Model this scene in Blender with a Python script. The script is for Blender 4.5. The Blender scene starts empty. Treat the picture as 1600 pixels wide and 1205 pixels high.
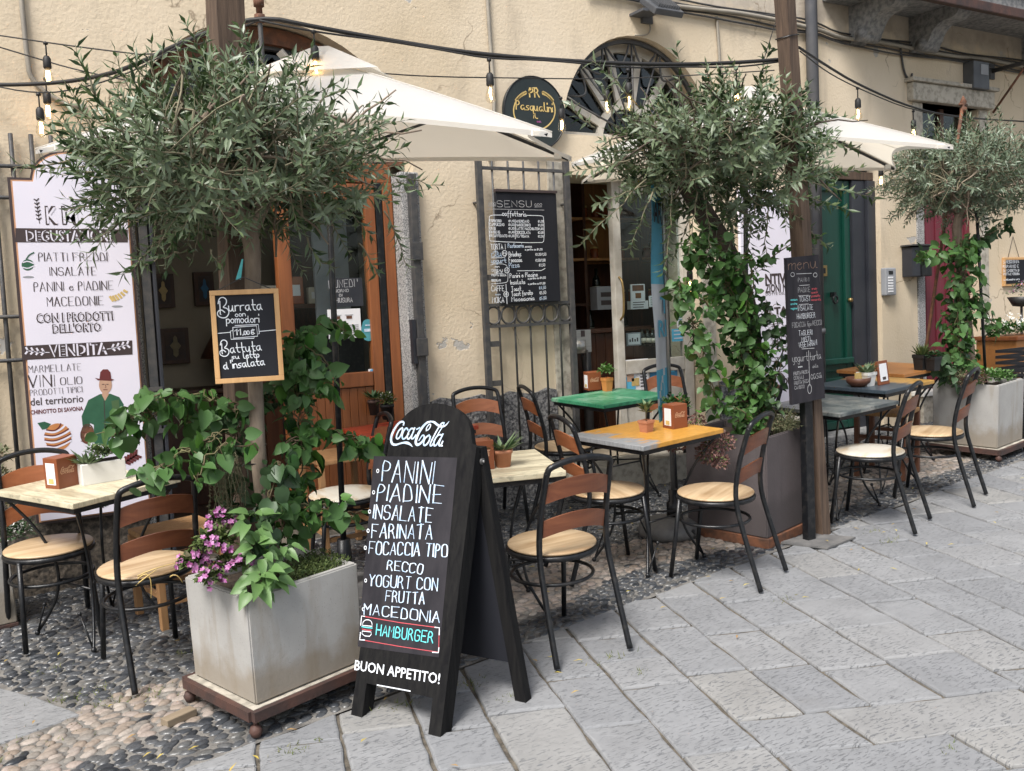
import bpy, bmesh, math, random
from math import sin, cos, pi, radians
from mathutils import Vector, Matrix, Quaternion
R = random.Random(7)
S = bpy.context.scene
COL = S.collection
# ------------------------------------------------------------------ camera
F, CX, CY = 1500.0, 800.0, 602.5            # focal length and centre in photograph pixels
PIT, ROLL, YAW = radians(4.2), radians(2.7), radians(59)
FW = Vector((cos(YAW)*cos(PIT), sin(YAW)*cos(PIT), -sin(PIT)))
_r0 = Vector((sin(YAW), -cos(YAW), 0)); _u0 = _r0.cross(FW)
RT = _r0*cos(ROLL) - _u0*sin(ROLL); UP = _u0*cos(ROLL) + _r0*sin(ROLL)
EYE = Vector((0, 0, 1.5))
cam = bpy.data.cameras.new('camera'); cam_o = bpy.data.objects.new('camera', cam); COL.objects.link(cam_o)
cam.sensor_width = 36; cam.lens = 36*F/1600; cam.clip_start = .05; cam.clip_end = 300
cam_o.matrix_world = Matrix(((RT.x, UP.x, -FW.x, EYE.x), (RT.y, UP.y, -FW.y, EYE.y), (RT.z, UP.z, -FW.z, EYE.z), (0, 0, 0, 1)))
S.camera = cam_o
# ------------------------------------------------------------------ light
SUN_DIR = Vector((-.85, -.55, 1.35)).normalized()
w = bpy.data.worlds.new('World'); S.world = w; w.use_nodes = True
nt = w.node_tree; bg = nt.nodes['Background']
sky = nt.nodes.new('ShaderNodeTexSky'); sky.sky_type = 'NISHITA'; sky.sun_disc = False
sky.sun_elevation = math.asin(SUN_DIR.z); sky.sun_rotation = math.atan2(SUN_DIR.x, SUN_DIR.y)
sky.air_density = 1.2; sky.dust_density = 3.0
hs = nt.nodes.new('ShaderNodeHueSaturation'); hs.inputs['Saturation'].default_value = .55
nt.links.new(sky.outputs[0], hs.inputs['Color']); nt.links.new(hs.outputs[0], bg.inputs['Color'])
bg.inputs['Strength'].default_value = .095
sl = bpy.data.lights.new('sun', 'SUN'); sl.energy = 2.5; sl.angle = radians(22); sl.color = (1, .965, .92)
so = bpy.data.objects.new('sun', sl); COL.objects.link(so); so.rotation_euler = SUN_DIR.to_track_quat('Z', 'Y').to_euler()
so.location = (-6, -6, 12)
S.view_settings.view_transform = 'Standard'; S.view_settings.look = 'None'; S.view_settings.gamma = 1
S.view_settings.exposure = 1.1
S.render.engine = 'CYCLES'
S.cycles.max_bounces = 6; S.cycles.transparent_max_bounces = 12
# ------------------------------------------------------------------ where a photograph pixel lies in the place
D = 6.0                                                  # the facade plane
def gz(x, y): return .028*(x-2.4) + .045*(y-3.55)        # the ground rises gently to the wall and along the street
def ray(px, py): return FW + RT*((px-CX)/F) - UP*((py-CY)/F)
def P(px, py, y=D):
    d = ray(px, py); return EYE + d*(y/d.y)
def G(px, py, h=0):
    d = ray(px, py); t = (gz(0, 0)+h-EYE.z)/(d.z-.028*d.x-.045*d.y); return EYE + d*t
def PL(px, py, O, N):
    d = ray(px, py); return EYE + d*((O-EYE).dot(N)/d.dot(N))
TILT = Vector((0, 0, 1)).rotation_difference(Vector((-.028, -.045, 1)).normalized())
# ------------------------------------------------------------------ materials
def nodes(name):
    m = bpy.data.materials.new(name); m.use_nodes = True
    t = m.node_tree; b = t.nodes['Principled BSDF']
    return m, t, b
def N(t, kind, **kw):
    n = t.nodes.new('ShaderNode'+kind)
    for k, v in kw.items():
        if k in n.inputs: n.inputs[k].default_value = v
        else: setattr(n, k, v)
    return n
def ramp(t, fac, stops):
    r = t.nodes.new('ShaderNodeValToRGB'); e = r.color_ramp.elements
    while len(e) < len(stops): e.new(.5)
    for el, (p, c) in zip(e, stops):
        el.position = p; el.color = (c[0], c[1], c[2], 1)
    t.links.new(fac, r.inputs[0]); return r.outputs[0]
def noise(t, scale, detail=5, stretch=None, rough=.55, coord='Object', dist=0):
    tc = N(t, 'TexCoord'); v = tc.outputs[coord]
    if stretch:
        mp = N(t, 'Mapping'); mp.inputs['Scale'].default_value = stretch; t.links.new(v, mp.inputs[0]); v = mp.outputs[0]
    n = N(t, 'TexNoise', Scale=scale, Detail=detail, Roughness=rough, Distortion=dist); t.links.new(v, n.inputs['Vector'])
    return n.outputs['Fac']
def mixc(t, fac, a, b, mode='MIX'):
    m = t.nodes.new('ShaderNodeMix'); m.data_type = 'RGBA'; m.blend_type = mode
    for s, v in ((0, fac), (6, a), (7, b)):
        if hasattr(v, 'links'): t.links.new(v, m.inputs[s])
        elif s == 0: m.inputs[0].default_value = v
        else: m.inputs[s].default_value = (*v, 1)
    return m.outputs[2]
def bumpit(t, b, h, strength, dist=.01):
    bp = N(t, 'Bump', Strength=strength, Distance=dist); t.links.new(h, bp.inputs['Height']); t.links.new(bp.outputs[0], b.inputs['Normal'])
def mat(name, c, c2=None, rough=.6, scale=8, stretch=None, bump=0, bscale=None, bdist=.01, metal=0, lo=.35, hi=.65, dist=0, spec=.5):
    m, t, b = nodes(name)
    b.inputs['Roughness'].default_value = rough; b.inputs['Metallic'].default_value = metal
    b.inputs['Specular IOR Level'].default_value = spec
    c2 = c2 or tuple(x*.8 for x in c)
    n = noise(t, scale, stretch=stretch, dist=dist)
    t.links.new(ramp(t, n, [(lo, c), (hi, c2)]), b.inputs['Base Color'])
    if bump: bumpit(t, b, noise(t, bscale or scale*4, stretch=stretch), bump, bdist)
    return m
def island_mat(name, cols, rough=.6, back=None, trans=0, bump=0, bscale=40, fine=0):
    m, t, b = nodes(name); b.inputs['Roughness'].default_value = rough
    ge = N(t, 'NewGeometry')
    k = len(cols); col = ramp(t, ge.outputs['Random Per Island'], [(i/(k-1) if k > 1 else 0, c) for i, c in enumerate(cols)])
    if fine:
        col = mixc(t, fine, col, ramp(t, noise(t, bscale), [(.3, (.25, .25, .25)), (.7, (1, 1, 1))]), 'MULTIPLY')
    if back: col = mixc(t, ge.outputs['Backfacing'], col, back)
    t.links.new(col, b.inputs['Base Color'])
    if bump: bumpit(t, b, noise(t, bscale), bump)
    if trans:
        tr = N(t, 'BsdfTranslucent'); t.links.new(col, tr.inputs[0]); mx = N(t, 'MixShader'); mx.inputs[0].default_value = trans
        t.links.new(b.outputs[0], mx.inputs[1]); t.links.new(tr.outputs[0], mx.inputs[2])
        t.links.new(mx.outputs[0], t.nodes['Material Output'].inputs[0])
    return m
def emis(name, c, s):
    m, t, b = nodes(name); b.inputs['Base Color'].default_value = (*c, 1); b.inputs['Emission Color'].default_value = (*c, 1); b.inputs['Emission Strength'].default_value = s
    return m
def glass(name, tint=(.9, .95, .95), refl=.12, rough=.02):
    m, t, b = nodes(name); t.nodes.remove(b)
    tr = N(t, 'BsdfTransparent'); tr.inputs[0].default_value = (*tint, 1); gl = N(t, 'BsdfGlossy', Roughness=rough)
    fr = N(t, 'Fresnel', IOR=1.5); mx = N(t, 'MixShader')
    ma = N(t, 'Math', operation='ADD'); ma.operation = 'MULTIPLY_ADD'; ma.inputs[1].default_value = .22; ma.inputs[2].default_value = refl*.12; t.links.new(fr.outputs[0], ma.inputs[0])
    t.links.new(ma.outputs[0], mx.inputs[0]); t.links.new(tr.outputs[0], mx.inputs[1]); t.links.new(gl.outputs[0], mx.inputs[2])
    t.links.new(mx.outputs[0], t.nodes['Material Output'].inputs[0]); return m
def wood(name, a, b2, rough=.5, axis=2, scale=9, bump=.15, spec=.5):
    st = [6, 6, 6]; st[axis] = .5
    return mat(name, a, b2, rough, scale, tuple(st), bump, scale*2, .004, lo=.3, hi=.7, dist=.6, spec=spec)

def plaster():
    m, t, b = nodes('ochre_plaster'); b.inputs['Roughness'].default_value = .9; b.inputs['Specular IOR Level'].default_value = .2
    c = ramp(t, noise(t, .9, 6), [(.3, (.54, .445, .315)), (.5, (.60, .505, .375)), (.7, (.63, .54, .42))])
    st = ramp(t, noise(t, 1.6, 8, (2.2, 2.2, .55), .65, dist=.4), [(.54, (0, 0, 0)), (.76, (1, 1, 1))])
    f = N(t, 'Math', operation='MULTIPLY'); f.inputs[1].default_value = .5; t.links.new(st, f.inputs[0])
    c = mixc(t, f.outputs[0], c, (.30, .255, .20))
    # greyer weathered render above the cable run
    sx = N(t, 'SeparateXYZ'); tc = N(t, 'TexCoord'); t.links.new(tc.outputs['Object'], sx.inputs[0])
    ad = N(t, 'Math', operation='MULTIPLY_ADD'); ad.inputs[1].default_value = .35; t.links.new(noise(t, 5), ad.inputs[0]); t.links.new(sx.outputs[2], ad.inputs[2])
    g2 = ramp(t, ad.outputs[0], [(.0, (0, 0, 0)), (1, (1, 1, 1))])
    mr = N(t, 'MapRange'); mr.inputs['From Min'].default_value = 4.08; mr.inputs['From Max'].default_value = 4.16; t.links.new(ad.outputs[0], mr.inputs[0])
    c = mixc(t, mr.outputs[0], c, ramp(t, noise(t, 6, 8), [(.35, (.50, .44, .36)), (.65, (.38, .33, .27))]))
    vo = N(t, 'TexVoronoi', feature='DISTANCE_TO_EDGE', Scale=1.1); mp = N(t, 'Mapping')
    nz = N(t, 'TexNoise', Scale=3, Detail=6); t.links.new(tc.outputs['Object'], nz.inputs['Vector'])
    vm = N(t, 'VectorMath', operation='MULTIPLY_ADD'); vm.inputs[1].default_value = (.5, .5, .5); t.links.new(nz.outputs['Color'], vm.inputs[0]); t.links.new(tc.outputs['Object'], vm.inputs[2])
    t.links.new(vm.outputs[0], vo.inputs['Vector'])
    cr = ramp(t, vo.outputs['Distance'], [(.0, (1, 1, 1)), (.009, (0, 0, 0))])
    gate = ramp(t, noise(t, 1.3, 3), [(.51, (0, 0, 0)), (.57, (.8, .8, .8))])
    c = mixc(t, mixc(t, 1, cr, gate, 'MULTIPLY'), c, (.22, .17, .12))
    # small patches where the top coat has flaked off
    fl = ramp(t, noise(t, 4.2, 5, None, .6), [(.675, (0, 0, 0)), (.69, (1, 1, 1))])
    c = mixc(t, fl, c, (.42, .40, .37))
    t.links.new(c, b.inputs['Base Color'])
    h = N(t, 'Math', operation='ADD'); t.links.new(noise(t, 45, 8), h.inputs[0])
    h2 = N(t, 'Math', operation='MULTIPLY_ADD'); h2.inputs[1].default_value = 1.2; t.links.new(noise(t, 5, 4), h2.inputs[0]); t.links.new(h.outputs[0], h2.inputs[2])
    h3 = N(t, 'Math', operation='MULTIPLY_ADD'); h3.inputs[1].default_value = -1.5; t.links.new(fl, h3.inputs[0]); t.links.new(h2.outputs[0], h3.inputs[2])
    bumpit(t, b, h3.outputs[0], .42, .009)
    return m
def slabstone():
    m, t, b = nodes('grey_flagstone'); b.inputs['Roughness'].default_value = .75; b.inputs['Specular IOR Level'].default_value = .3
    ge = N(t, 'NewGeometry')
    c = ramp(t, ge.outputs['Random Per Island'], [(0, (.212, .217, .226)), (.4, (.234, .239, .247)), (.85, (.252, .255, .26)), (1, (.266, .262, .252))])
    c = mixc(t, .55, c, ramp(t, noise(t, 5, 9, None, .65), [(.3, (.62, .62, .62)), (.7, (1.0, 1.0, 1.0))]), 'MULTIPLY')
    tc = N(t, 'TexCoord'); mp = N(t, 'Mapping'); mp.inputs['Rotation'].default_value = (0, 0, radians(21)); mp.inputs['Scale'].default_value = (17, 80, 1)
    t.links.new(tc.outputs['Object'], mp.inputs[0])
    nz = N(t, 'TexNoise', Scale=1.6, Detail=3, Roughness=.5, Distortion=.6); t.links.new(mp.outputs[0], nz.inputs['Vector'])
    area = ramp(t, noise(t, 2.3, 3), [(.36, (.15, .15, .15)), (.5, (1, 1, 1))])
    dash = ramp(t, nz.outputs['Fac'], [(.0, (1, 1, 1)), (.36, (1, 1, 1)), (.42, (0, 0, 0))])
    pits = mixc(t, 1, dash, area, 'MULTIPLY')
    c = mixc(t, pits, c, (.155, .16, .168))
    spots = ramp(t, noise(t, 1.3, 4), [(.66, (0, 0, 0)), (.8, (.35, .35, .35))]); c = mixc(t, spots, c, (.15, .14, .125))
    t.links.new(c, b.inputs['Base Color'])
    h = N(t, 'Math', operation='MULTIPLY_ADD'); h.inputs[1].default_value = -1.6; t.links.new(pits, h.inputs[0]); t.links.new(noise(t, 30, 8), h.inputs[2])
    bumpit(t, b, h.outputs[0], .6, .006)
    return m
def speckle(name, a, b2, c3, scale=90, bump=.3):
    m, t, b = nodes(name); b.inputs['Roughness'].default_value = .85
    c = ramp(t, noise(t, scale, 3), [(.38, a), (.5, b2), (.62, c3)])
    c = mixc(t, .35, c, ramp(t, noise(t, 4, 6), [(.3, (.45, .45, .45)), (.7, (1, 1, 1))]), 'MULTIPLY')
    t.links.new(c, b.inputs['Base Color']); bumpit(t, b, noise(t, scale*.7, 5), bump, .012)
    return m
def planter_mat(name, base, stain, zfoot):
    m, t, b = nodes(name); b.inputs['Roughness'].default_value = .85
    c = ramp(t, noise(t, 7, 8), [(.3, base), (.7, tuple(x*.86 for x in base))])
    sx = N(t, 'SeparateXYZ'); tc = N(t, 'TexCoord'); t.links.new(tc.outputs['Object'], sx.inputs[0])
    ad = N(t, 'Math', operation='MULTIPLY_ADD'); ad.inputs[1].default_value = -.28; t.links.new(noise(t, 8, 7), ad.inputs[0]); t.links.new(sx.outputs[2], ad.inputs[2])
    mr = N(t, 'MapRange'); mr.inputs['From Min'].default_value = zfoot-.02; mr.inputs['From Max'].default_value = zfoot-.12; mr.inputs['To Max'].default_value = .6
    t.links.new(ad.outputs[0], mr.inputs[0]); c = mixc(t, mr.outputs[0], c, stain)
    st = ramp(t, noise(t, 5, 7, (3, 3, .5)), [(.52, (0, 0, 0)), (.75, (.5, .5, .5))]); c = mixc(t, st, c, stain)
    sp = ramp(t, noise(t, 160, 2), [(.66, (0, 0, 0)), (.74, (.6, .6, .6))]); c = mixc(t, sp, c, tuple(x*.45 for x in base))
    t.links.new(c, b.inputs['Base Color']); bumpit(t, b, noise(t, 60, 8), .25, .004)
    return m
def distressed(name, a, b2, c3, scale=3, stretch=(1, 1, 1)):
    m, t, b = nodes(name); b.inputs['Roughness'].default_value = .38
    n1 = noise(t, scale, 4, stretch, dist=.8); c = ramp(t, n1, [(.40, a), (.52, b2), (.68, c3)])
    wn = noise(t, 22, 6, (1, 6, 1)); c = mixc(t, ramp(t, wn, [(.54, (0, 0, 0)), (.66, (.8, .8, .8))]), c, tuple(x*.4 for x in a))
    t.links.new(c, b.inputs['Base Color']); bumpit(t, b, wn, .2, .002)
    return m
def bark(name, a, b2):
    return mat(name, a, b2, .9, 14, (1, 1, .35), .8, 30, .012, lo=.35, hi=.62)

M = {}
M['plaster'] = plaster()
M['slab'] = slabstone()
M['mortar'] = mat('cobble_mortar', (.19, .18, .165), (.085, .08, .075), .95, 14, bump=.6, bscale=70)
M['joint'] = mat('sandy_joint', (.14, .12, .092), (.055, .048, .038), .95, 18, bump=.8, bscale=80)
M['pebble_dark'] = island_mat('dark_pebble', [(.025, .029, .035), (.05, .055, .063), (.085, .09, .098), (.12, .118, .112)], .3, bump=.25, bscale=60, fine=.5)
M['pebble_light'] = island_mat('light_pebble', [(.24, .19, .15), (.29, .24, .20), (.20, .185, .165), (.32, .26, .225), (.36, .32, .28)], .7, bump=.25, bscale=60, fine=.5)
M['granite'] = speckle('speckled_granite', (.11, .11, .115), (.32, .315, .31), (.50, .49, .47), 130, .4)
M['roughcast'] = speckle('grey_roughcast', (.055, .055, .06), (.15, .15, .155), (.27, .265, .26), 55, 1.0)
M['brownbase'] = speckle('dark_brown_base', (.035, .03, .025), (.08, .065, .05), (.14, .115, .09), 35, .9)  # dark brown rough stone for the plinth under the tall sign
M['stone'] = speckle('pale_stone', (.30, .275, .23), (.42, .385, .32), (.48, .44, .37), 20, .5)
M['greystone'] = speckle('grey_carved_stone', (.16, .165, .17), (.24, .24, .24), (.30, .295, .285), 25, .5)
M['iron'] = mat('dark_iron', (.05, .052, .057), (.09, .085, .08), .55, 20, bump=.2, metal=.3)
M['black'] = mat('black_painted_steel', (.008, .009, .011), (.035, .032, .03), .36, 30, metal=.2, bump=.12, lo=.5, hi=.78)
M['rust'] = mat('rusty_iron', (.17, .065, .03), (.07, .035, .022), .8, 15, bump=.4)
M['rustdark'] = mat('dark_rusted_tray', (.075, .035, .026), (.035, .022, .02), .7, 12, bump=.3)
M['zinc'] = mat('painted_zinc_pipe', (.30, .27, .22), (.22, .2, .17), .6, 6)
M['darkpipe'] = mat('dark_drainpipe', (.065, .068, .078), (.10, .10, .105), .5, 6)
M['white'] = mat('white_print', (.72, .69, .78), (.68, .66, .75), .35, 2)
M['ink'] = mat('dark_brown_ink', (.045, .03, .03), (.05, .035, .035), .5, 2)
M['board'] = mat('black_chalkboard', (.007, .008, .012), (.016, .017, .022), .6, 5, (1, 1, .3), lo=.3, hi=.75, spec=.25)
M['boardface'] = mat('dusty_chalk_panel', (.014, .013, .017), (.032, .029, .034), .65, 5, (3, 3, .6), lo=.35, hi=.75, spec=.25)
M['blackwood'] = wood('weathered_black_wood', (.004, .004, .005), (.014, .0135, .013), .75, 2, 7, .4, .15)
M['chalk'] = mat('white_chalk', (.80, .82, .84), (.62, .66, .72), .9, 60)
M['chalkblue'] = mat('pale_blue_chalk', (.36, .50, .68), (.62, .68, .75), .9, 45)
M['chalkdim'] = mat('faded_chalk', (.30, .30, .31), (.45, .45, .46), .9, 60)
M['chalkbrown'] = mat('brown_chalk', (.22, .13, .09), (.30, .2, .15), .9, 60)
M['teal'] = mat('teal_chalk', (.10, .52, .55), (.16, .62, .62), .9, 60)
M['redchalk'] = mat('red_chalk', (.55, .07, .09), (.45, .09, .1), .9, 60)
M['frame'] = wood('light_pine_frame', (.60, .36, .16), (.48, .27, .11), .5, 2, 6, .1)
M['gold'] = mat('gold_leaf', (.62, .45, .16), (.5, .36, .14), .4, 30)
M['signgreen'] = mat('very_dark_green_sign', (.012, .018, .018), (.02, .026, .025), .35, 4)
M['copper'] = mat('copper_edge', (.50, .27, .15), (.42, .22, .12), .5, 4)
M['door_wood'] = wood('varnished_orange_wood', (.27, .095, .032), (.17, .055, .02), .38, 2, 5)
M['door_dark'] = wood('dark_brown_wood', (.10, .04, .02), (.055, .022, .013), .45, 2, 5)
M['post'] = wood('weathered_timber', (.115, .075, .05), (.045, .028, .019), .85, 2, 7, .8)
M['slat'] = wood('red_brown_slat', (.22, .078, .036), (.14, .045, .022), .36, 0, 5, .08)
M['slatb'] = wood('orange_brown_slat', (.33, .12, .05), (.23, .075, .03), .36, 0, 5, .08)
M['seat'] = wood('light_ply_seat', (.54, .41, .26), (.33, .215, .115), .42, 0, 3, .08)
M['seatw'] = mat('worn_white_seat', (.56, .53, .46), (.44, .34, .22), .42, 3.2, (1, 3.5, 1), .1, 30, .002, lo=.45, hi=.68)
M['cream_top'] = distressed('cream_distressed_top', (.62, .56, .40), (.50, .45, .32), (.36, .30, .20), 4, (1, 5, 1))
M['green_top'] = distressed('green_painted_top', (.03, .19, .095), (.05, .25, .13), (.20, .36, .25), 6)
M['red_top'] = distressed('red_painted_top', (.42, .06, .022), (.34, .045, .02), (.17, .03, .016), 4, (1, 5, 1))
def split_top(name, left, right, ox, spread=.5):
    m, t, b = nodes(name); b.inputs['Roughness'].default_value = .36
    tc = N(t, 'TexCoord'); sx = N(t, 'SeparateXYZ'); t.links.new(tc.outputs['Object'], sx.inputs[0])
    ad = N(t, 'Math', operation='MULTIPLY_ADD'); ad.inputs[1].default_value = spread; t.links.new(noise(t, 9, 6, (1, 2.5, 1)), ad.inputs[0]); t.links.new(sx.outputs[0], ad.inputs[2])
    mr = N(t, 'MapRange'); mr.inputs['From Min'].default_value = ox+spread*.5-.05; mr.inputs['From Max'].default_value = ox+spread*.5+.05; t.links.new(ad.outputs[0], mr.inputs[0])
    wn = noise(t, 16, 6, (1, 5, 1))
    c = mixc(t, mr.outputs[0], ramp(t, wn, [(.35, left), (.65, tuple(x*.7 for x in left))]), ramp(t, wn, [(.35, right), (.65, tuple(x*.75 for x in right))]))
    t.links.new(c, b.inputs['Base Color']); bumpit(t, b, wn, .2, .002); return m
M['orange_top'] = split_top('orange_and_grey_top', (.30, .31, .32), (.58, .29, .05), -.2)
M['blue_top'] = split_top('dark_blue_and_orange_top', (.05, .07, .09), (.50, .28, .07), .08, .3)
M['dark_top'] = distressed('dark_worn_top', (.07, .085, .09), (.13, .15, .15), (.28, .28, .26), 5)
M['wood_top'] = wood('orange_wood_top', (.46, .2, .06), (.36, .15, .045), .4, 0, 4, .05)
M['holder'] = mat('brown_napkin_box', (.215, .062, .022), (.19, .055, .02), .45, 4)
M['paper'] = mat('white_paper', (.75, .75, .76), (.70, .70, .72), .8, 4)
M['pale_orange'] = mat('pale_orange_print', (.62, .36, .22), None, .6, 4)
M['terracotta'] = mat('terracotta', (.44, .19, .105), (.36, .15, .08), .85, 12, bump=.2)
M['blackpot'] = mat('black_plastic_pot', (.012, .012, .013), (.02, .02, .02), .5, 8)
M['whitepot'] = mat('white_ceramic_pot', (.72, .71, .68), (.66, .65, .62), .35, 8)
M['orangepot'] = mat('orange_pot', (.55, .22, .06), (.48, .18, .05), .5, 8)
M['soil'] = mat('dark_soil', (.035, .025, .018), (.07, .05, .035), .95, 30, bump=1, bscale=60)
M['concrete'] = planter_mat('pale_concrete', (.36, .352, .335), (.20, .155, .10), .16)
M['brownsteel'] = planter_mat('brown_grey_steel', (.088, .073, .074), (.05, .042, .042), .20)
M['umbrella'] = None
M['bark'] = bark('olive_bark', (.27, .215, .16), (.14, .105, .078))
M['barkdark'] = bark('dark_olive_bark', (.11, .08, .06), (.05, .038, .03))
M['twig'] = mat('olive_twig', (.20, .17, .11), (.14, .13, .08), .8, 10)
M['stem'] = mat('green_brown_stem', (.12, .11, .045), (.09, .06, .035), .8, 10)
M['olive'] = island_mat('olive_leaf', [(.020, .044, .015), (.046, .086, .030), (.082, .135, .050), (.145, .195, .085)], .42, (.135, .18, .10), .22)
M['olive2'] = island_mat('olive_leaf_silver', [(.03, .06, .03), (.07, .12, .06), (.13, .18, .10)], .36, (.15, .195, .13), .15)
M['vine'] = island_mat('vine_leaf', [(.010, .036, .008), (.019, .068, .012), (.033, .105, .018), (.055, .15, .024), (.10, .23, .036)], .5, (.06, .135, .035), .25)
M['vine2'] = island_mat('dark_vine_leaf', [(.015, .045, .016), (.025, .07, .02), (.045, .11, .03)], .45, (.05, .10, .04), .25)
M['basil'] = island_mat('bright_leaf', [(.05, .15, .03), (.085, .21, .04), (.13, .27, .05)], .45, (.12, .22, .07), .25)
M['herb'] = island_mat('herb_leaf', [(.045, .075, .02), (.08, .12, .03), (.13, .16, .05)], .7, None, .2)
M['thyme'] = island_mat('grey_green_herb', [(.09, .12, .05), (.14, .15, .08), (.17, .12, .07)], .7, None, .2)
M['sedum'] = island_mat('pink_brown_sedum', [(.16, .075, .07), (.22, .11, .10), (.13, .09, .055)], .7, None, .2)
M['dry'] = island_mat('dry_rosemary', [(.10, .10, .055), (.16, .14, .08), (.07, .09, .045)], .8, None, .2)
M['succ'] = island_mat('succulent_leaf', [(.07, .13, .055), (.11, .18, .08), (.16, .22, .11)], .45, None, .1)
M['pink'] = island_mat('pink_petal', [(.48, .18, .40), (.56, .29, .50), (.40, .10, .30), (.15, .015, .09)], .6, None, .25)
M['petal_white'] = island_mat('white_petal', [(.75, .75, .72), (.68, .68, .64)], .6, None, .25)
M['yellow'] = mat('yellow_centre', (.6, .38, .04), None, .7)
M['grass'] = island_mat('weed_blade', [(.08, .12, .02), (.14, .17, .04), (.22, .2, .07)], .7, None, .2)
M['fallen'] = island_mat('fallen_leaf', [(.40, .33, .05), (.30, .17, .06), (.5, .42, .1)], .7)
M['flag_blue'] = mat('blue_flag_cloth', (.09, .40, .60), (.11, .45, .65), .8, 5)
M['flag_white'] = mat('white_flag_cloth', (.62, .66, .72), (.55, .58, .64), .8, 5)
M['flag_ink'] = mat('navy_flag_ink', (.012, .02, .035), None, .8, 5)
M['greendoor'] = mat('green_painted_door', (.004, .040, .027), (.006, .052, .036), .35, 3, (4, 4, .4), .08, 10)
M['reddoor'] = mat('crimson_shutter', (.17, .022, .038), (.13, .018, .03), .5, 3, (4, 4, .4), .15, 10)
M['navy'] = mat('navy_black_metal', (.018, .02, .027), (.028, .03, .037), .45, 4)
M['whitedoor'] = mat('chipped_white_door', (.56, .53, .47), (.42, .38, .32), .55, 9, bump=.2)
M['brass'] = mat('aged_brass', (.36, .25, .10), (.26, .18, .08), .4, 10, metal=.7)
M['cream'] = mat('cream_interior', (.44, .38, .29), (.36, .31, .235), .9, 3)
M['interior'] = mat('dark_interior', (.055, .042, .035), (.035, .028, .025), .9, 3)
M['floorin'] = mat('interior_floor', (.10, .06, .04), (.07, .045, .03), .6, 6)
M['brick'] = mat('old_brick_interior', (.12, .055, .035), (.07, .04, .03), .9, 14, bump=.8)
M['glass'] = glass('window_glass')
M['darkglass'] = glass('dusky_glass', (.55, .58, .58), .3)
M['canopyrib'] = M['black']
M['lamp_body'] = mat('grey_floodlight', (.085, .09, .10), (.11, .115, .125), .45, 8, metal=.3)
M['lamp_glass'] = mat('floodlight_glass', (.50, .47, .42), (.42, .4, .36), .15, 8)
M['steel'] = mat('brushed_steel', (.42, .42, .41), (.36, .36, .35), .35, 6, (1, 1, 20), metal=.8)
M['plastic'] = mat('grey_plastic', (.30, .31, .33), None, .5, 4)
M['bluesign'] = mat('blue_sticker', (.02, .13, .28), (.03, .2, .35), .4, 8)
M['tealsign'] = mat('teal_sticker', (.05, .23, .28), (.08, .3, .34), .4, 8)
M['filament'] = emis('glowing_filament', (1.0, .68, .32), 7)
M['bulbglass'] = glass('clear_bulb_glass', (1, .96, .88), .15)
M['socket'] = mat('black_rubber', (.014, .013, .013), None, .6, 8)
M['rush'] = mat('rush_seat', (.34, .19, .08), (.24, .13, .05), .8, 30, (1, 6, 1), .5, 60)
M['chairwood'] = wood('stool_wood', (.36, .2, .09), (.27, .14, .06), .5, 2, 5)
M['brownchair'] = wood('dark_chair_wood', (.13, .055, .03), (.09, .035, .02), .5, 2, 5)
M['salmon'] = mat('salmon_panel', (.55, .25, .16), (.48, .22, .14), .8, 4)
M['crate'] = mat('black_crate', (.012, .013, .016), (.02, .021, .025), .5, 8)
M['coat'] = mat('printed_green', (.02, .085, .045), (.03, .11, .06), .5, 12)
M['skin'] = mat('printed_skin', (.52, .32, .22), None, .5, 6)
M['hat'] = mat('printed_maroon', (.13, .025, .025), None, .5, 6)
M['peel'] = mat('printed_orange', (.52, .22, .08), (.45, .18, .06), .5, 10)
M['bottle_dark'] = mat('dark_bottle', (.012, .016, .010), None, .15, 4)
M['bottle_amber'] = mat('amber_bottle', (.16, .06, .015), (.22, .09, .02), .2, 4)
M['label'] = mat('bottle_label', (.62, .57, .47), (.5, .44, .34), .7, 9)
M['jar'] = mat('preserve_jar', (.30, .09, .03), (.22, .05, .02), .25, 9)
M['shelfwood_lit'] = wood('lit_orange_shelf_wood', (.50, .25, .09), (.36, .16, .055), .5, 2, 6)  # brighter wood colour paints the warm light on the upper shelves
M['canvas'] = mat('dark_painting', (.035, .03, .035), (.10, .06, .04), .6, 9)
M['figure'] = mat('pale_painted_figure', (.30, .25, .15), (.2, .17, .1), .7, 20)
M['brick_wood'] = wood('wood_wedge', (.24, .19, .13), (.17, .13, .09), .85, 0, 6)
M['floor_plate'] = mat('grey_steel_plate', (.16, .155, .15), (.10, .10, .10), .6, 14, bump=.1)
def canopy(name, c, tr):
    m, t, b = nodes(name); b.inputs['Roughness'].default_value = .8
    col = ramp(t, noise(t, 5, 4), [(.3, c), (.7, tuple(x*.95 for x in c))]); t.links.new(col, b.inputs['Base Color'])
    bumpit(t, b, noise(t, 3.0, 5, (1, 2.4, 1)), .5, .03)
    tl = N(t, 'BsdfTranslucent'); tl.inputs[0].default_value = (.84, .77, .64, 1); mx = N(t, 'MixShader'); mx.inputs[0].default_value = tr
    t.links.new(b.outputs[0], mx.inputs[1]); t.links.new(tl.outputs[0], mx.inputs[2]); t.links.new(mx.outputs[0], t.nodes['Material Output'].inputs[0])
    return m
M['umbrella'] = canopy('cream_canvas', (.74, .735, .72), .52)
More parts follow.
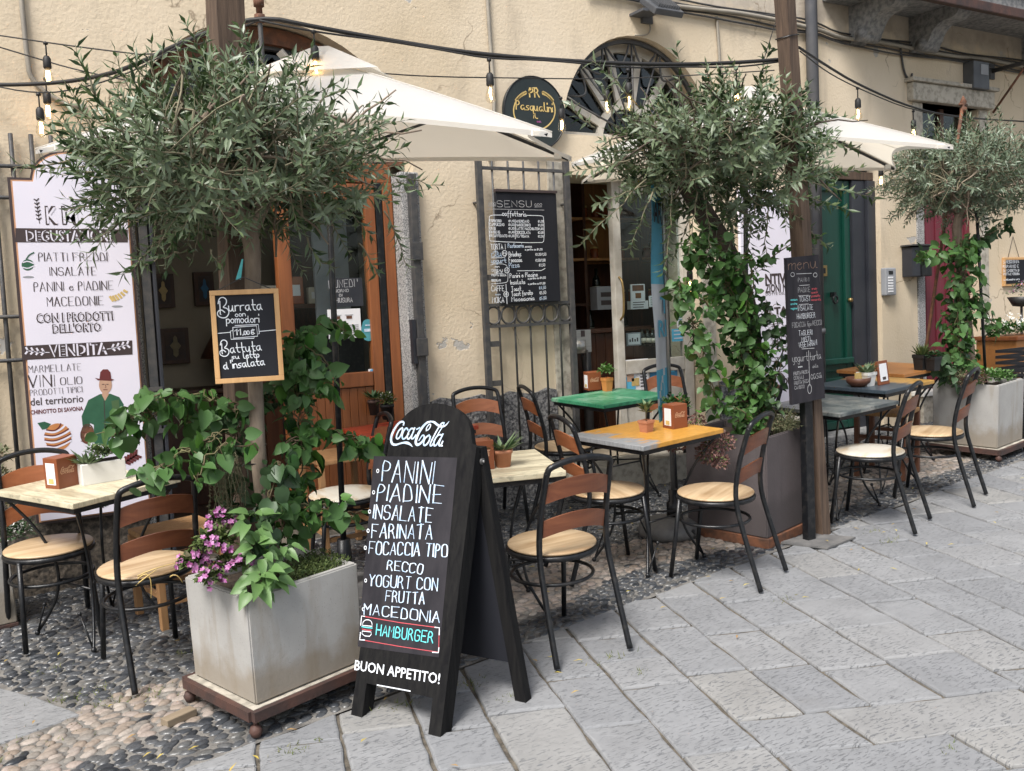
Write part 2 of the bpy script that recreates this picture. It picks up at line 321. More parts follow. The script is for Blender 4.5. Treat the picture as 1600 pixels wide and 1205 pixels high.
# ------------------------------------------------------------------ mesh builder
def V3(*a): return Vector(a)
class MB:
    """collects shapes of one part; build() links them as ONE mesh object"""
    def __init__(s): s.v = []; s.f = []; s.m = []; s.sm = []; s.mats = []
    def mi(s, m):
        m = M[m] if isinstance(m, str) else m
        if m not in s.mats: s.mats.append(m)
        return s.mats.index(m)
    def add(s, vs, fs, m=None, smooth=False):
        o = len(s.v); s.v += [tuple(v) for v in vs]; k = s.mi(m) if m else 0
        for f in fs: s.f.append(tuple(o+i for i in f)); s.m.append(k); s.sm.append(smooth)
    def box(s, x0, x1, y0, y1, z0, z1, m=None, X=None, bev=0):
        if bev:
            bm = bmesh.new(); bmesh.ops.create_cube(bm, size=1)
            for v in bm.verts: v.co = Vector(((x0+x1)/2+v.co.x*(x1-x0), (y0+y1)/2+v.co.y*(y1-y0), (z0+z1)/2+v.co.z*(z1-z0)))
            bmesh.ops.bevel(bm, geom=list(bm.edges), offset=bev, segments=2, affect='EDGES', profile=.6)
            vs = [v.co.copy() for v in bm.verts]; bm.verts.index_update(); fs = [[v.index for v in f.verts] for f in bm.faces]; bm.free()
        else:
            vs = [Vector((x, y, z)) for z in (z0, z1) for y in (y0, y1) for x in (x0, x1)]
            fs = [(0, 2, 3, 1), (4, 5, 7, 6), (0, 1, 5, 4), (2, 6, 7, 3), (0, 4, 6, 2), (1, 3, 7, 5)]
        if X: vs = [X @ v for v in vs]
        s.add(vs, fs, m)
    def tube(s, pts, r, n=8, m=None, closed=False, caps=True):
        pts = [Vector(p) for p in pts]; k = len(pts)
        rs = r if isinstance(r, (list, tuple)) else [r]*k
        up = None; vs = []; fs = []
        for i, p in enumerate(pts):
            a = pts[(i-1) % k] if closed or i > 0 else p; b = pts[(i+1) % k] if closed or i < k-1 else p
            d = (b-a).normalized()
            if up is None:
                up = d.cross(Vector((0, 0, 1)) if abs(d.z) < .9 else Vector((0, 1, 0))).normalized()
            else:
                up = (up - d*up.dot(d)); up = up.normalized() if up.length > 1e-6 else d.orthogonal().normalized()
            q = d.cross(up)
            for j in range(n):
                an = 2*pi*j/n; vs.append(p + (up*cos(an)+q*sin(an))*rs[i])
        for i in range(k if closed else k-1):
            for j in range(n):
                a, b = i*n+j, i*n+(j+1) % n; c, d = ((i+1) % k)*n+(j+1) % n, ((i+1) % k)*n+j
                fs.append((a, b, c, d))
        if caps and not closed: fs += [tuple(range(n))[::-1], tuple((k-1)*n+j for j in range(n))]
        s.add(vs, fs, m, n > 4)
    def lathe(s, prof, n=20, m=None, c=(0, 0, 0), smooth=True, a0=0):
        vs = []; fs = []; k = len(prof)
        for (r, z) in prof:
            for j in range(n):
                an = a0+2*pi*j/n; vs.append((c[0]+r*cos(an), c[1]+r*sin(an), c[2]+z))
        for i in range(k-1):
            for j in range(n): fs.append((i*n+j, i*n+(j+1) % n, (i+1)*n+(j+1) % n, (i+1)*n+j))
        fs.append(tuple(range(n))[::-1]); fs.append(tuple((k-1)*n+j for j in range(n)))
        s.add(vs, fs, m, smooth)
    def prism(s, poly, O, U, V, t, m=None):
        """flat outline poly (u, v) at O + uU + vV, given thickness t along U x V"""
        O, U, V = Vector(O), Vector(U), Vector(V); W = U.cross(V).normalized(); k = len(poly)
        vs = [O+U*a+V*b for a, b in poly] + [O+U*a+V*b+W*t for a, b in poly]
        fs = [tuple(range(k))[::-1], tuple(range(k, 2*k))] + [(i, (i+1) % k, k+(i+1) % k, k+i) for i in range(k)]
        s.add(vs, fs, m)
    def ribbon(s, pts, w, O, U, V, lift, m=None):
        k = len(pts)
        if k < 2: return
        ws = w if isinstance(w, (list, tuple)) else [w]*k
        W = U.cross(V).normalized(); vs = []
        for i, (x, y) in enumerate(pts):
            a = pts[max(0, i-1)]; b = pts[min(k-1, i+1)]
            dx, dy = b[0]-a[0], b[1]-a[1]; l = math.hypot(dx, dy) or 1; nx, ny = -dy/l, dx/l
            if i in (0, k-1):
                e = (-1 if i == 0 else 1)*ws[i]*.35; x += dx/l*e; y += dy/l*e
            for sg in (1, -1): vs.append(O+U*(x+nx*ws[i]*.5*sg)+V*(y+ny*ws[i]*.5*sg)+W*lift)
        s.add(vs, [(2*i+1, 2*i+3, 2*i+2, 2*i) for i in range(k-1)], m)
    def build(s, name, parent=None, m=None, loc=None):
        me = bpy.data.meshes.new(name); me.from_pydata(s.v, [], s.f)
        if m: s.mats = [M[m] if isinstance(m, str) else m] if not s.mats else s.mats
        for x in s.mats: me.materials.append(x)
        if len(s.mats) > 1: me.polygons.foreach_set('material_index', s.m)
        me.polygons.foreach_set('use_smooth', s.sm); me.update()
        o = bpy.data.objects.new(name, me); COL.objects.link(o)
        if parent: o.parent = parent
        if loc: o.location = loc
        return o
def tag(o, label=None, cat=None, group=None, kind=None):
    for k, v in (('label', label), ('category', cat), ('group', group), ('kind', kind)):
        if v: o[k] = v
    return o
def thing(name, label, cat, loc, deg=0, group=None, tilt=False):
    o = bpy.data.objects.new(name, None); COL.objects.link(o); o.empty_display_size = .1
    o.location = loc; q = Quaternion((0, 0, 1), radians(deg))
    o.rotation_mode = 'QUATERNION'; o.rotation_quaternion = TILT @ q if tilt else q
    return tag(o, label, cat, group)
KIDS = {}
def copy_thing(root, loc, deg, label, group=None, tilt=True, sub=None):
    """a copy of a thing with copies of its parts and sub-parts; sub swaps part materials"""
    c = root.copy(); COL.objects.link(c); c.location = loc
    q = Quaternion((0, 0, 1), radians(deg)); c.rotation_quaternion = TILT @ q if tilt else q
    c['label'] = label
    if group: c['group'] = group
    def rec(a, b):
        for ch in [o for o in COL.objects if o.parent == a]:
            d = ch.copy(); COL.objects.link(d); d.parent = b
            st = ch.name.split('.')[0]
            if sub and st in sub:
                d.data = ch.data.copy(); d.data.materials.clear(); d.data.materials.append(M[sub[st]])
            rec(ch, d)
    rec(root, c); return c
def gp(x, y, z=0): return Vector((x, y, gz(x, y)+z))
def smooth(pts, it=2, closed=False):
    for _ in range(it):
        q = [] if closed else [pts[0]]
        n = len(pts)
        for i in range(n if closed else n-1):
            a, b = pts[i], pts[(i+1) % n]
            q.append(tuple(a[k]*.75+b[k]*.25 for k in range(len(a)))); q.append(tuple(a[k]*.25+b[k]*.75 for k in range(len(a))))
        if not closed: q.append(pts[-1])
        pts = q
    return pts
# ------------------------------------------------------------------ lettering
GL = dict(A='022842 1434', B='0208283746353544433202 0535', C='4738180703123243', D='02082837433202', E='48080242 0535', F='480802 0535',
 G='47381807031232434525', H='0208 4248 0545', I='0208', J='3833221203', K='0208 480542', L='080242', M='0208254842', N='02084248',
 O='1807031232434738281 8', P='02082837362505', Q='18070312324347381 8 2442', R='0208283736250 5 2542', S='473818070615354443321203', T='0848 2822',
 U='080312324348', V='082248', W='0812263248', X='0842 0248', Y='082548 2522', Z='08480242')
GL['O'] = '180703123243473818'; GL['Q'] = '180703123243473818 2442'; GL['R'] = '02082837362505 2542'
GL.update({'0': '180703123243473818', '1': '062822', '2': '07384746 02'.replace(' ', '')+'42', '3': '0838473525 2544331202', '4': '38044 4 3832'.replace(' ', '')[:6]+' 3832',
 '5': '48080525443312 02'.replace(' ', ''), '6': '3807031232434415', '7': '084822', '8': '1807153544331203153547381 8'.replace(' ', ''), '9': '4535160718384743 22'.replace(' ', ''),
 ',': '2311', '.': '2223', '!': '2824 2223', "'": '2826', '/': '0248', '-': '1535', '€': '47281704031 22243 0636 0434'.replace('1 2', '12'), ':': '2223 2526', '*': '151625 15'.replace(' ', '')})
LW = dict(a='35150403122234353342', b='08022233342504', c='342515040312 2233'.replace(' ', ''), d='3515040312223438 3342'.replace(' ', ''), e='0434251504031222 33'.replace(' ', ''),
 f='38281710 0535', g='3515040312223435312 01001'.replace(' ', ''), h='0802 0415253432', i='0502 0708', j='1511 0', k='0802 350432', l='08031222', m='0502 0415252422 2435454442',
 n='0502 0415253432', o='150403122233342515', p='0500 04152534332212 03', q='3515040312223435 3530', r='0502 04152535', s='351504332202', t='18132232 0535', u='050312223435 353242',
 v='051235', w='0512243245', x='0532 0235', y='05031222 35312010', z='05350232')
LW['j'] = '151100'; LW['q'] = '3515040312223435 3530'
def strokes(text, j=0):
    """handwritten strokes of a text, fitted to width 1 and cap height 1"""
    out = []; x = 0
    for ch in text:
        if ch == ' ': x += 3; continue
        low = ch in LW
        g = LW.get(ch) or GL.get(ch) or GL.get(ch.upper()) or ''
        mx = 0
        for st in g.split():
            p = [(int(st[i]), int(st[i+1])-2) for i in range(0, len(st)-1, 2)]
            if not p: continue
            mx = max(mx, max(a for a, b in p))
            p = [(x+a+R.uniform(-j, j), b+R.uniform(-j, j)) for a, b in p]
            if low: p = smooth(p, 2)
            elif ch in 'COSGUDPRBQJ0235689': p = smooth(p, 1)
            out.append(p)
        x += mx+(1.0 if low else 1.5)
    x = max(x-1.2, 1)
    return [[(a/x, b/6) for a, b in p] for p in out]
def wline(mb, text, p0, p1, h, O, U, V, w, m, lift=.0012, bold=0, j=.12):
    """writes text by hand from p0 to p1 (board coordinates), capital height h; bold thickens the down strokes"""
    dx, dy = p1[0]-p0[0], p1[1]-p0[1]; l = math.hypot(dx, dy); nx, ny = (-dy/l, dx/l)
    for n, st in enumerate(strokes(text, j)):
        pts = [(p0[0]+dx*a+nx*h*b, p0[1]+dy*a+ny*h*b) for a, b in st]
        if bold and len(st) > 9:
            ws = []
            for i in range(len(pts)):
                a, b = pts[max(0, i-1)], pts[min(len(pts)-1, i+1)]; ws.append(w*(.7+bold*.8*abs(b[1]-a[1])/(math.hypot(b[0]-a[0], b[1]-a[1]) or 1)))
            mb.ribbon(pts, ws, O, U, V, lift+.0001*n, m)
        elif bold:
            for i in range(len(pts)-1):     # calligraphic: each stroke its own weight
                (xa, ya), (xb, yb) = pts[i], pts[i+1]; vert = abs(yb-ya)/(math.hypot(xb-xa, yb-ya) or 1)
                ww = w*(.7+bold*vert*R.choice((.2, .5, .9, 1.0)))
                mb.ribbon([pts[i], pts[i+1]], [ww, ww*R.uniform(.7, 1.1)], O, U, V, lift+.0001*n+.00002*i, m)
        else: mb.ribbon(pts, w, O, U, V, lift+.0001*n, m)
FONT = {}
def font2d(s, off=0.0):
    k = (s, off)
    if k not in FONT:
        c = bpy.data.curves.new('type', 'FONT'); c.body = s; c.size = 1; c.offset = off; c.resolution_u = 2
        o = bpy.data.objects.new('type', c); me = bpy.data.meshes.new_from_object(o)
        vs = [(v.co.x, v.co.y) for v in me.vertices]; fs = [tuple(p.vertices) for p in me.polygons]
        bpy.data.objects.remove(o); bpy.data.meshes.remove(me); bpy.data.curves.remove(c)
        x0 = min(a for a, b in vs); x1 = max(a for a, b in vs); y1 = max(b for a, b in vs)
        y0 = min(0, 0) if not any(ch in 'gjpqy,Q' for ch in s) else 0
        FONT[k] = ([((a-x0)/(x1-x0), (b-y0)/(y1-y0)) for a, b in vs], fs)
    return FONT[k]
def tline(mb, text, p0, p1, h, O, U, V, m, lift=.0012, off=0.0):
    vs, fs = font2d(text, off); dx, dy = p1[0]-p0[0], p1[1]-p0[1]; l = math.hypot(dx, dy); nx, ny = (-dy/l, dx/l)
    W = U.cross(V).normalized()
    mb.add([O+U*(p0[0]+dx*a+nx*h*b)+V*(p0[1]+dy*a+ny*h*b)+W*lift for a, b in vs], fs, m)
class Face:
    """the plane of a sign: turns a photograph pixel of its face into coordinates on that face"""
    def __init__(s, O, U, V): s.O, s.U, s.V = Vector(O), Vector(U).normalized(), Vector(V).normalized(); s.N = s.U.cross(s.V).normalized()
    def uv(s, px, py):
        p = PL(px, py, s.O, s.N)-s.O; return (p.dot(s.U), p.dot(s.V))
    def zoom(s, x0, y0, k): return lambda x, y: s.uv(x0+x/k, y0+y/k)
def line(mb, fc, z, text, a, b, h, w, m, bold=0, lift=.0012, j=.12, font=None, O=None, U=None, V=None):
    """text from zoom pixel a to zoom pixel b (its base line), h zoom pixels high"""
    p0, p1 = z(*a), z(*b); q = z(a[0], a[1]-h); hh = math.hypot(q[0]-p0[0], q[1]-p0[1])
    O = fc.O if O is None else O; U = fc.U if U is None else U; V = fc.V if V is None else V
    if font is not None: tline(mb, text, p0, p1, hh, O, U, V, m, lift, font)
    else: wline(mb, text, p0, p1, hh, O, U, V, w, m, lift, bold, j)
COLA = [([(505,300),(517,250),(475,228),(400,275),(330,380),(275,500),(262,600),(290,670),(360,685),(440,655),(520,637),(590,645),(640,675),(682,722)],[30,34,34,40,46,48,46,44,36,26,36,52,34,6]),
 ([(485,355),(420,395),(370,500),(372,570),(425,555),(475,460),(492,375)],30),([(590,392),(565,350),(515,400),(475,500),(490,575),(540,560),(605,470)],30),
 ([(705,375),(655,362),(605,430),(575,530),(592,580),(640,545),(700,430)],30),([(725,355),(660,520),(662,572),(705,555),(745,495)],28),([(762,382),(822,352)],24),
 ([(945,408),(950,350),(1010,275),(1038,300),(1000,385),(945,412)],20),([(1030,235),(950,255),(860,355),(785,480),(737,620),(762,690),(830,665),(897,580),(912,505),(870,492),(805,600)],[30,38,46,50,50,46,40,32,28,24,16]),
 ([(1030,235),(1100,243),(1160,300),(1230,335),(1315,318),(1385,232)],[22,40,40,40,30,8]),([(1005,495),(930,540),(890,640),(902,698),(950,685),(1010,600),(1022,520)],30),
 ([(1290,262),(1245,258),(1170,370),(1080,540),(1022,660),(1024,708),(1062,690),(1092,640)],28),([(1292,262),(1275,310),(1200,430),(1090,610)],18),
 ([(1245,495),(1190,482),(1130,540),(1090,640),(1100,710),(1150,680),(1215,570)],28),([(1268,475),(1190,640),(1192,706),(1232,690),(1265,615)],28),([(1236,700),(1256,700)],26)]
def script_logo(mb, mp, sc, O, U, V, m, lift=.0015):
    for n, (pts, w) in enumerate(COLA):
        ws = w if isinstance(w, list) else [w]*len(pts)
        q = smooth([(a, b, c) for (a, b), c in zip(pts, ws)], 2)
        mb.ribbon([mp(a, b) for a, b, c in q], [c*sc for a, b, c in q], O, U, V, lift+.0001*n, m)
# ------------------------------------------------------------------ leaves
def leaf(mb, p, d, n, L, Wd, m, kind='olive', fold=.25, droop=.15):
    d = d.normalized(); s = d.cross(n)
    s = s.normalized() if s.length > 1e-5 else d.orthogonal().normalized(); u = s.cross(d)
    def pt(a, b, c): return p+d*(L*a)+s*(Wd*b)+u*(c*Wd-droop*L*a*a)
    if kind == 'olive':
        vs = [pt(0, 0, 0), pt(.4, .5, fold), pt(.4, 0, 0), pt(.4, -.5, fold), pt(1, 0, 0)]
        fs = [(0, 2, 1), (0, 3, 2), (1, 2, 4), (2, 3, 4)]
    elif kind == 'needle':
        vs = [pt(0, .5, 0), pt(0, -.5, 0), pt(1, 0, 0)]; fs = [(0, 1, 2)]
    elif kind == 'petal':
        vs = [pt(0, 0, 0), pt(.5, .5, fold), pt(1, .25, .2), pt(1, -.25, .2), pt(.5, -.5, fold)]; fs = [(0, 4, 3, 2, 1)]
    else:
        e = (.13, .38, .5) if kind == 'heart' else (.2, .36, .5)
        vs = [pt(.03, 0, 0), pt(-.06 if kind == 'heart' else .06, .24, fold*.6), pt(.16, .47, fold), pt(.42, .5, fold), pt(.72, .30, fold*.6), pt(1, 0, -.05),
              pt(.72, -.30, fold*.6), pt(.42, -.5, fold), pt(.16, -.47, fold), pt(-.06 if kind == 'heart' else .06, -.24, fold*.6), pt(.4, 0, 0), pt(.72, 0, 0)]
        fs = [(0, 10, 2, 1), (2, 10, 3), (3, 10, 11, 4), (4, 11, 5), (0, 9, 8, 10), (8, 7, 10), (7, 6, 11, 10), (6, 5, 11)]
    mb.add(vs, fs, m, True)
def rv(r=1):
    while True:
        v = Vector((R.uniform(-1, 1), R.uniform(-1, 1), R.uniform(-1, 1)))
        if .05 < v.length < 1: return v.normalized()*r
def curve3(a, b, c, n=7):
    return [a*(1-t)**2+b*(2*t*(1-t))+c*t*t for t in [i/(n-1) for i in range(n)]]
def wobble(pts, k):
    return [pts[0]]+[p+rv(k) for p in pts[1:-1]]+[pts[-1]]
# ================================================================== the setting: ground, flagstones, cobbles
def clip(poly, a, b, c):
    """keeps the part of poly where a*x+b*y >= c"""
    out = []
    for i, p in enumerate(poly):
        q = poly[(i+1) % len(poly)]; fp = a*p[0]+b*p[1]-c; fq = a*q[0]+b*q[1]-c
        if fp >= 0: out.append(p)
        if (fp >= 0) != (fq >= 0):
            t = fp/(fp-fq); out.append((p[0]+t*(q[0]-p[0]), p[1]+t*(q[1]-p[1])))
    return out
gm = MB()
nx = 16
for i in range(nx+1):
    for j in range(nx+1):
        x = -40+80*i/nx; y = -40+80*j/nx; gm.v.append((x, y, gz(x, y)-.012))
for i in range(nx):
    for j in range(nx):
        a = i*(nx+1)+j; gm.f.append((a, a+nx+1, a+nx+2, a+1)); gm.m.append(0); gm.sm.append(False)
gm.mats = [M['joint']]
tag(gm.build('ground'), kind='structure')
B0 = Vector((1.09, 3.533)); BD = Vector((cos(radians(7.7)), sin(radians(7.7)))); BN = Vector((BD.y, -BD.x))   # border of the flagstones; BN points to the street
def border_d(x, y): return (Vector((x, y))-B0).dot(BN)
def slab_poly(mb, poly, top=0.0, jit=.004, inset=.008, bev=.009):
    n = len(poly)
    if n < 3: return
    cx = sum(p[0] for p in poly)/n; cy = sum(p[1] for p in poly)/n
    area = abs(sum(poly[i][0]*poly[(i+1) % n][1]-poly[(i+1) % n][0]*poly[i][1] for i in range(n)))/2
    if area < .004: return
    # subdivide and roughen the outline
    pts = []
    for i in range(n):
        a, b = poly[i], poly[(i+1) % n]; L = math.hypot(b[0]-a[0], b[1]-a[1]); k = max(2, int(L/.07))
        for t in range(k):
            f = t/k; pts.append((a[0]+(b[0]-a[0])*f+R.uniform(-jit, jit), a[1]+(b[1]-a[1])*f+R.uniform(-jit, jit)))
    k = len(pts); tx, ty = R.uniform(-.006, .006), R.uniform(-.006, .006); dz = top+R.uniform(-.003, .003)
    def ring(ins, z):
        out = []
        for (x, y) in pts:
            l = math.hypot(x-cx, y-cy) or 1; f = max(0, 1-ins/l)
            X, Y = cx+(x-cx)*f, cy+(y-cy)*f
            out.append((X, Y, gz(X, Y)+dz+z+tx*(X-cx)+ty*(Y-cy)))
        return out
    vs = ring(inset, -.04)+ring(inset, -bev)+ring(inset+bev*.45, -bev*.3)+ring(inset+bev*1.3, 0)
    fs = []
    for r in range(3):
        for i in range(k): fs.append((r*k+i, r*k+(i+1) % k, (r+1)*k+(i+1) % k, (r+1)*k+i))
    fs.append(tuple(range(3*k, 4*k)))
    mb.add(vs, fs, 'slab', False)
# two joint directions measured on the ground
XD = Vector((cos(radians(-22)), sin(radians(-22)))); LD = Vector((cos(radians(-106)), sin(radians(-106))))
BA = Vector((2.712, 2.46)); BB = Vector((cos(radians(-23)), sin(radians(-23))))     # where the cross band at lower right begins
BBN = Vector((-BB.y, BB.x))
det = XD.x*LD.y-XD.y*LD.x
def pave(s, t): return (B0.x+XD.x*s+LD.x*t, B0.y+XD.y*s+LD.y*t)
slabs = MB()
s = -1.3; edges = []
while s < 9.5: edges.append(s); s += R.uniform(.26, .35)
for i in range(len(edges)-1):
    s0, s1 = edges[i], edges[i+1]; t = -3.6-R.uniform(0, .5)
    while t < 4.2:
        L = R.choice((.28, .34, .40, .44, .50, .56))*R.uniform(.92, 1.08)
        q = [pave(s0, t), pave(s1, t+R.uniform(-.01, .01)), pave(s1, t+L), pave(s0, t+L)]
        q = clip(q, BN.x, BN.y, BN.dot(B0)+R.uniform(-.03, .02))
        if s1 > 1.8: q = clip(q, BBN.x, BBN.y, BBN.dot(BA)+.0)
        slab_poly(slabs, q); t += L
n0 = 0; o = 0.0
while o < 2.6:
    wd = R.uniform(.22, .33); t = -.6-R.uniform(0, .6)
    while t < 7:
        L = R.uniform(.55, 1.05)
        def bp(a, b): return (BA.x+BB.x*a-BBN.x*b, BA.y+BB.y*a-BBN.y*b)
        q = [bp(t, o), bp(t+L, o), bp(t+L+.05, o+wd), bp(t+.05, o+wd)]
        # only right of the last long column
        ln = pave(edges[[k for k, e in enumerate(edges) if e > 1.8][0]-1], 0)
        nn = Vector((-LD.y, LD.x)); nn = nn if nn.x > 0 else -nn
        q = clip(q, nn.x, nn.y, nn.dot(Vector(ln)))
        slab_poly(slabs, q); t += L
    o += wd
tag(slabs.build('flagstone_pavement'), kind='structure')
# cobbles: rounded river pebbles set in mortar, in dark and pale bands
mo = MB()
q = []
for x in [-1.5+i*.5 for i in range(27)]:
    yb = B0.y+(x-B0.x)*BD.y/BD.x
    q.append(((x, yb-.01, gz(x, yb)-.0035), (x, 6.02, gz(x, 6.02)-.0035)))
for i in range(len(q)-1): mo.add([q[i][0], q[i+1][0], q[i+1][1], q[i][1]], [(0, 1, 2, 3)], 'mortar')
tag(mo.build('cobble_bed'), kind='structure')
corner = [tuple(G(-60, 1060).xy), tuple(G(60, 1088).xy), tuple(G(128, 1117).xy), tuple(G(-10, 1168).xy), tuple(G(-120, 1190).xy)]
def inside(p, poly):
    c = False
    for i in range(len(poly)):
        a, b = poly[i], poly[i-1]
        if (a[1] > p[1]) != (b[1] > p[1]) and p[0] < (b[0]-a[0])*(p[1]-a[1])/(b[1]-a[1])+a[0]: c = not c
    return c
pd, pl = MB(), MB()
def pebble(mb, x, y, a, b, h, ang, seg=9):
    vs = []; fs = []; ca, sa = cos(ang), sin(ang); k = R.uniform(0, 6); e = R.uniform(.85, 1.15)
    prof = ((1.0, -.014), (.97, .25*h), (.74, .72*h), (.38, .96*h))
    for (rr, z) in prof:
        for j in range(seg):
            an = 2*pi*j/seg; wb = 1+.09*sin(2*an+k)+.06*sin(3*an+2*k)
            u, v = a*rr*wb*cos(an), b*rr*wb*sin(an)*e; X, Y = x+u*ca-v*sa, y+u*sa+v*ca
            vs.append((X, Y, gz(X, Y)+z-.0045))
    vs.append((x, y, gz(x, y)+h-.0045))
    for r in range(3):
        for j in range(seg): fs.append((r*seg+j, r*seg+(j+1) % seg, (r+1)*seg+(j+1) % seg, (r+1)*seg+j))
    for j in range(seg): fs.append((3*seg+j, 3*seg+(j+1) % seg, 4*seg))
    mb.add(vs, fs, 'pebble_dark' if mb is pd else 'pebble_light', True)
d = .03
row = 0
while d < 2.9:
    a = -2.2; rw = R.uniform(.032, .046)
    while a < 9.2:
        ln = R.uniform(.048, .092) if a < 4.5 else R.uniform(.06, .11)
        p = B0+BD*(a+ln/2)-BN*(d+R.uniform(-.008, .008)); band = d+.05*sin(a*2.3)+.04*sin(a*5)
        light = .26 < band < .74
        if p.y < 5.98 and p.x > -1.2 and not inside((p.x, p.y), corner):
            mb = pl if (light and R.random() > .03) else pd
            kx = R.uniform(.72, 1.08)
            pebble(mb, p.x, p.y, ln*.5*kx, rw*.56, R.uniform(.006, .0125), math.atan2(BD.y, BD.x)+R.uniform(-.7, .7), 9 if p.x < 4 else 6)
        a += ln*.93
    d += rw*.93; row += 1
tag(pd.build('dark_cobbles'), kind='structure'); tag(pl.build('pale_cobbles'), kind='structure')
cs = MB(); slab_poly(cs, corner, .004, .003); tag(cs.build('corner_paving_slab'), kind='structure')
# weeds and fallen leaves in the joints
gr = MB()
for (px, py, n, sp) in ((125, 1085, 90, .09), (160, 1100, 60, .06), (40, 1160, 60, .12), (300, 1020, 40, .06), (235, 1085, 60, .08), (75, 1050, 30, .05), (470, 1170, 40, .05), (950, 1028, 30, .05), (1390, 845, 26, .05), (1365, 830, 20, .05), (730, 1070, 40, .06), (790, 1092, 30, .03), (1480, 1172, 16, .03), (1230, 935, 14, .04), (620, 1100, 26, .05), (1000, 1052, 20, .03)):
    c = G(px, py)
    for _ in range(n):
        x, y = c.x+R.gauss(0, sp), c.y+R.gauss(0, sp*.5)
        leaf(gr, Vector((x, y, gz(x, y)-.005)), Vector((R.uniform(-1, 1), R.uniform(-1, 1), R.uniform(.3, 1.2))), rv(), R.uniform(.012, .035), .005, 'grass', 'needle')
tag(gr.build('joint_weeds'), kind='stuff')
fl = MB()
for _ in range(130):
    a, b = R.uniform(-.8, 6), R.uniform(-.7, 1.8) ; p = B0+BD*a-BN*b
    leaf(fl, Vector((p.x, p.y, gz(p.x, p.y)+.012+R.random()*.012)), Vector((R.uniform(-1, 1), R.uniform(-1, 1), .08)), Vector((0, 0, 1)), R.uniform(.03, .05), .01, 'fallen', 'olive')
tag(fl.build('fallen_leaves'), kind='stuff')

# ================================================================== the building
HO = Vector((4.6, D, .15))
house = thing('cafe_building', 'old ochre plastered building with arched cafe entrances, green door and stone balcony', 'building', HO)
def bw(mb, name, parent=None, m=None):
    """a part whose mesh is given in place coordinates"""
    o = mb.build(name, None, m)
    if parent is not None:
        o.parent = parent
        if parent.type == 'EMPTY': o.matrix_parent_inverse = Matrix.LocRotScale(parent.location, parent.rotation_quaternion, None).inverted()
    return o
def outline_mesh(outer, holes, thick, y, m):
    c = bpy.data.curves.new('outline', 'CURVE'); c.dimensions = '2D'; c.fill_mode = 'BOTH'; c.extrude = thick/2
    for poly in [outer]+holes:
        s = c.splines.new('POLY'); s.points.add(len(poly)-1); s.use_cyclic_u = True
        for p, (x, z) in zip(s.points, poly): p.co = (x, z, 0, 1)
    o = bpy.data.objects.new('outline', c); me = bpy.data.meshes.new_from_object(o)
    mb = MB(); vs = [(v.co.x, y+thick/2-v.co.z, v.co.y) for v in me.vertices]; mb.add(vs, [tuple(p.vertices) for p in me.polygons], m)
    bpy.data.objects.remove(o); bpy.data.curves.remove(c); return mb
def arc(cx, cz, rx, rz, a0, a1, n=24): return [(cx+rx*cos(a0+(a1-a0)*i/n), cz+rz*sin(a0+(a1-a0)*i/n)) for i in range(n+1)]
O1 = [(1.06, -.1), (2.9, -.1)]+arc(1.98, 2.56, .92, .85, 0, pi)
LUN = arc(4.89, 2.83, .735, .79, 0, pi)
O2 = [(4.13, .36), (5.47, .36), (5.47, 2.53), (4.13, 2.53)]
O3 = [(6.74, .0), (7.74, .0), (7.74, 2.9), (6.74, 2.9)]
O4 = [(8.38, .0), (9.28, .0), (9.28, 3.36), (8.38, 3.36)]
wallm = outline_mesh([(-4, -.6), (18, -.6), (18, 9), (-4, 9)], [O1, LUN, O2, O3, O4], .4, D, 'plaster')
bw(wallm, 'wall', house)
for (a, b, z, mt) in ((-4, 1.03, .62, 'brownbase'), (2.935, 3.98, .93, 'roughcast'), (5.63, 6.72, .86, 'roughcast'), (9.4, 18, .6, 'roughcast')):
    pl_ = MB(); n = int((b-a)/.08); top = [(a+(b-a)*i/n, z+.012*sin(i*1.7)+R.uniform(-.008, .008)) for i in range(n+1)]
    pl_.prism([(a, -.3), (b, -.3)]+top[::-1], (0, D-.001, 0), (1, 0, 0), (0, 0, 1), .026, mt); bw(pl_, 'plinth', house)
for nm, (x0, x1, z0, z1, mt) in dict(a=(2.795, 2.93, -.1, 2.5, 'granite'), b=(3.99, 4.125, .2, 2.62, 'stone'), c=(5.475, 5.61, .2, 2.62, 'stone'), d=(8.265, 8.375, .62, 2.52, 'granite'), e=(8.23, 8.375, 2.53, 3.355, 'stone'), f=(9.285, 9.42, .1, 3.355, 'stone'), g=(1.0, 1.075, .1, 2.5, 'granite')).items():
    mb = MB(); mb.box(x0, x1, D-.014, D+.42, z0, z1, mt, bev=.008); bw(mb, 'door_jamb', house)
mb = MB(); mb.box(8.16, 9.46, D-.07, D+.3, 3.36, 3.53, 'stone', bev=.012); mb.box(8.12, 9.5, D-.1, D+.1, 3.533, 3.57, 'stone', bev=.008); bw(mb, 'lintel', house)
mb = MB(); mb.box(4.05, 5.56, D-.34, D+.3, .02, .355, 'stone', bev=.012); bw(mb, 'door_step', house)
mb = MB(); mb.box(8.17, 8.5, D-.12, D+.1, .1, .52, 'stone', bev=.01); mb.box(8.15, 8.52, D-.14, D+.08, .523, .57, 'whitepot', bev=.008); bw(mb, 'stone_base', house)
mb = MB(); mb.box(6.76, 7.72, D-.16, D+.1, .0, .28, 'greystone', bev=.01); bw(mb, 'door_step', house)
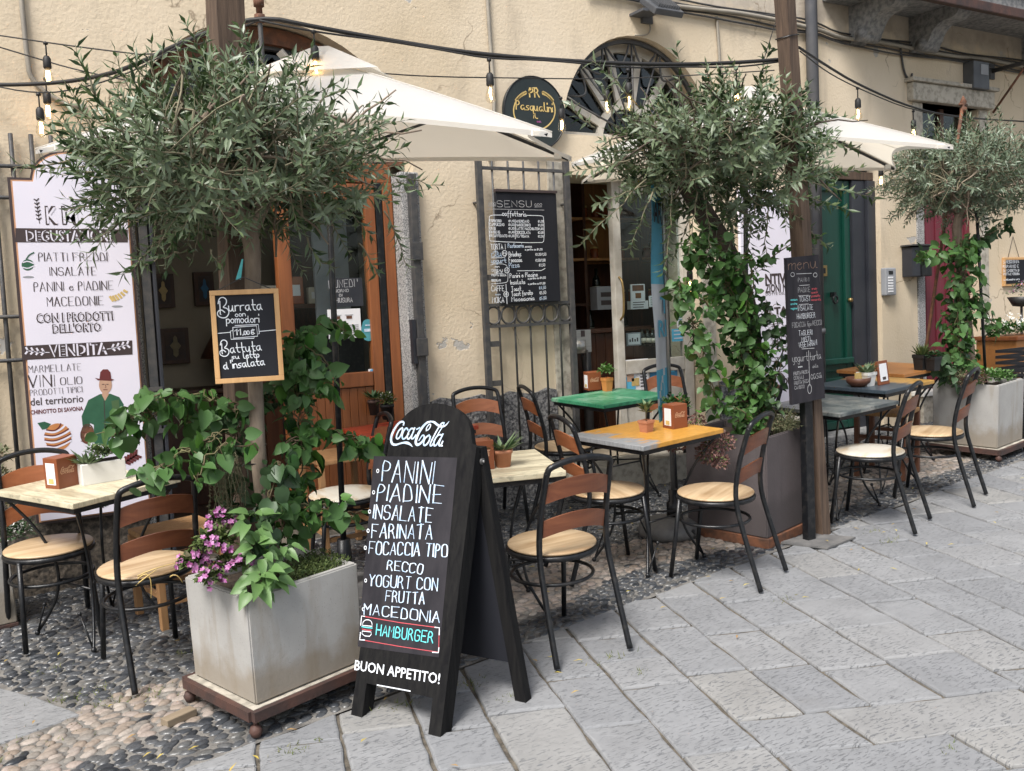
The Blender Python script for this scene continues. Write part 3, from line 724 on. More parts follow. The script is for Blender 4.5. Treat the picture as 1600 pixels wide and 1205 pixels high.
# fanlight over the shop door
def ring(mb, cx, cz, r0, r1, k0, k1, y0, y1, m, n=28, a0=0, a1=pi):
    poly = arc(cx, cz, r0, r0*k0, a0, a1, n)+arc(cx, cz, r1, r1*k1, a1, a0, n)
    mb.prism(poly, (0, y1, 0), (1, 0, 0), (0, 0, 1), y1-y0, m)
fr = MB(); ring(fr, 4.89, 2.83, .735, .66, 1.07, 1.07, D+.16, D+.22, 'whitedoor'); ring(fr, 4.89, 2.83, .30, .25, 1.05, 1.05, D+.16, D+.215, 'whitedoor')
fr.box(4.16, 5.62, D+.158, D+.222, 2.835, 2.885, 'whitedoor')
for k in range(1, 7):
    an = pi*k/7; a, b = Vector((cos(an), 0, sin(an)*1.07)), Vector((-sin(an), 0, cos(an)))
    c = Vector((4.89, D+.19, 2.83)); p0, p1 = c+a*.28, c+a*.68
    fr.add([p0-b*.026+V3(0, -.025, 0), p1-b*.034+V3(0, -.025, 0), p1+b*.034+V3(0, -.025, 0), p0+b*.026+V3(0, -.025, 0), p0-b*.018+V3(0, .02, 0), p1-b*.024+V3(0, .02, 0), p1+b*.024+V3(0, .02, 0), p0+b*.018+V3(0, .02, 0)],
       [(0, 1, 2, 3), (7, 6, 5, 4), (0, 4, 5, 1), (1, 5, 6, 2), (2, 6, 7, 3), (3, 7, 4, 0)], 'whitedoor')
fan = bw(fr, 'fanlight', house)
gl = MB(); gl.prism(arc(4.89, 2.84, .70, .75, 0, pi), (0, D+.2, 0), (1, 0, 0), (0, 0, 1), .004, 'darkglass'); bw(gl, 'pane', fan)
ir = MB(); ring(ir, 4.89, 2.83, .728, .70, 1.07, 1.07, D+.06, D+.09, 'iron')
for k in range(1, 8):
    an = pi*k/8; ir.tube([(4.89, D+.075, 2.86), (4.89+.70*cos(an), D+.075, 2.83+.75*sin(an))], .008, 6, 'iron')
    a0 = pi*(k-1)/8; mid = (a0+an)/2
    q = [(.70, a0+.03), (.60, a0+.10), (.545, mid), (.60, an-.10), (.70, an-.03)]
    ir.tube(smooth([(4.89+r*cos(t), D+.075, 2.83+r*1.07*sin(t)) for r, t in q], 2), .009, 5, 'iron')
bw(ir, 'iron_grille', fan)
# big cafe arch: rusty arch frame, fan glass, timber shop front
ar = MB(); ring(ar, 1.98, 2.56, .90, .79, .93, .93, D+.12, D+.24, 'rust'); ring(ar, 1.98, 2.56, .79, .765, .93, .93, D+.16, D+.2, 'iron')
for dx in (-.5, -.17, .17, .5): ar.box(1.98+dx-.012, 1.98+dx+.012, D+.17, D+.2, 2.6, 2.56+.8*math.sqrt(max(0, 1-(dx/.86)**2))-.01, 'iron')
ar.tube([(2.05, D+.1, 3.25), (2.5, D+.1, 2.75)], .03, 4, 'whitedoor'); ar.tube([(1.4, D+.1, 3.1), (1.9, D+.1, 2.7)], .014, 4, 'iron')
fa = bw(ar, 'fanlight', house)
gl = MB(); gl.prism(arc(1.98, 2.58, .80, .74, 0, pi), (0, D+.215, 0), (1, 0, 0), (0, 0, 1), .004, 'darkglass'); bw(gl, 'pane', fa)
mb = MB(); mb.box(1.08, 2.79, D+.13, D+.27, 2.44, 2.57, 'door_wood', bev=.006); bw(mb, 'lintel', house)
sf = MB(); Y0 = D+.12
for (x0, x1, z0, z1, mt) in ((1.955, 2.045, .25, 2.44, 'door_wood'), (2.58, 2.655, .25, 2.44, 'door_wood'), (2.715, 2.79, .2, 2.44, 'door_wood'), (2.66, 2.71, .2, 2.44, 'black'), (2.05, 2.575, 1.06, 1.16, 'door_wood'), (2.05, 2.575, .25, .34, 'door_wood'), (2.05, 2.575, 2.32, 2.43, 'door_wood')):
    sf.box(x0, x1, Y0, Y0+.07, z0, z1, mt, bev=.006)
for k in range(9): sf.box(2.05+k*.0585, 2.106+k*.0585, Y0+.015, Y0+.045, .345, 1.055, 'door_wood', bev=.003)
shop = bw(sf, 'shop_front', house)
gl = MB(); gl.box(2.05, 2.575, Y0+.03, Y0+.036, 1.163, 2.317, 'glass'); bw(gl, 'pane', shop)
# interior room of the cafe
rm = MB()
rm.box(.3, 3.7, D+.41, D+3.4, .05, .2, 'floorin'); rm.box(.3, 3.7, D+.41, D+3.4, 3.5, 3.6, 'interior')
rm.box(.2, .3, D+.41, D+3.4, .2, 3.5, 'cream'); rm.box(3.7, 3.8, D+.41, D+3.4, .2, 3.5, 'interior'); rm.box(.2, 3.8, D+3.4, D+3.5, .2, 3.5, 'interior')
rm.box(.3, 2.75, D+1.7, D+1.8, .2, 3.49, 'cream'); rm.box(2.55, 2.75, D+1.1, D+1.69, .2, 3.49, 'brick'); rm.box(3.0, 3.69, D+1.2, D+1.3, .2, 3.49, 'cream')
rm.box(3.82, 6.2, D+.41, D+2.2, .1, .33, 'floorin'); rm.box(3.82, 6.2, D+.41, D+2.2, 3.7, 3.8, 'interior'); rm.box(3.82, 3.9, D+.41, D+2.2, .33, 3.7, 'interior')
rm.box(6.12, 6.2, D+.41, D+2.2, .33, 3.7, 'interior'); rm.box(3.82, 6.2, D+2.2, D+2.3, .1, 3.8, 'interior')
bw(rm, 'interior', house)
# white glazed shop door, ajar frame and mullion
wd = MB(); y0 = D+.1
for (x0, x1, z0, z1) in ((4.66, 4.735, .37, 2.52), (5.36, 5.455, .37, 2.52), (4.74, 5.355, .98, 1.09), (4.74, 5.355, .37, .47), (4.74, 5.355, 2.42, 2.52)):
    wd.box(x0, x1, y0, y0+.06, z0, z1, 'whitedoor', bev=.006)
wd.box(4.74, 5.355, y0+.02, y0+.045, .473, .977, 'whitedoor'); wd.box(5.0, 5.3, y0+.008, y0+.018, .53, .93, 'whitedoor', bev=.004)
wdo = bw(wd, 'shop_door', house)
gl = MB(); gl.box(4.74, 5.355, y0+.028, y0+.034, 1.093, 2.417, 'glass'); bw(gl, 'pane', wdo)
hd = MB(); hd.tube(smooth([(4.70, y0, 1.42), (4.70, y0-.05, 1.46), (4.70, y0-.05, 1.72), (4.70, y0, 1.76)], 2), .009, 8, 'brass'); bw(hd, 'handle', wdo)
# green door
gd = MB(); y0 = D+.12
gd.box(6.80, 7.44, y0+.02, y0+.06, .29, 2.6, 'greendoor')
for (x0, x1, z0, z1) in ((6.80, 6.88, .29, 2.6), (7.36, 7.44, .29, 2.6), (6.885, 7.355, .83, .95), (6.885, 7.355, .29, .36), (6.885, 7.355, 2.5, 2.6)): gd.box(x0, x1, y0-.014, y0+.018, z0, z1, 'greendoor', bev=.008)
gd.box(6.93, 7.31, y0+.004, y0+.018, .42, .77, 'greendoor', bev=.006); gd.box(6.82, 7.42, y0-.05, y0-.016, .90, .955, 'greendoor', bev=.008)
gdo = bw(gd, 'green_door', house)
mb = MB(); mb.box(6.91, 7.12, y0-.012, y0+.018, 1.72, 1.82, 'brass', bev=.004); mb.box(6.94, 7.09, y0-.018, y0-.012, 1.745, 1.795, 'black'); bw(mb, 'mail_slot', gdo)
mb = MB(); mb.lathe([(.0, 0), (.03, .0), (.034, .01), (.0, .014)], 14, 'black'); 
mb = MB(); mb.tube([(7.2+.03*cos(a*pi/6), y0-.03, 1.5+.035*sin(a*pi/6)) for a in range(12)], .009, 6, 'black', True); mb.box(7.185, 7.215, y0-.03, y0+.018, 1.53, 1.57, 'black'); bw(mb, 'knocker', gdo)
mb = MB(); mb.tube([(7.4, y0-.05, 1.49), (7.4, y0-.02, 1.49)], .02, 10, 'brass'); bw(mb, 'handle', gdo)
nf = MB()
for (x0, x1, z0, z1) in ((6.745, 6.795, .1, 2.6), (7.445, 7.62, .1, 2.6), (7.625, 7.735, .1, 2.6)): nf.box(x0, x1, y0-.04-.03*(x0 > 7.6), y0+.06, z0, z1, 'navy', bev=.006)
nf.box(6.745, 7.735, y0-.05, y0+.06, 2.605, 2.68, 'post', bev=.005); nf.box(6.745, 7.735, y0+.02, y0+.03, 2.68, 2.895, 'darkglass'); nf.box(7.2, 7.24, y0, y0+.02, 2.68, 2.895, 'whitedoor')
bw(nf, 'door_frame', house)
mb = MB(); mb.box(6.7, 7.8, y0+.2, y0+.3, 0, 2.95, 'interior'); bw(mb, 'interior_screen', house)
# crimson shutter door with dark transom
rd = MB(); y0 = D+.1
for k in range(11): rd.box(8.385+k*.0805, 8.385+k*.0805+.077, y0+.012*(k % 2), y0+.05, .1, 2.45, 'reddoor', bev=.006)
rdo = bw(rd, 'red_door', house)
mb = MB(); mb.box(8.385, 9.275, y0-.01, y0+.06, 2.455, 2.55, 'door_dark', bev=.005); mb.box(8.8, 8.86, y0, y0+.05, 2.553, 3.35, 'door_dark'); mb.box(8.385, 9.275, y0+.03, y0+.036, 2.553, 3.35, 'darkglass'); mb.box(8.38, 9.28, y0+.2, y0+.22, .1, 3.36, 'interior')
bw(mb, 'transom', house)
# balcony on carved brackets
bl = MB(); bl.box(7.0, 14, 5.40, D-.002, 4.14, 4.30, 'greystone', bev=.015); bl.box(6.96, 14, 5.34, D-.002, 4.303, 4.37, 'greystone', bev=.012); bl.box(7.0, 14, 5.36, 5.42, 4.05, 4.138, 'rustdark', bev=.01)
bal = bw(bl, 'balcony', house)
for x in (7.35, 8.2, 10.05):
    mb = MB(); pr = smooth([(0, 0), (.50, 0), (.54, -.05), (.47, -.12), (.34, -.12), (.25, -.18), (.2, -.29), (.12, -.33), (.05, -.30), (0, -.34)], 2)
    mb.prism([(a, b) for a, b in pr], (x, D, 4.138), (0, -1, 0), (0, 0, 1), -.2, 'greystone')
    mb.tube([(x-.012, D-.13, 3.86), (x+.212, D-.13, 3.86)], .06, 14, 'greystone'); mb.tube([(x-.018, D-.13, 3.86), (x+.218, D-.13, 3.86)], .03, 10, 'greystone')
    bw(mb, 'balcony_bracket', bal)
mb = MB(); mb.box(8.6, 14, 5.43, 5.45, 4.372, 5.2, 'salmon')
for k in range(60):
    x = 7.02+k*.115; mb.tube([(x, 5.405, 4.372), (x, 5.405, 5.2)], .009, 5, 'iron')
    if k % 2 == 0: mb.tube(smooth([(x, 5.40, 4.42), (x+.05, 5.40, 4.44), (x+.05, 5.40, 4.52), (x+.01, 5.40, 4.53), (x+.0, 5.40, 4.62), (x+.06, 5.40, 4.66)], 2), .007, 5, 'iron')
mb.box(7.0, 14, 5.38, 5.43, 5.2, 5.24, 'iron'); bw(mb, 'railing', bal)
# pipes and cable runs
dp = MB(); dp.tube([(6.775, D-.075, .2), (6.775, D-.075, 9)], .052, 14, 'darkpipe')
for z in (1.2, 2.9, 4.4, 6): dp.tube([(6.775, D-.075, z), (6.775, D-.075, z+.05)], .06, 14, 'darkpipe')
bw(dp, 'drainpipe', house)
for k in range(5):
    mb = MB(); a = [(4.4+i*.25, D-.018-.012*(k % 3), 3.95-.028*k+.012*sin(i*.9+k)+R.uniform(-.006, .006)+(.05 if i < 3 else 0)-(.05 if i*.25+4.4 > 6.9 else 0)) for i in range(36)]
    mb.tube(smooth(a, 1), .008 if k != 2 else .018, 6, 'iron' if k != 2 else 'zinc'); bw(mb, 'cable_run', house)
for pts, r, mt in (([(.57, 4.6), (.57, 3.0), (.60, 2.90), (.73, 2.80), (.86, 2.79)], .014, 'zinc'), ([(3.53, 5.2), (3.545, 3.4), (3.57, 3.02), (3.5, 2.6)], .014, 'zinc'), ([(5.72, 3.86), (5.74, 3.5), (5.74, 2.7)], .012, 'zinc'), ([(5.0, 3.75), (5.02, 3.68), (4.98, 3.63), (4.86, 3.62)], .006, 'zinc'), ([(8.05, 3.86), (8.1, 3.6), (8.2, 3.55), (8.22, 3.62)], .01, 'iron')):
    mb = MB(); mb.tube(smooth([(x, D-.016, z) for x, z in pts], 2), r, 8, mt)
    for (x, z) in pts[:-1]: mb.tube([(x, D-.016, z-.5), (x, D-.016, z-.47)], r*1.5, 8, mt) if r > .013 and z > 3.2 else None
    bw(mb, 'conduit', house)
# ================================================================== signs
X3, Y3, Z3 = Vector((1, 0, 0)), Vector((0, 1, 0)), Vector((0, 0, 1))
def pw(mb, name, root, m=None):            # a part given in place coordinates under a thing
    o = mb.build(name, root, m); o.matrix_parent_inverse = Matrix.LocRotScale(root.location, root.rotation_quaternion, None).inverted(); return o
def poly(mb, fc, z, pts, m, lift=.001):
    mb.add([fc.O+fc.U*a+fc.V*b+fc.N*lift for a, b in [z(*p) for p in pts]], [tuple(range(len(pts)))], m)
def rib(mb, fc, z, pts, wpx, m, lift=.0014, sm=0):
    q = [z(*p) for p in pts]
    if sm: q = smooth(q, sm)
    a, b = z(*pts[0]), z(pts[0][0]+10, pts[0][1]); k = math.hypot(a[0]-b[0], a[1]-b[1])/10
    mb.ribbon(q, wpx*k, fc.O, fc.U, fc.V, lift, m)
def circle(cx, cy, rx, ry, n=28, a0=0, a1=2*pi): return [(cx+rx*cos(a0+(a1-a0)*i/n), cy+ry*sin(a0+(a1-a0)*i/n)) for i in range(n if a1-a0 > 6.2 else n+1)]
def sprig(mb, fc, z, a, b, n, L, m, w=3, side=1):
    rib(mb, fc, z, [a, ((a[0]+b[0])/2, (a[1]+b[1])/2+4), b], w*.7, m)
    for i in range(1, n+1):
        t = i/n; x, y = a[0]+(b[0]-a[0])*t, a[1]+(b[1]-a[1])*t; dx, dy = b[0]-a[0], b[1]-a[1]; l = math.hypot(dx, dy); dx, dy = dx/l, dy/l
        for sg in (1, -1): rib(mb, fc, z, [(x, y), (x+L*(dx*.6-dy*sg*.8), y+L*(dy*.6+dx*sg*.8))], w*1.6, m)
# tall white menu panel on the left
ys = D-.075
root = thing('shop_sign', 'tall white printed sign with arched top and dark bands, hung on the left window bars', 'sign', (.74, ys+.02, .45))
fc = Face((0, ys-.012, 0), X3, Z3); zA = fc.zoom(0, 230, 3.886); zB = fc.zoom(0, 300, 3.767); zC = fc.zoom(0, 600, 3.767)
def signshape(g): return [(.425+g, .455+g), (1.045-g, .455+g), (1.045-g, 2.375-g), (.955-g*.6, 2.375-g)]+[(.745+(.205-g*.8)*cos(a), 2.38+(.155-g)*sin(a)) for a in [pi*i/20 for i in range(1, 20)]]+[(.535+g*.6, 2.375-g), (.425+g, 2.375-g)]
mb = MB(); mb.prism(signshape(0), (0, ys+.02, 0), X3, Z3, .022, 'ink'); pw(mb, 'frame', root)
mb = MB(); mb.prism(signshape(.014), (0, ys-.002, 0), X3, Z3, .005, 'copper'); pw(mb, 'edging', root)
mb = MB(); mb.prism(signshape(.022), (0, ys-.007, 0), X3, Z3, .005, 'white'); pw(mb, 'panel', root)
mb = MB()
poly(mb, fc, zA, [(92, 492), (776, 500), (776, 579), (94, 578)], 'ink', .001); pw(mb, 'band', root); mb = MB(); poly(mb, fc, zB, [(126, 907), (778, 874), (780, 957), (130, 990)], 'ink', .001)
pw(mb, 'band', root)
def sl(*args, **kw):
    mb = MB(); line(mb, fc, *args, **kw); return mb
for s_, z_, a, b, h in (('DEGUSTAZIONE', zA, (165, 570), (700, 570), 66), ('VENDITA', zB, (297, 970), (637, 953), 70)):
    mb = sl(z_, s_, (a[0]-5, a[1]), (b[0]-5, b[1]), h, 0, 'white', font=.03, lift=.0016); line(mb, fc, z_, s_, (a[0]+3, a[1]), (b[0]+3, b[1]), h, 0, 'ink', font=-.005, lift=.0026); pw(mb, 'lettering', root)
for z_, a, b, n_, L_, m_, w_ in ((zB, (290, 945), (165, 935), 4, 22, 'white', 7), (zB, (630, 925), (745, 900), 4, 22, 'white', 7), (zA, (240, 465), (222, 325), 6, 17, 'ink', 5), (zC, (480, 700), (600, 690), 5, 34, 'coat', 9), (zC, (720, 470), (800, 420), 5, 30, 'hat', 9), (zC, (545, 715), (690, 650), 5, 36, 'ink', 12)):
    mb = MB(); sprig(mb, fc, z_, a, b, n_, L_, m_, w_); pw(mb, 'sprig_print', root)
for s_, a, b in (('K', 278, 352), ('M', 378, 470)):
    mb = sl(zA, s_, (a, 465), (b, 466), 108, 0, 'ink', font=.05); line(mb, fc, zA, s_, (a+8, 464), (b+5, 464), 98, 0, 'white', font=.005, lift=.002); pw(mb, 'lettering', root)
for s_, a, b, h in (('PIATTI FREDDI', (236, 692), (652, 690), 50), ('INSALATE', (304, 780), (588, 777), 50), ('PANINI e PIADINE', (208, 876), (692, 864), 54), ('MACEDONIE', (288, 967), (632, 957), 54)):
    pw(sl(zA, s_, a, b, h, 3.2*.00078, 'ink', bold=1.6, j=.03), 'lettering', root)
for s_, a, b, h in (('CON I PRODOTTI', (222, 1068), (688, 1050), 58), ("DELL'ORTO", (320, 1130), (615, 1117), 56)):
    mb = sl(zA, s_, a, b, h, 0, 'ink', font=.035); line(mb, fc, zA, s_, (a[0]+8, a[1]-3), (b[0]+3, b[1]-3), h*.88, 0, 'white', font=-.012, lift=.002); pw(mb, 'lettering', root)
for z_, s_, a, b, h, w_, kw in ((zB, 'MARMELLATE', (170, 1065), (480, 1048), 40, .0021, dict(bold=1, j=.03)), (zB, 'VINI', (170, 1150), (325, 1143), 68, .0028, dict(bold=2.2, j=.03)), (zB, 'OLIO', (357, 1136), (485, 1128), 42, .0026, dict(bold=1.4, j=.03)), (zC, 'PRODOTTI TIPICI', (178, 70), (485, 47), 34, .0018, dict(bold=1, j=.03)), (zC, 'del territorio', (180, 128), (492, 106), 44, 0, dict(font=.01))):
    pw(sl(z_, s_, a, b, h, w_, 'ink', **kw), 'lettering', root)
pw(sl(zC, 'CHINOTTO DI SAVONA', (180, 180), (490, 155), 25, 0, 'hat', font=.03), 'lettering', root)
mb = MB(); cx, cy, r = 340, 312, 80      # orange drawn as a spiral of peel
poly(mb, fc, zC, circle(cx, cy, r, r), 'peel', .001)
for k in range(4):
    yy = cy-48+k*30
    for off, w_, m_, lf_ in ((0, 12, 'white', .0016), (-10, 8, 'hat', .0020)):
        y0 = yy+off; hl = math.sqrt(max(0, r*r-(y0+16-cy)**2))*.98; hr = math.sqrt(max(0, r*r-(y0-20-cy)**2))*.98
        rib(mb, fc, zC, [(cx-hl, y0+16), (cx-hl*.3, y0+24), (cx+hr*.5, y0+2), (cx+hr, y0-20)], w_, m_, lf_, 2)
poly(mb, fc, zC, [(220, 230), (262, 222), (300, 236), (280, 262), (248, 270)], 'coat'); pw(mb, 'fruit_print', root)
mb = MB(); poly(mb, fc, zA, circle(168, 715, 37, 34), 'coat', .001); rib(mb, fc, zA, [(140, 700), (170, 692), (202, 706)], 8, 'white', .0018, 1); rib(mb, fc, zA, [(138, 730), (170, 738), (204, 722)], 7, 'white', .0018, 1); rib(mb, fc, zA, [(160, 680), (176, 655), (205, 640)], 8, 'coat', .0018, 1); poly(mb, fc, zA, circle(172, 789, 34, 6), 'plastic'); pw(mb, 'fruit_print', root)
mb = MB(); poly(mb, fc, zA, circle(712, 967, 34, 6), 'plastic')
for k in range(6): rib(mb, fc, zA, [(668+k*17, 908+(2-k)*(2-k)*.3-k*k*1.6), (684+k*17, 932-k*k*2.1)], 15, 'gold', .0014)
pw(mb, 'fruit_print', root)
mb = MB()       # printed figure of a farmer in hat and green jacket
poly(mb, fc, zC, [(588, 60), (650, 58), (702, 78), (728, 120), (722, 230), (640, 330), (640, 362), (556, 358), (552, 240), (530, 230), (520, 290), (490, 285), (480, 190), (520, 95)], 'coat', .001)
poly(mb, fc, zC, [(603, 40), (635, 40), (640, 62), (618, 100), (600, 66)], 'skin', .0012); poly(mb, fc, zC, circle(620, 5, 38, 52), 'skin', .0014)
poly(mb, fc, zC, [(558, -36), (585, -30), (590, -70), (606, -86), (634, -86), (650, -68), (654, -30), (672, -26), (655, -18), (575, -22)], 'hat', .0018)
poly(mb, fc, zC, circle(514, 300, 42, 54), 'rust', .0012); rib(mb, fc, zC, [(478, 300), (486, 250), (514, 236), (544, 250), (552, 296)], 7, 'rust', .0016, 2); poly(mb, fc, zC, circle(517, 308, 20, 22), 'skin', .0018)
for yy in (282, 312, 336): rib(mb, fc, zC, [(476, yy), (514, yy+8), (552, yy)], 4, 'hat', .0022)
rib(mb, fc, zC, [(612, 100), (618, 220), (612, 350)], 5, 'ink', .0016); poly(mb, fc, zC, [(655, 100), (700, 92), (704, 150), (662, 155)], 'succ', .0015)
for ex in (607, 632): rib(mb, fc, zC, [(ex-5, 2), (ex+5, 2)], 4, 'ink', .0022)
rib(mb, fc, zC, [(609, 34), (631, 34)], 4, 'hat', .0022); rib(mb, fc, zC, [(619, 5), (624, 20), (618, 23)], 3, 'hat', .0022)
pw(mb, 'figure_print', root)
# window bars behind it and the steel post of the gate
root = thing('window_bars', 'dark iron window bars on the wall behind the tall white sign', 'window bars', (.5, D, .9))
mb = MB()
for x in (-.16, -.06, .04, .14, .24, .36, .46, .56, .66, .78, .9, .99): mb.tube([(x, D-.03, .62), (x, D-.03, 2.62)], .012, 6, 'iron')
for z in (.75, 1.38, 1.62, 2.27, 2.44): mb.tube([(-.2, D-.042, z), (1.02, D-.042, z)], .012, 6, 'iron')
pw(mb, 'bars', root)
root = thing('folding_gate', 'folded dark steel gate leaf against the left side of the cafe entrance', 'gate', (1.12, D-.02, .1))
mb = MB(); mb.box(1.085, 1.135, D-.05, D-.012, .1, 2.5, 'iron', bev=.004); mb.box(1.145, 1.165, D-.06, D+.1, .1, 2.5, 'navy', bev=.004)
for z in (.9, 1.15, 1.9): mb.box(1.0, 1.15, D-.075, D-.055, z, z+.025, 'iron')
pw(mb, 'frame', root)
root = thing('folding_gate', 'folded dark steel gate leaf against the granite jamb right of the cafe entrance', 'gate', (2.87, D-.03, .1))
mb = MB(); mb.box(2.835, 2.885, D-.075, D-.02, .1, 2.48, 'iron', bev=.004); mb.box(2.80, 2.83, D-.06, D-.02, 1.2, 1.5, 'navy')
for z in (.7, 1.25, 1.9): mb.box(2.82, 2.9, D-.09, D-.07, z, z+.12, 'iron', bev=.003)
pw(mb, 'frame', root)
# iron grille with the chalk price board
root = thing('window_grille', 'tall iron grille with a band of rings on the wall between the two entrances', 'grille', (3.73, D, .5))
mb = MB()
for x in (3.36, 4.10): mb.box(x-.022, x+.022, D-.11, D-.075, .42, 2.62, 'iron', bev=.004)
for x in (3.47, 3.60, 3.73, 3.86, 3.99): mb.tube([(x, D-.09, .50), (x, D-.09, 2.60)], .009, 6, 'iron')
for z in (2.535, 1.575, 1.425, .56): mb.box(3.34, 4.12, D-.104, D-.082, z-.011, z+.011, 'iron')
for z in (1.75, 1.28, 1.0): mb.box(3.36, 3.46, D-.1, D-.085, z, z+.04, 'iron')
for k in range(6): mb.tube([(3.425+k*.122+.058*cos(a*pi/10), D-.093, 1.5+.062*sin(a*pi/10)) for a in range(20)], .008, 6, 'iron', True)
for z in (.8, 2.3):
    for x in (3.36, 4.10): mb.tube([(x, D-.08, z), (x, D+.01, z)], .01, 6, 'iron')
pw(mb, 'bars', root)
root = thing('menu_board', 'black chalk price board crowded with small white writing, hung on the ringed iron grille', 'chalkboard', (3.72, D-.12, 1.58))
mb = MB(); mb.box(3.465, 3.975, D-.135, D-.112, 1.585, 2.365, 'board', bev=.003); mb.box(3.46, 3.98, D-.145, D-.112, 2.367, 2.385, 'ink'); pw(mb, 'panel', root)
fc = Face((0, D-.1355, 0), X3, Z3); z = fc.zoom(750, 300, 6.69); mb = MB(); W1 = .0038
line(mb, fc, z, 'SENSU', (180, 158), (540, 158), 66, W1, 'chalkdim'); 
for a in ((90, 150), (570, 160)):
    rib(mb, fc, z, [(a[0], a[1]-2), (a[0]+75, a[1]-4)], 4, 'chalkdim'); line(mb, fc, z, 'coo', (a[0], a[1]-12), (a[0]+75, a[1]-14), 50, W1*.7, 'chalkdim')
rib(mb, fc, z, [(80, 178), (670, 190)], 4, 'chalkdim')
line(mb, fc, z, 'caffetteria', (232, 248), (482, 258), 52, W1, 'chalk')
rib(mb, fc, z, [(230, 242), (115, 242), (92, 265), (96, 500), (118, 518), (640, 535), (672, 512), (666, 265), (645, 248), (485, 245)], 5, 'chalk', sm=1)
for i, (a, b, c, d) in enumerate((('ESPRESSO', '€1,10', 'AMERICANO', '€1,30'), ('CAPPUCCINO', '€1,50', 'MAROCCHINO', '€1,50'), ('ORZO', '€1,30', 'LATTE MACCHIATO', '€1,80'), ('GINSENG', '€1,40', 'CIOCCOLATA', '€3,00'), ('DECAFFEINATO', '€1,20', 'TE/TISANA', '€2,50'))):
    y = 315+i*39; line(mb, fc, z, a, (102, y), (102+len(a)*15, y+2), 26, W1*.75, 'chalk'); line(mb, fc, z, b, (300, y), (358, y), 22, W1*.7, 'chalk')
    line(mb, fc, z, c, (376, y+4), (376+len(c)*15, y+6), 26, W1*.75, 'chalk'); line(mb, fc, z, d, (608, y+4), (662, y+4), 22, W1*.7, 'chalk')
rib(mb, fc, z, [(366, 290), (368, 492)], 5, 'chalk')
for s_, a, b, h in (('TORTA', (115, 603), (240, 598), 56), ('della', (135, 632), (185, 630), 22), ('CASA', (122, 682), (228, 678), 42), ('yogurt', (118, 742), (272, 738), 50), ('con', (152, 790), (200, 790), 24), ('CEREALI', (120, 830), (235, 830), 20), ('MIELE', (150, 852), (235, 852), 18), ('FRUTTA SECCA', (120, 880), (272, 880), 22), ('CIOCCOLATO', (120, 935), (215, 935), 20), ('CAFFE', (122, 1038), (252, 1036), 58), ('con', (160, 1080), (212, 1080), 22), ('MOKA', (130, 1160), (252, 1158), 60),
  ('Pasticceria', (292, 582), (455, 580), 42), ('secca', (470, 582), (540, 580), 26), ('a partire da €1,20', (470, 612), (650, 610), 20), ('Brioches', (302, 676), (428, 670), 50), ('€1,20/1,50', (582, 666), (690, 664), 26), ('Focaccia', (302, 735), (438, 730), 50), ('€1,50/2,00', (582, 728), (682, 726), 26), ('Pizza', (305, 795), (412, 785), 52), ('€2,50', (618, 778), (680, 776), 26),
  ('Panini e Piadine', (312, 900), (600, 882), 46), ('a partire da €4,50', (500, 915), (685, 906), 22), ('Insalate', (320, 968), (470, 960), 46), ('a partire da €7,00', (502, 970), (680, 964), 20), ('Toast', (330, 1038), (428, 1030), 48), ('€4,50', (620, 1020), (688, 1012), 30), ('Toast farcito', (330, 1090), (548, 1072), 46), ('€5,50', (625, 1070), (690, 1064), 30), ('Macedonia', (332, 1145), (568, 1130), 46), ('€5,00', (625, 1130), (694, 1120), 30)):
    line(mb, fc, z, s_, a, b, h, W1*(1 if h > 35 else .7), 'chalk' if R.random() > .12 else 'chalkblue')
rib(mb, fc, z, [(390, 825), (640, 822), (680, 800)], 5, 'chalk'); rib(mb, fc, z, [(115, 690), (265, 688), (272, 640)], 4, 'chalk', sm=1); rib(mb, fc, z, [(110, 765), (150, 750), (270, 755), (290, 800), (292, 930), (270, 950), (115, 962)], 4, 'chalk', sm=1); rib(mb, fc, z, [(262, 545), (264, 600)], 4, 'chalk'); rib(mb, fc, z, [(270, 965), (282, 1170)], 6, 'chalk')
for cx, cy in ((256, 640), (280, 820), (272, 1070)): rib(mb, fc, z, circle(cx, cy, 25, 27)+[(cx+25, cy)], 5, 'chalk'); line(mb, fc, z, '€4', (cx-14, cy+10), (cx+14, cy+10), 20, W1*.6, 'chalk')
pw(mb, 'lettering', root)
# round green sign
root = thing('round_sign', 'dark round sign with gold script and a gold wreath, beside the fanlight', 'sign', (3.915, D-.05, 2.68))
mb = MB(); c0 = P(836, 177, D-.05); rr = .262
mb.prism([(c0.x+rr*cos(a), c0.z+rr*1.0*sin(a)) for a in [2*pi*i/48 for i in range(48)]], (0, D-.02, 0), X3, Z3, .03, 'signgreen'); mb.tube([(c0.x+rr*cos(a), D-.05, c0.z+rr*sin(a)) for a in [2*pi*i/48 for i in range(48)]], .006, 6, 'black', True); pw(mb, 'panel', root)
fc = Face((0, D-.0505, 0), X3, Z3); z = fc.zoom(780, 110, 10.96); mb = MB()
line(mb, fc, z, 'Pasqualini', (290, 665), (905, 715), 150, .0075, 'gold', bold=.7, j=.03, lift=.002); line(mb, fc, z, 'il', (590, 820), (655, 825), 85, .007, 'gold', lift=.002); line(mb, fc, z, 'PR', (520, 455), (690, 462), 150, .010, 'gold', bold=.6, j=.03, lift=.002)
rib(mb, fc, z, [(505, 400), (520, 340), (560, 300), (640, 300)], 14, 'gold', .002, 2); line(mb, fc, z, 'ca', (645, 890), (712, 893), 40, .005, 'pink', lift=.002)
cx, cy, rx, ry = 600, 690, 355, 340
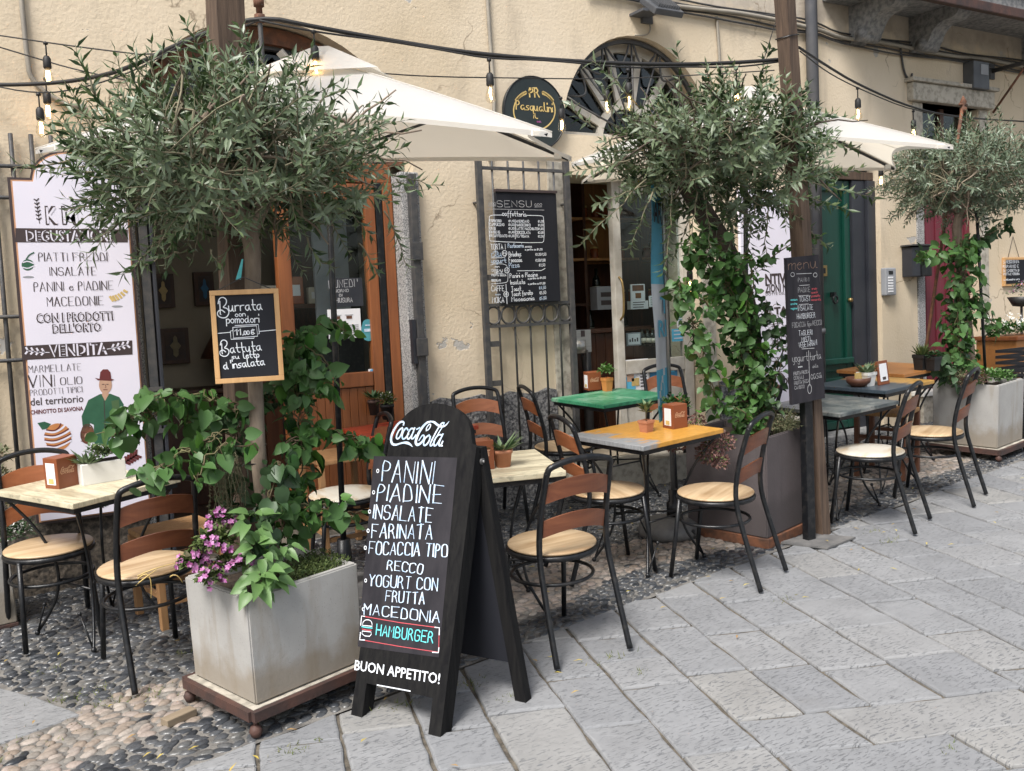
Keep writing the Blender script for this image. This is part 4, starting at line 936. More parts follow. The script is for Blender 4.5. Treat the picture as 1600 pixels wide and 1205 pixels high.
rib(mb, fc, z, circle(cx, cy, rx, ry, 26, radians(-35), radians(70)), 20, 'gold'); rib(mb, fc, z, circle(cx, cy, rx, ry, 26, radians(110), radians(215)), 20, 'gold')
for k in range(11):
    for sg in (1, -1):
        a = radians(-90+sg*(22+k*3.6)); x, y = cx+rx*cos(a), cy+ry*sin(a)
        for s2 in (1, -1): rib(mb, fc, z, [(x, y), (x+sg*18+10*s2*cos(a), y+12+34*s2*sin(a)*.8)], 17, 'gold', .0014)
pw(mb, 'lettering', root)
# white printed panel behind the second olive tree
root = thing('shop_sign', 'large white printed panel on the wall behind the leaning olive tree, mostly hidden', 'sign', (6.2, D-.04, .55))
fc = Face((0, D-.0605, 0), X3, Z3); z = fc.zoom(1140, 250, 3.0875); mb = MB(); mb.box(5.87, 6.62, D-.06, D-.03, .55, 2.46, 'white', bev=.003); pw(mb, 'panel', root)
mb = MB()
for s_, a, b, h, o_ in (('NTIV', (172, 600), (272, 594), 50, .04), ('ZIONI N', (172, 640), (276, 634), 40, .03), ('DOTTE DELL', (174, 655), (276, 648), 12, .0), ('TA', (215, 745), (280, 738), 34, .05), ('metto di Savona', (190, 930), (300, 920), 13, .0), ('Carla', (252, 950), (290, 946), 12, .0), ('OU', (255, 1085), (300, 1080), 34, .05)):
    line(mb, fc, z, s_, a, b, h, 0, 'ink', font=o_)
for x in (208, 250):
    for yy in (850, 872): rib(mb, fc, z, [(x, yy), (x+22, yy)], 3, 'ink')
    for xx in (x, x+22): rib(mb, fc, z, [(xx, 838), (xx, 895)], 3, 'ink')
pw(mb, 'lettering', root)
# framed chalkboard hung on the olive trunk
Nb = Vector((-.27, -.96, .03)).normalized(); Ob = EYE+ray(386, 526)*3.70
tl, tr, br, bl = [PL(a/7.085+320, b/7.085+440, Ob, Nb) for a, b in ((50, 105), (812, 75), (880, 1090), (120, 1135))]
Ub = ((tr-tl)+(br-bl)).normalized(); Vb = ((tl-bl)+(tr-br)); Vb = (Vb-Ub*Vb.dot(Ub)).normalized(); Cb = (tl+tr+br+bl)/4; Wb = ((tr-tl).length+(br-bl).length)/2; Hb = ((tl-bl).length+(tr-br).length)/2; Nb = Ub.cross(Vb)
root = thing('chalkboard', 'small chalkboard in a light wooden frame hung on the trunk of the nearest olive tree', 'chalkboard', Cb-Vb*Hb/2)
BX = Matrix((Ub, Vb, Nb)).transposed().to_4x4(); BX.translation = Cb
mb = MB(); t = .019
mb.box(-Wb/2, Wb/2, Hb/2-t, Hb/2, -.012, .012, 'frame', BX, .002); mb.box(-Wb/2, Wb/2, -Hb/2, -Hb/2+t, -.012, .012, 'frame', BX, .002)
mb.box(-Wb/2, -Wb/2+t, -Hb/2+t, Hb/2-t, -.0118, .0118, 'frame', BX, .002); mb.box(Wb/2-t, Wb/2, -Hb/2+t, Hb/2-t, -.0118, .0118, 'frame', BX, .002)
pw(mb, 'frame', root); mb = MB(); mb.box(-Wb/2+t, Wb/2-t, -Hb/2+t, Hb/2-t, -.008, .004, 'board', BX); pw(mb, 'panel', root)
fc = Face(Cb+Nb*.004, Ub, Vb); z = fc.zoom(320, 440, 7.085); mb = MB(); W2 = .0034
for s_, a, b, h, w_ in (('Burrata', (142, 400), (632, 312), 210, 1.1), ('con', (338, 390), (448, 382), 60, .8), ('pomodori', (240, 462), (598, 452), 92, .9), ('11', (335, 592), (400, 590), 66, 1.1), (',00', (415, 590), (495, 585), 40, .9), ('€', (515, 585), (555, 582), 56, .9), ('Battuta', (172, 820), (625, 760), 165, 1.0), ('su', (298, 858), (382, 852), 54, .8), ('letto', (430, 852), (600, 838), 72, 1.0), ("d'insalata", (212, 972), (662, 922), 92, 1.1)):
    if s_ in ('Burrata', 'Battuta'):
        big = (142, 405, 232) if s_ == 'Burrata' else (168, 830, 185)
        x0, yb, hh = big; k = hh/220
        rib(mb, fc, z, [(x0+22*k, yb-210*k+35), (x0+28*k, yb-40*k), (x0+35*k, yb-36*k)], 10, 'chalk'); 
        rib(mb, fc, z, [(x0+5*k, yb-150*k), (x0+15*k, yb-205*k), (x0+55*k, yb-222*k), (x0+95*k, yb-195*k), (x0+90*k, yb-145*k), (x0+50*k, yb-110*k), (x0+100*k, yb-105*k), (x0+125*k, yb-60*k), (x0+95*k, yb-5*k), (x0+40*k, yb), (x0-5*k, yb-30*k), (x0, yb-70*k), (x0+40*k, yb-90*k), (x0+75*k, yb-60*k)], 11, 'chalk', .0016, 2)
        line(mb, fc, z, s_[1:], (a[0]+(125 if s_ == 'Burrata' else 112), a[1]-(70 if s_ == 'Burrata' else 28)), b, 118 if s_ == 'Burrata' else 105, W2*w_, 'chalk', j=.06)
    else: line(mb, fc, z, s_, a, b, h, W2*w_, 'chalk', j=.06)
rib(mb, fc, z, [(138, 575), (285, 562)], 8, 'chalk'); rib(mb, fc, z, [(608, 552), (788, 535)], 8, 'chalk')
for q in ([(310, 508), (572, 490), (585, 605), (318, 628), (310, 508)], [(335, 488), (592, 475), (604, 578), (590, 580)], [(305, 545), (282, 548), (290, 640), (545, 628), (545, 612)]): rib(mb, fc, z, q, 8, 'chalk')
pw(mb, 'lettering', root)
mb = MB(); mb.tube([Cb+Ub*-.1+Vb*Hb/2, Cb+Vb*(Hb/2+.05)-Nb*.02, Cb+Ub*.1+Vb*Hb/2], .002, 5, 'iron'); pw(mb, 'string', root)
# the A-board on the flagstones
FR = G(688, 1152); wdir = Vector((cos(radians(-62)), sin(radians(-62)), -.02)).normalized(); FL = FR-wdir*.428
dd = Vector((-wdir.y, wdir.x, 0)).normalized(); tl_ = radians(16.5)
Vf = (Z3*cos(tl_)+dd*sin(tl_)); Vf = (Vf-wdir*Vf.dot(wdir)).normalized(); Uf = wdir; Nf = Uf.cross(Vf)
root = thing('sandwich_board', 'large black wooden A-shaped pavement board with rounded top and blue white chalk list', 'sandwich board', (FL+FR)/2+dd*.2)
w_ = .428; H1 = 1.085
mb = MB()
face_poly = [(.055, .13), (w_-.055, .13), (w_-.055, .0), (w_, .0), (w_, H1), (w_-.02, H1+.012)]+[(w_/2+(w_/2-.028)*cos(a), H1+.012+.155*sin(a)**.85) for a in [pi*i/18 for i in range(1, 18)]]+[(.02, H1+.012), (0, H1), (0, 0), (.055, 0)]
mb.prism(face_poly, FL-Nf*.028, Uf, Vf, .028, 'blackwood')
pw(mb, 'front_panel', root)
mb = MB()
for u0 in (0, w_-.05): mb.prism([(u0, .0), (u0+.05, .0), (u0+.05, H1-.02), (u0, H1-.02)], FL-Nf*.072, Uf, Vf, .043, 'blackwood')
pw(mb, 'side_rail', root)
fc = Face(FL, Uf, Vf); z5 = fc.zoom(540, 620, 4.635); z6 = fc.zoom(540, 870, 5.24)
mb = MB(); poly(mb, fc, lambda a, b: fc.uv(a, b), [(540+205/4.635, 620+430/4.635), (540+810/4.635, 620+442/4.635), (540+765/5.24, 870+825/5.24), (540+100/5.24, 870+735/5.24)], 'boardface', .0012); pw(mb, 'chalk_panel', root)
mb = MB(); Wf = .0034
for s_, a, b, h in (('PANINI', (262, 612), (642, 628), 148), ('PIADINE', (232, 752), (708, 770), 118), ('INSALATE', (203, 880), (632, 908), 95), ('FARINATA', (192, 1020), (632, 1032), 98), ('FOCACCIA TIPO', (172, 1138), (742, 1162), 88)):
    line(mb, fc, z5, s_, a, b, h, Wf, 'chalkblue', bold=1.5, lift=.003, j=.28); q = z5(a[0]-28, a[1]-h*.45)
    cpx = (a[0]-26, a[1]-h*.5); rib(mb, fc, z5, circle(*cpx, 8, 12)+[(cpx[0]+8, cpx[1])], 5, 'chalk', .003)
for s_, a, b, h in (('RECCO', (343, 105), (637, 145), 78), ('YOGURT CON', (195, 238), (760, 278), 92), ('FRUTTA', (332, 365), (648, 388), 88), ('MACEDONIA', (153, 468), (778, 540), 82)):
    line(mb, fc, z6, s_, a, b, h, Wf, 'chalkblue', bold=1.3, lift=.003, j=.28)
for c in ((168, 195), (148, 430)): rib(mb, fc, z6, circle(*c, 8, 13)+[(c[0]+8, c[1])], 5, 'chalk', .003)
line(mb, fc, z6, 'HAMBURGER', (252, 640), (722, 708), 88, .0048, 'teal', lift=.003, j=.15)
rib(mb, fc, z6, [(135, 485), (450, 540), (770, 582)], 5, 'redchalk', .003); rib(mb, fc, z6, [(770, 582), (765, 780)], 5, 'redchalk', .003); rib(mb, fc, z6, [(765, 782), (450, 735), (122, 678)], 5, 'redchalk', .003)
for q in ([(128, 560), (135, 485), (160, 488)], [(735, 578), (772, 582), (770, 640)], [(768, 745), (764, 785), (715, 782)], [(126, 620), (120, 680), (160, 682)]): rib(mb, fc, z6, q, 7, 'chalk', .0034)
rib(mb, fc, z6, circle(182, 550, 38, 34, 14, pi, 2*pi)+[(222, 570), (142, 562), (144, 548)], 5, 'chalk', .003); rib(mb, fc, z6, [(136, 572), (180, 580), (222, 584)], 7, 'teal', .003); rib(mb, fc, z6, [(140, 592), (180, 602), (214, 602)], 6, 'redchalk', .003)
rib(mb, fc, z6, [(140, 610), (138, 630), (160, 648), (200, 652), (214, 636), (212, 616), (140, 608)], 5, 'chalk', .003)
line(mb, fc, z6, 'BUON APPETITO!', (75, 925), (772, 1042), 82, 0, 'chalk', font=.012, lift=.003); rib(mb, fc, z6, [(262, 1050), (533, 1100)], 7, 'chalk', .003)
zc = lambda a, b: fc.uv(590+a/12.31, 640+b/12.31); a_, b_ = zc(300, 700), zc(1300, 700); sc = math.hypot(b_[0]-a_[0], b_[1]-a_[1])/1000
script_logo(mb, zc, sc*.92, fc.O, fc.U, fc.V, 'chalkblue', .003)
pw(mb, 'lettering', root)
BRr = G(822, 1100); Hp = FL+Vf*H1-Nf*.03; BRl = BRr-wdir*.428
Vr = (Hp+wdir*w_-BRr).normalized(); mb = MB(); Lr = (Hp+wdir*w_-BRr).length
Nr = Vr.cross(wdir).normalized()
mb.prism([(w_-.05, 0), (w_-.0, 0), (w_, Lr), (w_-.05, Lr)], BRl, wdir, Vr, -.045, 'blackwood'); mb.prism([(0, 0), (.05, 0), (.05, Lr), (0, Lr)], BRl, wdir, Vr, -.045, 'blackwood')
mb.prism([(.05, .16), (w_-.05, .16), (w_-.05, Lr), (.05, Lr)], BRl, wdir, Vr, -.02, 'board'); pw(mb, 'rear_panel', root)
mb = MB(); hp = FR+Vf*(H1-.05)-Nf*.05
mb.tube([hp-wdir*.01, hp+wdir*.008], .014, 8, 'iron'); mb.tube([hp+wdir*.008, hp+wdir*.012], .006, 8, 'steel'); pw(mb, 'hinge', root)
# dark upright menu totem on a steel foot
tp = G(1268, 846); yt = tp.y-.03
root = thing('menu_totem', 'tall narrow dark menu board on a black post with flat steel foot', 'menu stand', tp)
c4 = [PL(a, b, Vector((0, yt, 0)), Y3) for a, b in ((1229, 403), (1279, 398), (1289, 622), (1238, 633))]
mb = MB(); mb.add(c4+[p+Y3*.022 for p in c4], [(3, 2, 1, 0), (4, 5, 6, 7), (0, 1, 5, 4), (1, 2, 6, 5), (2, 3, 7, 6), (3, 0, 4, 7)], 'boardface'); pw(mb, 'panel', root)
mb = MB(); mid = (c4[2]+c4[3])/2; mb.box(tp.x-.032, tp.x+.032, yt+.024, yt+.07, tp.z, mid.z+.5, 'black', bev=.004); pw(mb, 'post', root)
mb = MB(); q = [G(1218, 850), G(1293, 859), G(1337, 842), G(1265, 836)]; mb.add([p+Z3*.002 for p in q]+[p+Z3*.012 for p in q], [(0, 1, 2, 3), (7, 6, 5, 4), (0, 4, 5, 1), (1, 5, 6, 2), (2, 6, 7, 3), (3, 7, 4, 0)], 'floor_plate'); pw(mb, 'foot', root)
fc = Face((0, yt-.0005, 0), X3, Z3); z = fc.zoom(1140, 250, 3.0875); mb = MB(); W3 = .0022
for s_, a, b, h, m_ in (('menu', (284, 532), (420, 520), 62, 'chalkbrown'), ('PANINI', (330, 590), (383, 586), 20, 'chalkdim'), ('PIADINE', (330, 640), (388, 636), 24, 'chalkdim'), ('TOAST', (336, 684), (390, 680), 24, 'chalk'), ('INSALATE', (330, 728), (402, 722), 26, 'chalk'), ('HAMBURGER', (325, 768), (412, 760), 26, 'chalk'), ('FOCACCIA tipo RECCO', (302, 810), (442, 795), 24, 'chalkdim'), ('TAGLIERI', (334, 848), (398, 842), 24, 'chalk'), ('MISTI,', (348, 878), (396, 872), 22, 'chalk'), ('VEGETARIANI', (334, 908), (420, 892), 26, 'chalk'), ('yogurt', (303, 975), (377, 968), 42, 'chalkdim'), ('torta', (388, 968), (440, 958), 40, 'chalkdim'), ('con', (330, 1002), (350, 1000), 10, 'chalk'), ('della', (400, 1004), (426, 1000), 18, 'chalkdim'), ('casa', (392, 1060), (443, 1050), 48, 'chalkdim'),
  ('FRUTTA FRESCA', (308, 1040), (380, 1028), 16, 'chalkdim'), ('CEREALI', (310, 1062), (356, 1055), 16, 'chalkdim'), ('FRUTTA SECCA', (312, 1086), (382, 1072), 16, 'chalkdim'), ('CANDITO', (314, 1108), (360, 1100), 16, 'chalkdim'), ('verdure', (294, 680), (325, 678), 12, 'teal'), ('anche', (294, 700), (325, 698), 12, 'teal'), ('vegane', (294, 722), (325, 720), 12, 'teal'), ('crudo', (396, 626), (420, 624), 12, 'redchalk'), ('speck', (394, 645), (424, 642), 12, 'redchalk'), ('prosciutto', (394, 662), (434, 659), 12, 'redchalk'), ('mozzarella', (394, 680), (440, 677), 12, 'redchalk')):
    line(mb, fc, z, s_, a, b, h, W3*(1.1 if h > 30 else .8), m_)
for a, b in (((322, 550), (394, 547)), ((336, 606), (384, 603)), ((332, 656), (380, 653)), ((334, 698), (380, 695)), ((348, 912), (408, 908)), ((380, 920), (386, 1090))): rib(mb, fc, z, [a, b], 2, 'chalkdim')
for c in ((303, 553), (412, 555), (385, 1105)): rib(mb, fc, z, circle(*c, 9, 10 if c[1] < 1000 else 22)+[(c[0]+9, c[1])], 2, 'chalkdim')
pw(mb, 'lettering', root)
# blue and white feather flag on a weighted base
fp = G(1054, 834)
root = thing('feather_flag', 'narrow blue and white feather flag standing on a heavy dark round base', 'flag', fp)
mb = MB(); mb.lathe([(.0, 0), (.17, .0), (.19, .03), (.18, .075), (.14, .10), (.06, .115), (.0, .115)], 28, 'floor_plate', (-.05, 0, 0)); mb.build('base', root).matrix_parent_inverse = TILT.to_matrix().to_4x4()
mb = MB(); mb.lathe([(0, .11), (.045, .11), (.045, .2), (.03, .21), (.03, .28), (0, .28)], 16, 'black'); mb.tube([(0, 0, .25), (0, 0, 1.9), (.0, 0, 2.45)], [.014, .01, .005], 8, 'steel'); mb.build('pole', root)
mb = MB(); vd = Vector((.65, .776, 0)).normalized(); pr_ = Vector((vd.y, -vd.x, 0)); rows = []
for i in range(41):
    t = i/40; zz = .62+t*1.70; wd = .30*(1 if t < .86 else math.sqrt(max(0.0, 1-((t-.86)/.155)**2)))
    row = []
    for jx in range(7):
        f = jx/6; wv = .008*sin(f*5+zz*4)+.004*sin(zz*9+f*3)
        row.append(vd*(-wd*f)*.95+pr_*(-wd*f*.21+wv*f-.012)+Z3*zz)
    rows.append(row)
for i in range(40):
    for jx in range(6):
        zz = .62+(i/40)*1.7; k = 'flag_blue' if zz > 1.52 or (zz < 1.02 and (i+jx) % 5 != 0) else 'flag_white'
        mb.add([rows[i][jx], rows[i][jx+1], rows[i+1][jx+1], rows[i+1][jx]], [(0, 1, 2, 3)], k, True)
cl = mb.build('cloth', root)
mb = MB(); fUV = ((vd*.95+pr_*.21)).normalized()
for s_, u, zz, h, m_ in (('AR', .03, 1.92, .13, 'flag_ink'), ('T', .12, 1.38, .10, 'flag_blue'), ('RI', .05, 1.24, .10, 'flag_blue')):
    O_ = -fUV*.29-pr_*.012
    tline(mb, s_, (u, zz), (u+.22, zz), h, O_, fUV, Z3, m_, .011, .02)
for c in ((.10, .92), (.20, .80), (.10, .70)): mb.ribbon([(c[0]+.05*cos(a), c[1]+.06*sin(a)) for a in [2*pi*i/20 for i in range(21)]], .008, -fUV*.29-pr_*.012, fUV, Z3, .011, 'flag_white')
mb.build('lettering', cl)
# ================================================================== bistro chairs and tables
def make_chair(label, group):
    t = thing('bistro_chair', label, 'chair', (0, 0, 0), 0, group, True)
    mb = MB(); post = smooth([(-.19, -.315, .012), (-.182, -.225, .30), (-.176, -.178, .47), (-.170, -.195, .64), (-.164, -.24, .80), (-.161, -.254, .845)], 2)
    mb.tube(post, .0138, 8, 'black'); mb.tube([(-x, y, z) for x, y, z in post], .0138, 8, 'black')
    mb.tube(smooth([(-.161, -.252, .835), (-.158, -.262, .862), (-.135, -.268, .874), (-.07, -.276, .890), (0, -.279, .895), (.07, -.276, .890), (.135, -.268, .874), (.158, -.262, .862), (.161, -.252, .835)], 2), .0138, 8, 'black')
    mb.build('back_frame', t)
    for s in (-1, 1):
        mb = MB(); mb.tube([(s*.150, .142, .437), (s*.158, .165, .24), (s*.168, .195, .012)], .0125, 8, 'black'); mb.build('leg', t)
    mb = MB(); mb.tube([(.188*cos(a), .008+.186*sin(a), .315) for a in [2*pi*i/28 for i in range(28)]], .0085, 7, 'black', True); mb.build('stretcher', t)
    mb = MB(); mb.lathe([(.17, .425), (.206, .426), (.211, .436), (.209, .446), (.204, .450), (.17, .451)], 32, 'black'); mb.build('seat_rim', t)
    mb = MB(); mb.lathe([(0, .452), (.198, .452), (.2035, .456), (.2035, .461), (.199, .465), (.1, .467), (0, .4665)], 32, 'seat'); mb.build('seat', t)
    for zc, hh, yb in ((.752, .042, -.228), (.592, .039, -.192)):
        mb = MB(); n = 14; vs = []
        for i in range(n+1):
            u = -1+2*i/n; x = u*.158; y = yb-.038*(1-u*u); zo = .030*(1-u*u)
            for dy, dz in ((.005, -hh), (.005, hh), (-.005, hh), (-.005, -hh)): vs.append((x, y+dy-(dz*.2), zc+dz+zo-.006))
        fs = []
        for i in range(n):
            for k in range(4): fs.append((i*4+k, i*4+(k+1) % 4, i*4+4+(k+1) % 4, i*4+4+k))
        fs += [(3, 2, 1, 0), tuple(n*4+k for k in range(4))]; mb.add(vs, fs, 'slat', False); mb.build('slat', t)
    return t
CG = 'bistro chairs on the terrace'
chairs = [((2.36, 3.64), 88, 'bistro chair nearest the street, its back to the camera, right of the pavement board', {}),
 ((3.55, 3.84), 114, 'bistro chair in front of the brown planter, drawn up to the orange topped table', {}),
 ((3.15, 4.27), -12, 'bistro chair at the left side of the orange and grey topped table', {'slat': 'slatb'}),
 ((4.98, 3.98), 113, 'bistro chair with a worn white seat, right of the dark menu totem', {'seat': 'seatw'}),
 ((5.78, 4.12), 112, 'bistro chair with a light wooden seat in front of the far concrete planter', {}),
 ((.43, 5.20), -88, 'bistro chair half under the cream topped table, its back to the tall white sign', {'slat': 'slatb'}),
 ((.76, 4.54), 98, 'bistro chair just left of the nearest concrete planter, straw lying over its seat', {}),
 ((3.70, 5.50), -15, 'bistro chair at the left side of the green topped table', {'slat': 'slatb'}),
 ((1.98, 5.22), 170, 'bistro chair with worn two tone seat between the near planter and the pavement board', {'seat': 'seatw'}),
 ((3.13, 5.52), -100, 'bistro chair facing the street at the right end of the red topped table', {'slat': 'slatb'}),
 ((4.78, 5.52), -100, 'bistro chair in front of the white shop door, facing the street behind the feather flag', {'slat': 'slatb'}),
 ((4.72, 4.85), 150, 'bistro chair half hidden behind the brown planter', {}),
 ((5.62, 5.22), -40, 'bistro chair with white seat in front of the green door', {'seat': 'seatw', 'slat': 'slatb'})]
proto = None
for (x, y), deg, lab, sub in chairs:
    if proto is None:
        proto = make_chair(lab, CG); proto.location = gp(x, y); proto.rotation_quaternion = TILT @ Quaternion((0, 0, 1), radians(deg-90)); bpy.context.view_layer.update()
    else: copy_thing(proto, gp(x, y), deg-90, lab, CG, True, sub)
def make_table(label, top):
    t = thing('bistro_table', label, 'table', (0, 0, 0), 0, 'small bistro tables', True)
    mb = MB(); mb.box(-.33, .33, -.29, .29, .722, .748, top, bev=.004); mb.build('tabletop', t)
    mb = MB()
    for a in ((-.315, .315, -.278, -.262), (-.315, .315, .262, .278), (-.315, -.299, -.262, .262), (.299, .315, -.262, .262)): mb.box(*a, .697, .721, 'black')
    mb.build('rim', t)
    for sx in (-1, 1):
        for sy in (-1, 1):
            mb = MB(); p = smooth([(sx*.295, sy*.255, .70), (sx*.20, sy*.175, .55), (sx*.135, sy*.12, .36), (sx*.145, sy*.13, .2), (sx*.20, sy*.175, .08), (sx*.235, sy*.205, .02)], 2)
            mb.tube(p, .0075, 7, 'black'); mb.lathe([(0, -.014), (.010, -.010), (.014, 0), (.010, .010), (0, .014)], 10, 'black', (sx*.238, sy*.207, .014))
            mb.tube([(sx*.237, sy*.207, .012), (sx*.15, sy*.205, .17)], .005, 6, 'black'); mb.lathe([(0, -.011), (.008, -.008), (.011, 0), (.008, .008), (0, .011)], 8, 'black', (sx*.148, sy*.205, .175))
            mb.build('leg', t)
    mb = MB()
    for sy in (-1, 1): mb.tube([(-.14, sy*.125, .27), (.14, sy*.125, .27)], .006, 6, 'black')
    mb.tube([(-.14, -.125, .276), (.14, .125, .276)], .006, 6, 'black'); mb.tube([(-.14, .125, .283), (.14, -.125, .283)], .006, 6, 'black')
    mb.build('brace', t); return t
TB = {}
tables = [('cream', (.63, 5.14), -65, 'bistro table with pale distressed cream top in front of the tall white sign', 'cream_top', (1, 1, 1)),
 ('orange', (3.43, 4.27), 8, 'bistro table with orange and grey distressed top beside the brown planter', 'orange_top', (1, 1, 1)),
 ('pale', (2.30, 4.12), -18, 'bistro table with pale cream top behind the pavement board', 'cream_top', (1, 1, 1)),
 ('green', (4.17, 5.55), 4, 'bistro table with green painted top in front of the shop door', 'green_top', (1, 1, 1)),
 ('red', (2.52, 5.46), 3, 'bistro table with dark red top against the timber shop front', 'red_top', (1, 1, 1)),
 ('blue', (5.82, 4.62), 8, 'bistro table with dark blue and orange worn top, right of the menu totem', 'blue_top', (1, 1, 1)),
 ('dark', (5.07, 4.36), 6, 'lower bistro table with dark worn top directly behind the menu totem', 'dark_top', (1, 1, .95)),
 ('wood', (6.52, 4.98), 6, 'bistro table with orange wooden top in front of the crimson shutter', 'wood_top', (1, 1, 1.02))]
pt = None
for k, (x, y), deg, lab, top, sc in tables:
    if pt is None:
        pt = make_table(lab, top); pt.location = gp(x, y); pt.rotation_quaternion = TILT @ Quaternion((0, 0, 1), radians(deg)); TB[k] = pt; bpy.context.view_layer.update()
    else: TB[k] = copy_thing(pt, gp(x, y), deg, lab, None, True, {'tabletop': top}); TB[k].scale = sc
def top_z(x, y, h=.7485): return gz(x, y)+h
def on_table(px, py, h=.7485): return G(px, py, h)
# wooden stools
def stool(label, x, y, deg, mwood, rush, H=.46):
    t = thing('wooden_stool', label, 'stool', gp(x, y), deg, None, True); a = .17
    mb = MB(); mb.box(-a-.015, a+.015, -a-.015, a+.015, H-.03, H, rush, bev=.008); mb.build('seat', t)
    for sx in (-1, 1):
        for sy in (-1, 1): mb = MB(); mb.box(sx*a-.018, sx*a+.018, sy*a-.018, sy*a+.018, 0, H-.031, mwood, bev=.004); mb.build('leg', t)
    mb = MB()
    for sg in (-1, 1):
        for z in (.12, .26): mb.box(-a+.019, a-.019, sg*a-.01, sg*a+.01, z, z+.025, mwood); mb.box(sg*a-.01, sg*a+.01, -a+.019, a-.019, z+.04, z+.065, mwood)
    mb.build('stretcher', t); return t
stool('wooden stool with rush seat between the dark topped table and the concrete planter', 6.15, 4.75, 20, 'brownchair', 'rush', .50)
stool('pale wooden stool under the left end of the red topped table', 2.10, 5.62, 0, 'chairwood', 'chairwood', .62)
stool('orange wooden stool behind the chair beside the nearest planter', 1.02, 5.12, 10, 'chairwood', 'rush', .46)
# ------------------------------------------------------------------ things on the tables
def holder(label, p, deg, s=1.0):
    t = thing('napkin_holder', label, 'napkin holder', p, deg, 'brown napkin holders', True); a, b, h = .058*s, .05*s, .15*s
    mb = MB(); mb.box(-a, a, -b, b, 0, h, 'holder', bev=.003); mb.build('body', t)
    mb = MB(); mb.box(-a-.0015, -a+.001, -b*.62, b*.62, .02*s, h*.84, 'paper'); mb.box(-a-.0025, -a-.0016, -b*.35, b*.35, .025*s, .05*s, 'gold'); mb.build('napkin', t)
    mb = MB(); k = 2*b*.0; sc = 2*a*.72/1150
    script_logo(mb, lambda u, v: (-a*.74+(u-240)*sc, h*.70-(v-230)*sc), sc*1.1, Vector((0, -b, 0)), X3, Z3, 'pale_orange', .001); mb.build('lettering', t); return t
holder('brown napkin holder with white napkin front on the left cream topped table', on_table(98, 760), 32, 1.0)
holder('brown napkin holder on the orange and grey topped table', on_table(1055, 668), 0, .92)
holder('brown napkin holder on the green topped table', G(926, 609, .75), -10, .92)
holder('brown napkin holder behind the right edge of the pavement board', on_table(752, 732), -14, .95)
def succulent(mb, c, r, n, L, w=.3, m='succ', up=.8):
    for i in range(n):
        a = R.uniform(0, 2*pi); e = R.uniform(.25, 1.3)*up
        leaf(mb, c+Vector((cos(a), sin(a), 0))*r*R.random(), Vector((cos(a), sin(a), e)), Z3, L*R.uniform(.7, 1.15), L*w, m, 'olive', .3, -.05)
def bushlet(mb, c, r, n, L, m, kind='round', h=1):
    for i in range(n):
        v = rv(); v.z = abs(v.z)*h; q = c+v*r*R.uniform(.4, 1); leaf(mb, q, (v+rv(.7)), Z3, L*R.uniform(.6, 1.2), L*.6, m, kind, .12)
def potted(label, p, kind, r, h, potm, square=False, top='succ', deg=0, grp='small potted plants on the tables', stuff=None):
    t = thing('potted_plant', label, 'potted plant', p, deg, grp, True); mb = MB()
    if square:
        k = 4; mb.lathe([(0, 0), (r*.8*1.3, 0), (r*1.3, h*.78), (r*1.42, h*.78), (r*1.42, h), (r*1.22, h), (r*1.2, h*.9), (0, h*.9)], 4, potm, a0=pi/4, smooth=False)
    else: mb.lathe([(0, 0), (r*.76, 0), (r*.96, h*.8), (r*1.06, h*.8), (r*1.06, h), (r*.92, h), (r*.9, h*.9), (0, h*.9)], 18, potm)
    mb.build('pot', t); mb = MB(); c = Vector((0, 0, h*.92))
    stuff(mb, c); mb.build('plant', t); return t
potted('square terracotta pot with leafy sprig on the orange and grey topped table', on_table(1010, 675), 0, .034, .068, 'terracotta', True, stuff=lambda mb, c: ([mb.tube([c, c+Vector((0, 0, .07))], .003, 5, 'stem')], [succulent(mb, c+Vector((0, 0, .05+.01*k)), .006, 9, .065, .28) for k in range(4)]), deg=10)
potted('orange pot with bushy green herb on the green topped table', G(949, 611, .75), 0, .034, .10, 'orangepot', True, stuff=lambda mb, c: bushlet(mb, c+Vector((0, 0, .05)), .06, 130, .03, 'basil'))
potted('terracotta pot with spiky agave on the pale topped table behind the pavement board', on_table(786, 729), 0, .048, .085, 'terracotta', stuff=lambda mb, c: succulent(mb, c, .02, 34, .11, .17, up=.9))
potted('black pot with white flecked bush on the red topped table', on_table(606, 655), 0, .045, .10, 'blackpot', stuff=lambda mb, c: (bushlet(mb, c+Vector((0, 0, .02)), .06, 130, .03, 'herb'), bushlet(mb, c+Vector((0, 0, .03)), .06, 26, .018, 'petal_white')))
potted('dark leaved plant in a brown pot at the back of the red topped table', on_table(585, 648), 0, .04, .10, 'rustdark', stuff=lambda mb, c: succulent(mb, c+Vector((0, 0, .02)), .02, 30, .09, .2, 'vine2'))
potted('pale pot with spiky succulent on the dark blue topped table', G(1354, 603, .7485), 0, .05, .10, 'whitepot', True, stuff=lambda mb, c: succulent(mb, c, .03, 46, .095, .2, 'succ', 1.1))
potted('black pot with trailing rosemary on the orange wooden table', G(1440, 578, .764), 0, .05, .12, 'blackpot', True, stuff=lambda mb, c: succulent(mb, c, .03, 60, .10, .14, 'herb', 1.6))
potted('second smaller black pot with pale label on the orange wooden table', G(1458, 579, .764), 0, .045, .11, 'blackpot', True, stuff=lambda mb, c: bushlet(mb, c, .05, 60, .03, 'vine2'))
t = thing('window_box', 'white rectangular planter of succulents on the left cream topped table', 'planter', on_table(160, 752), 8, None, True)
mb = MB(); mb.box(-.105, .105, -.05, .05, 0, .105, 'whitepot', bev=.004); mb.box(-.09, .09, -.038, .038, .1052, .108, 'soil'); mb.build('pot', t)
mb = MB(); succulent(mb, V3(-.07, -.02, .10), .02, 40, .095, .2, 'succ', 1.0)
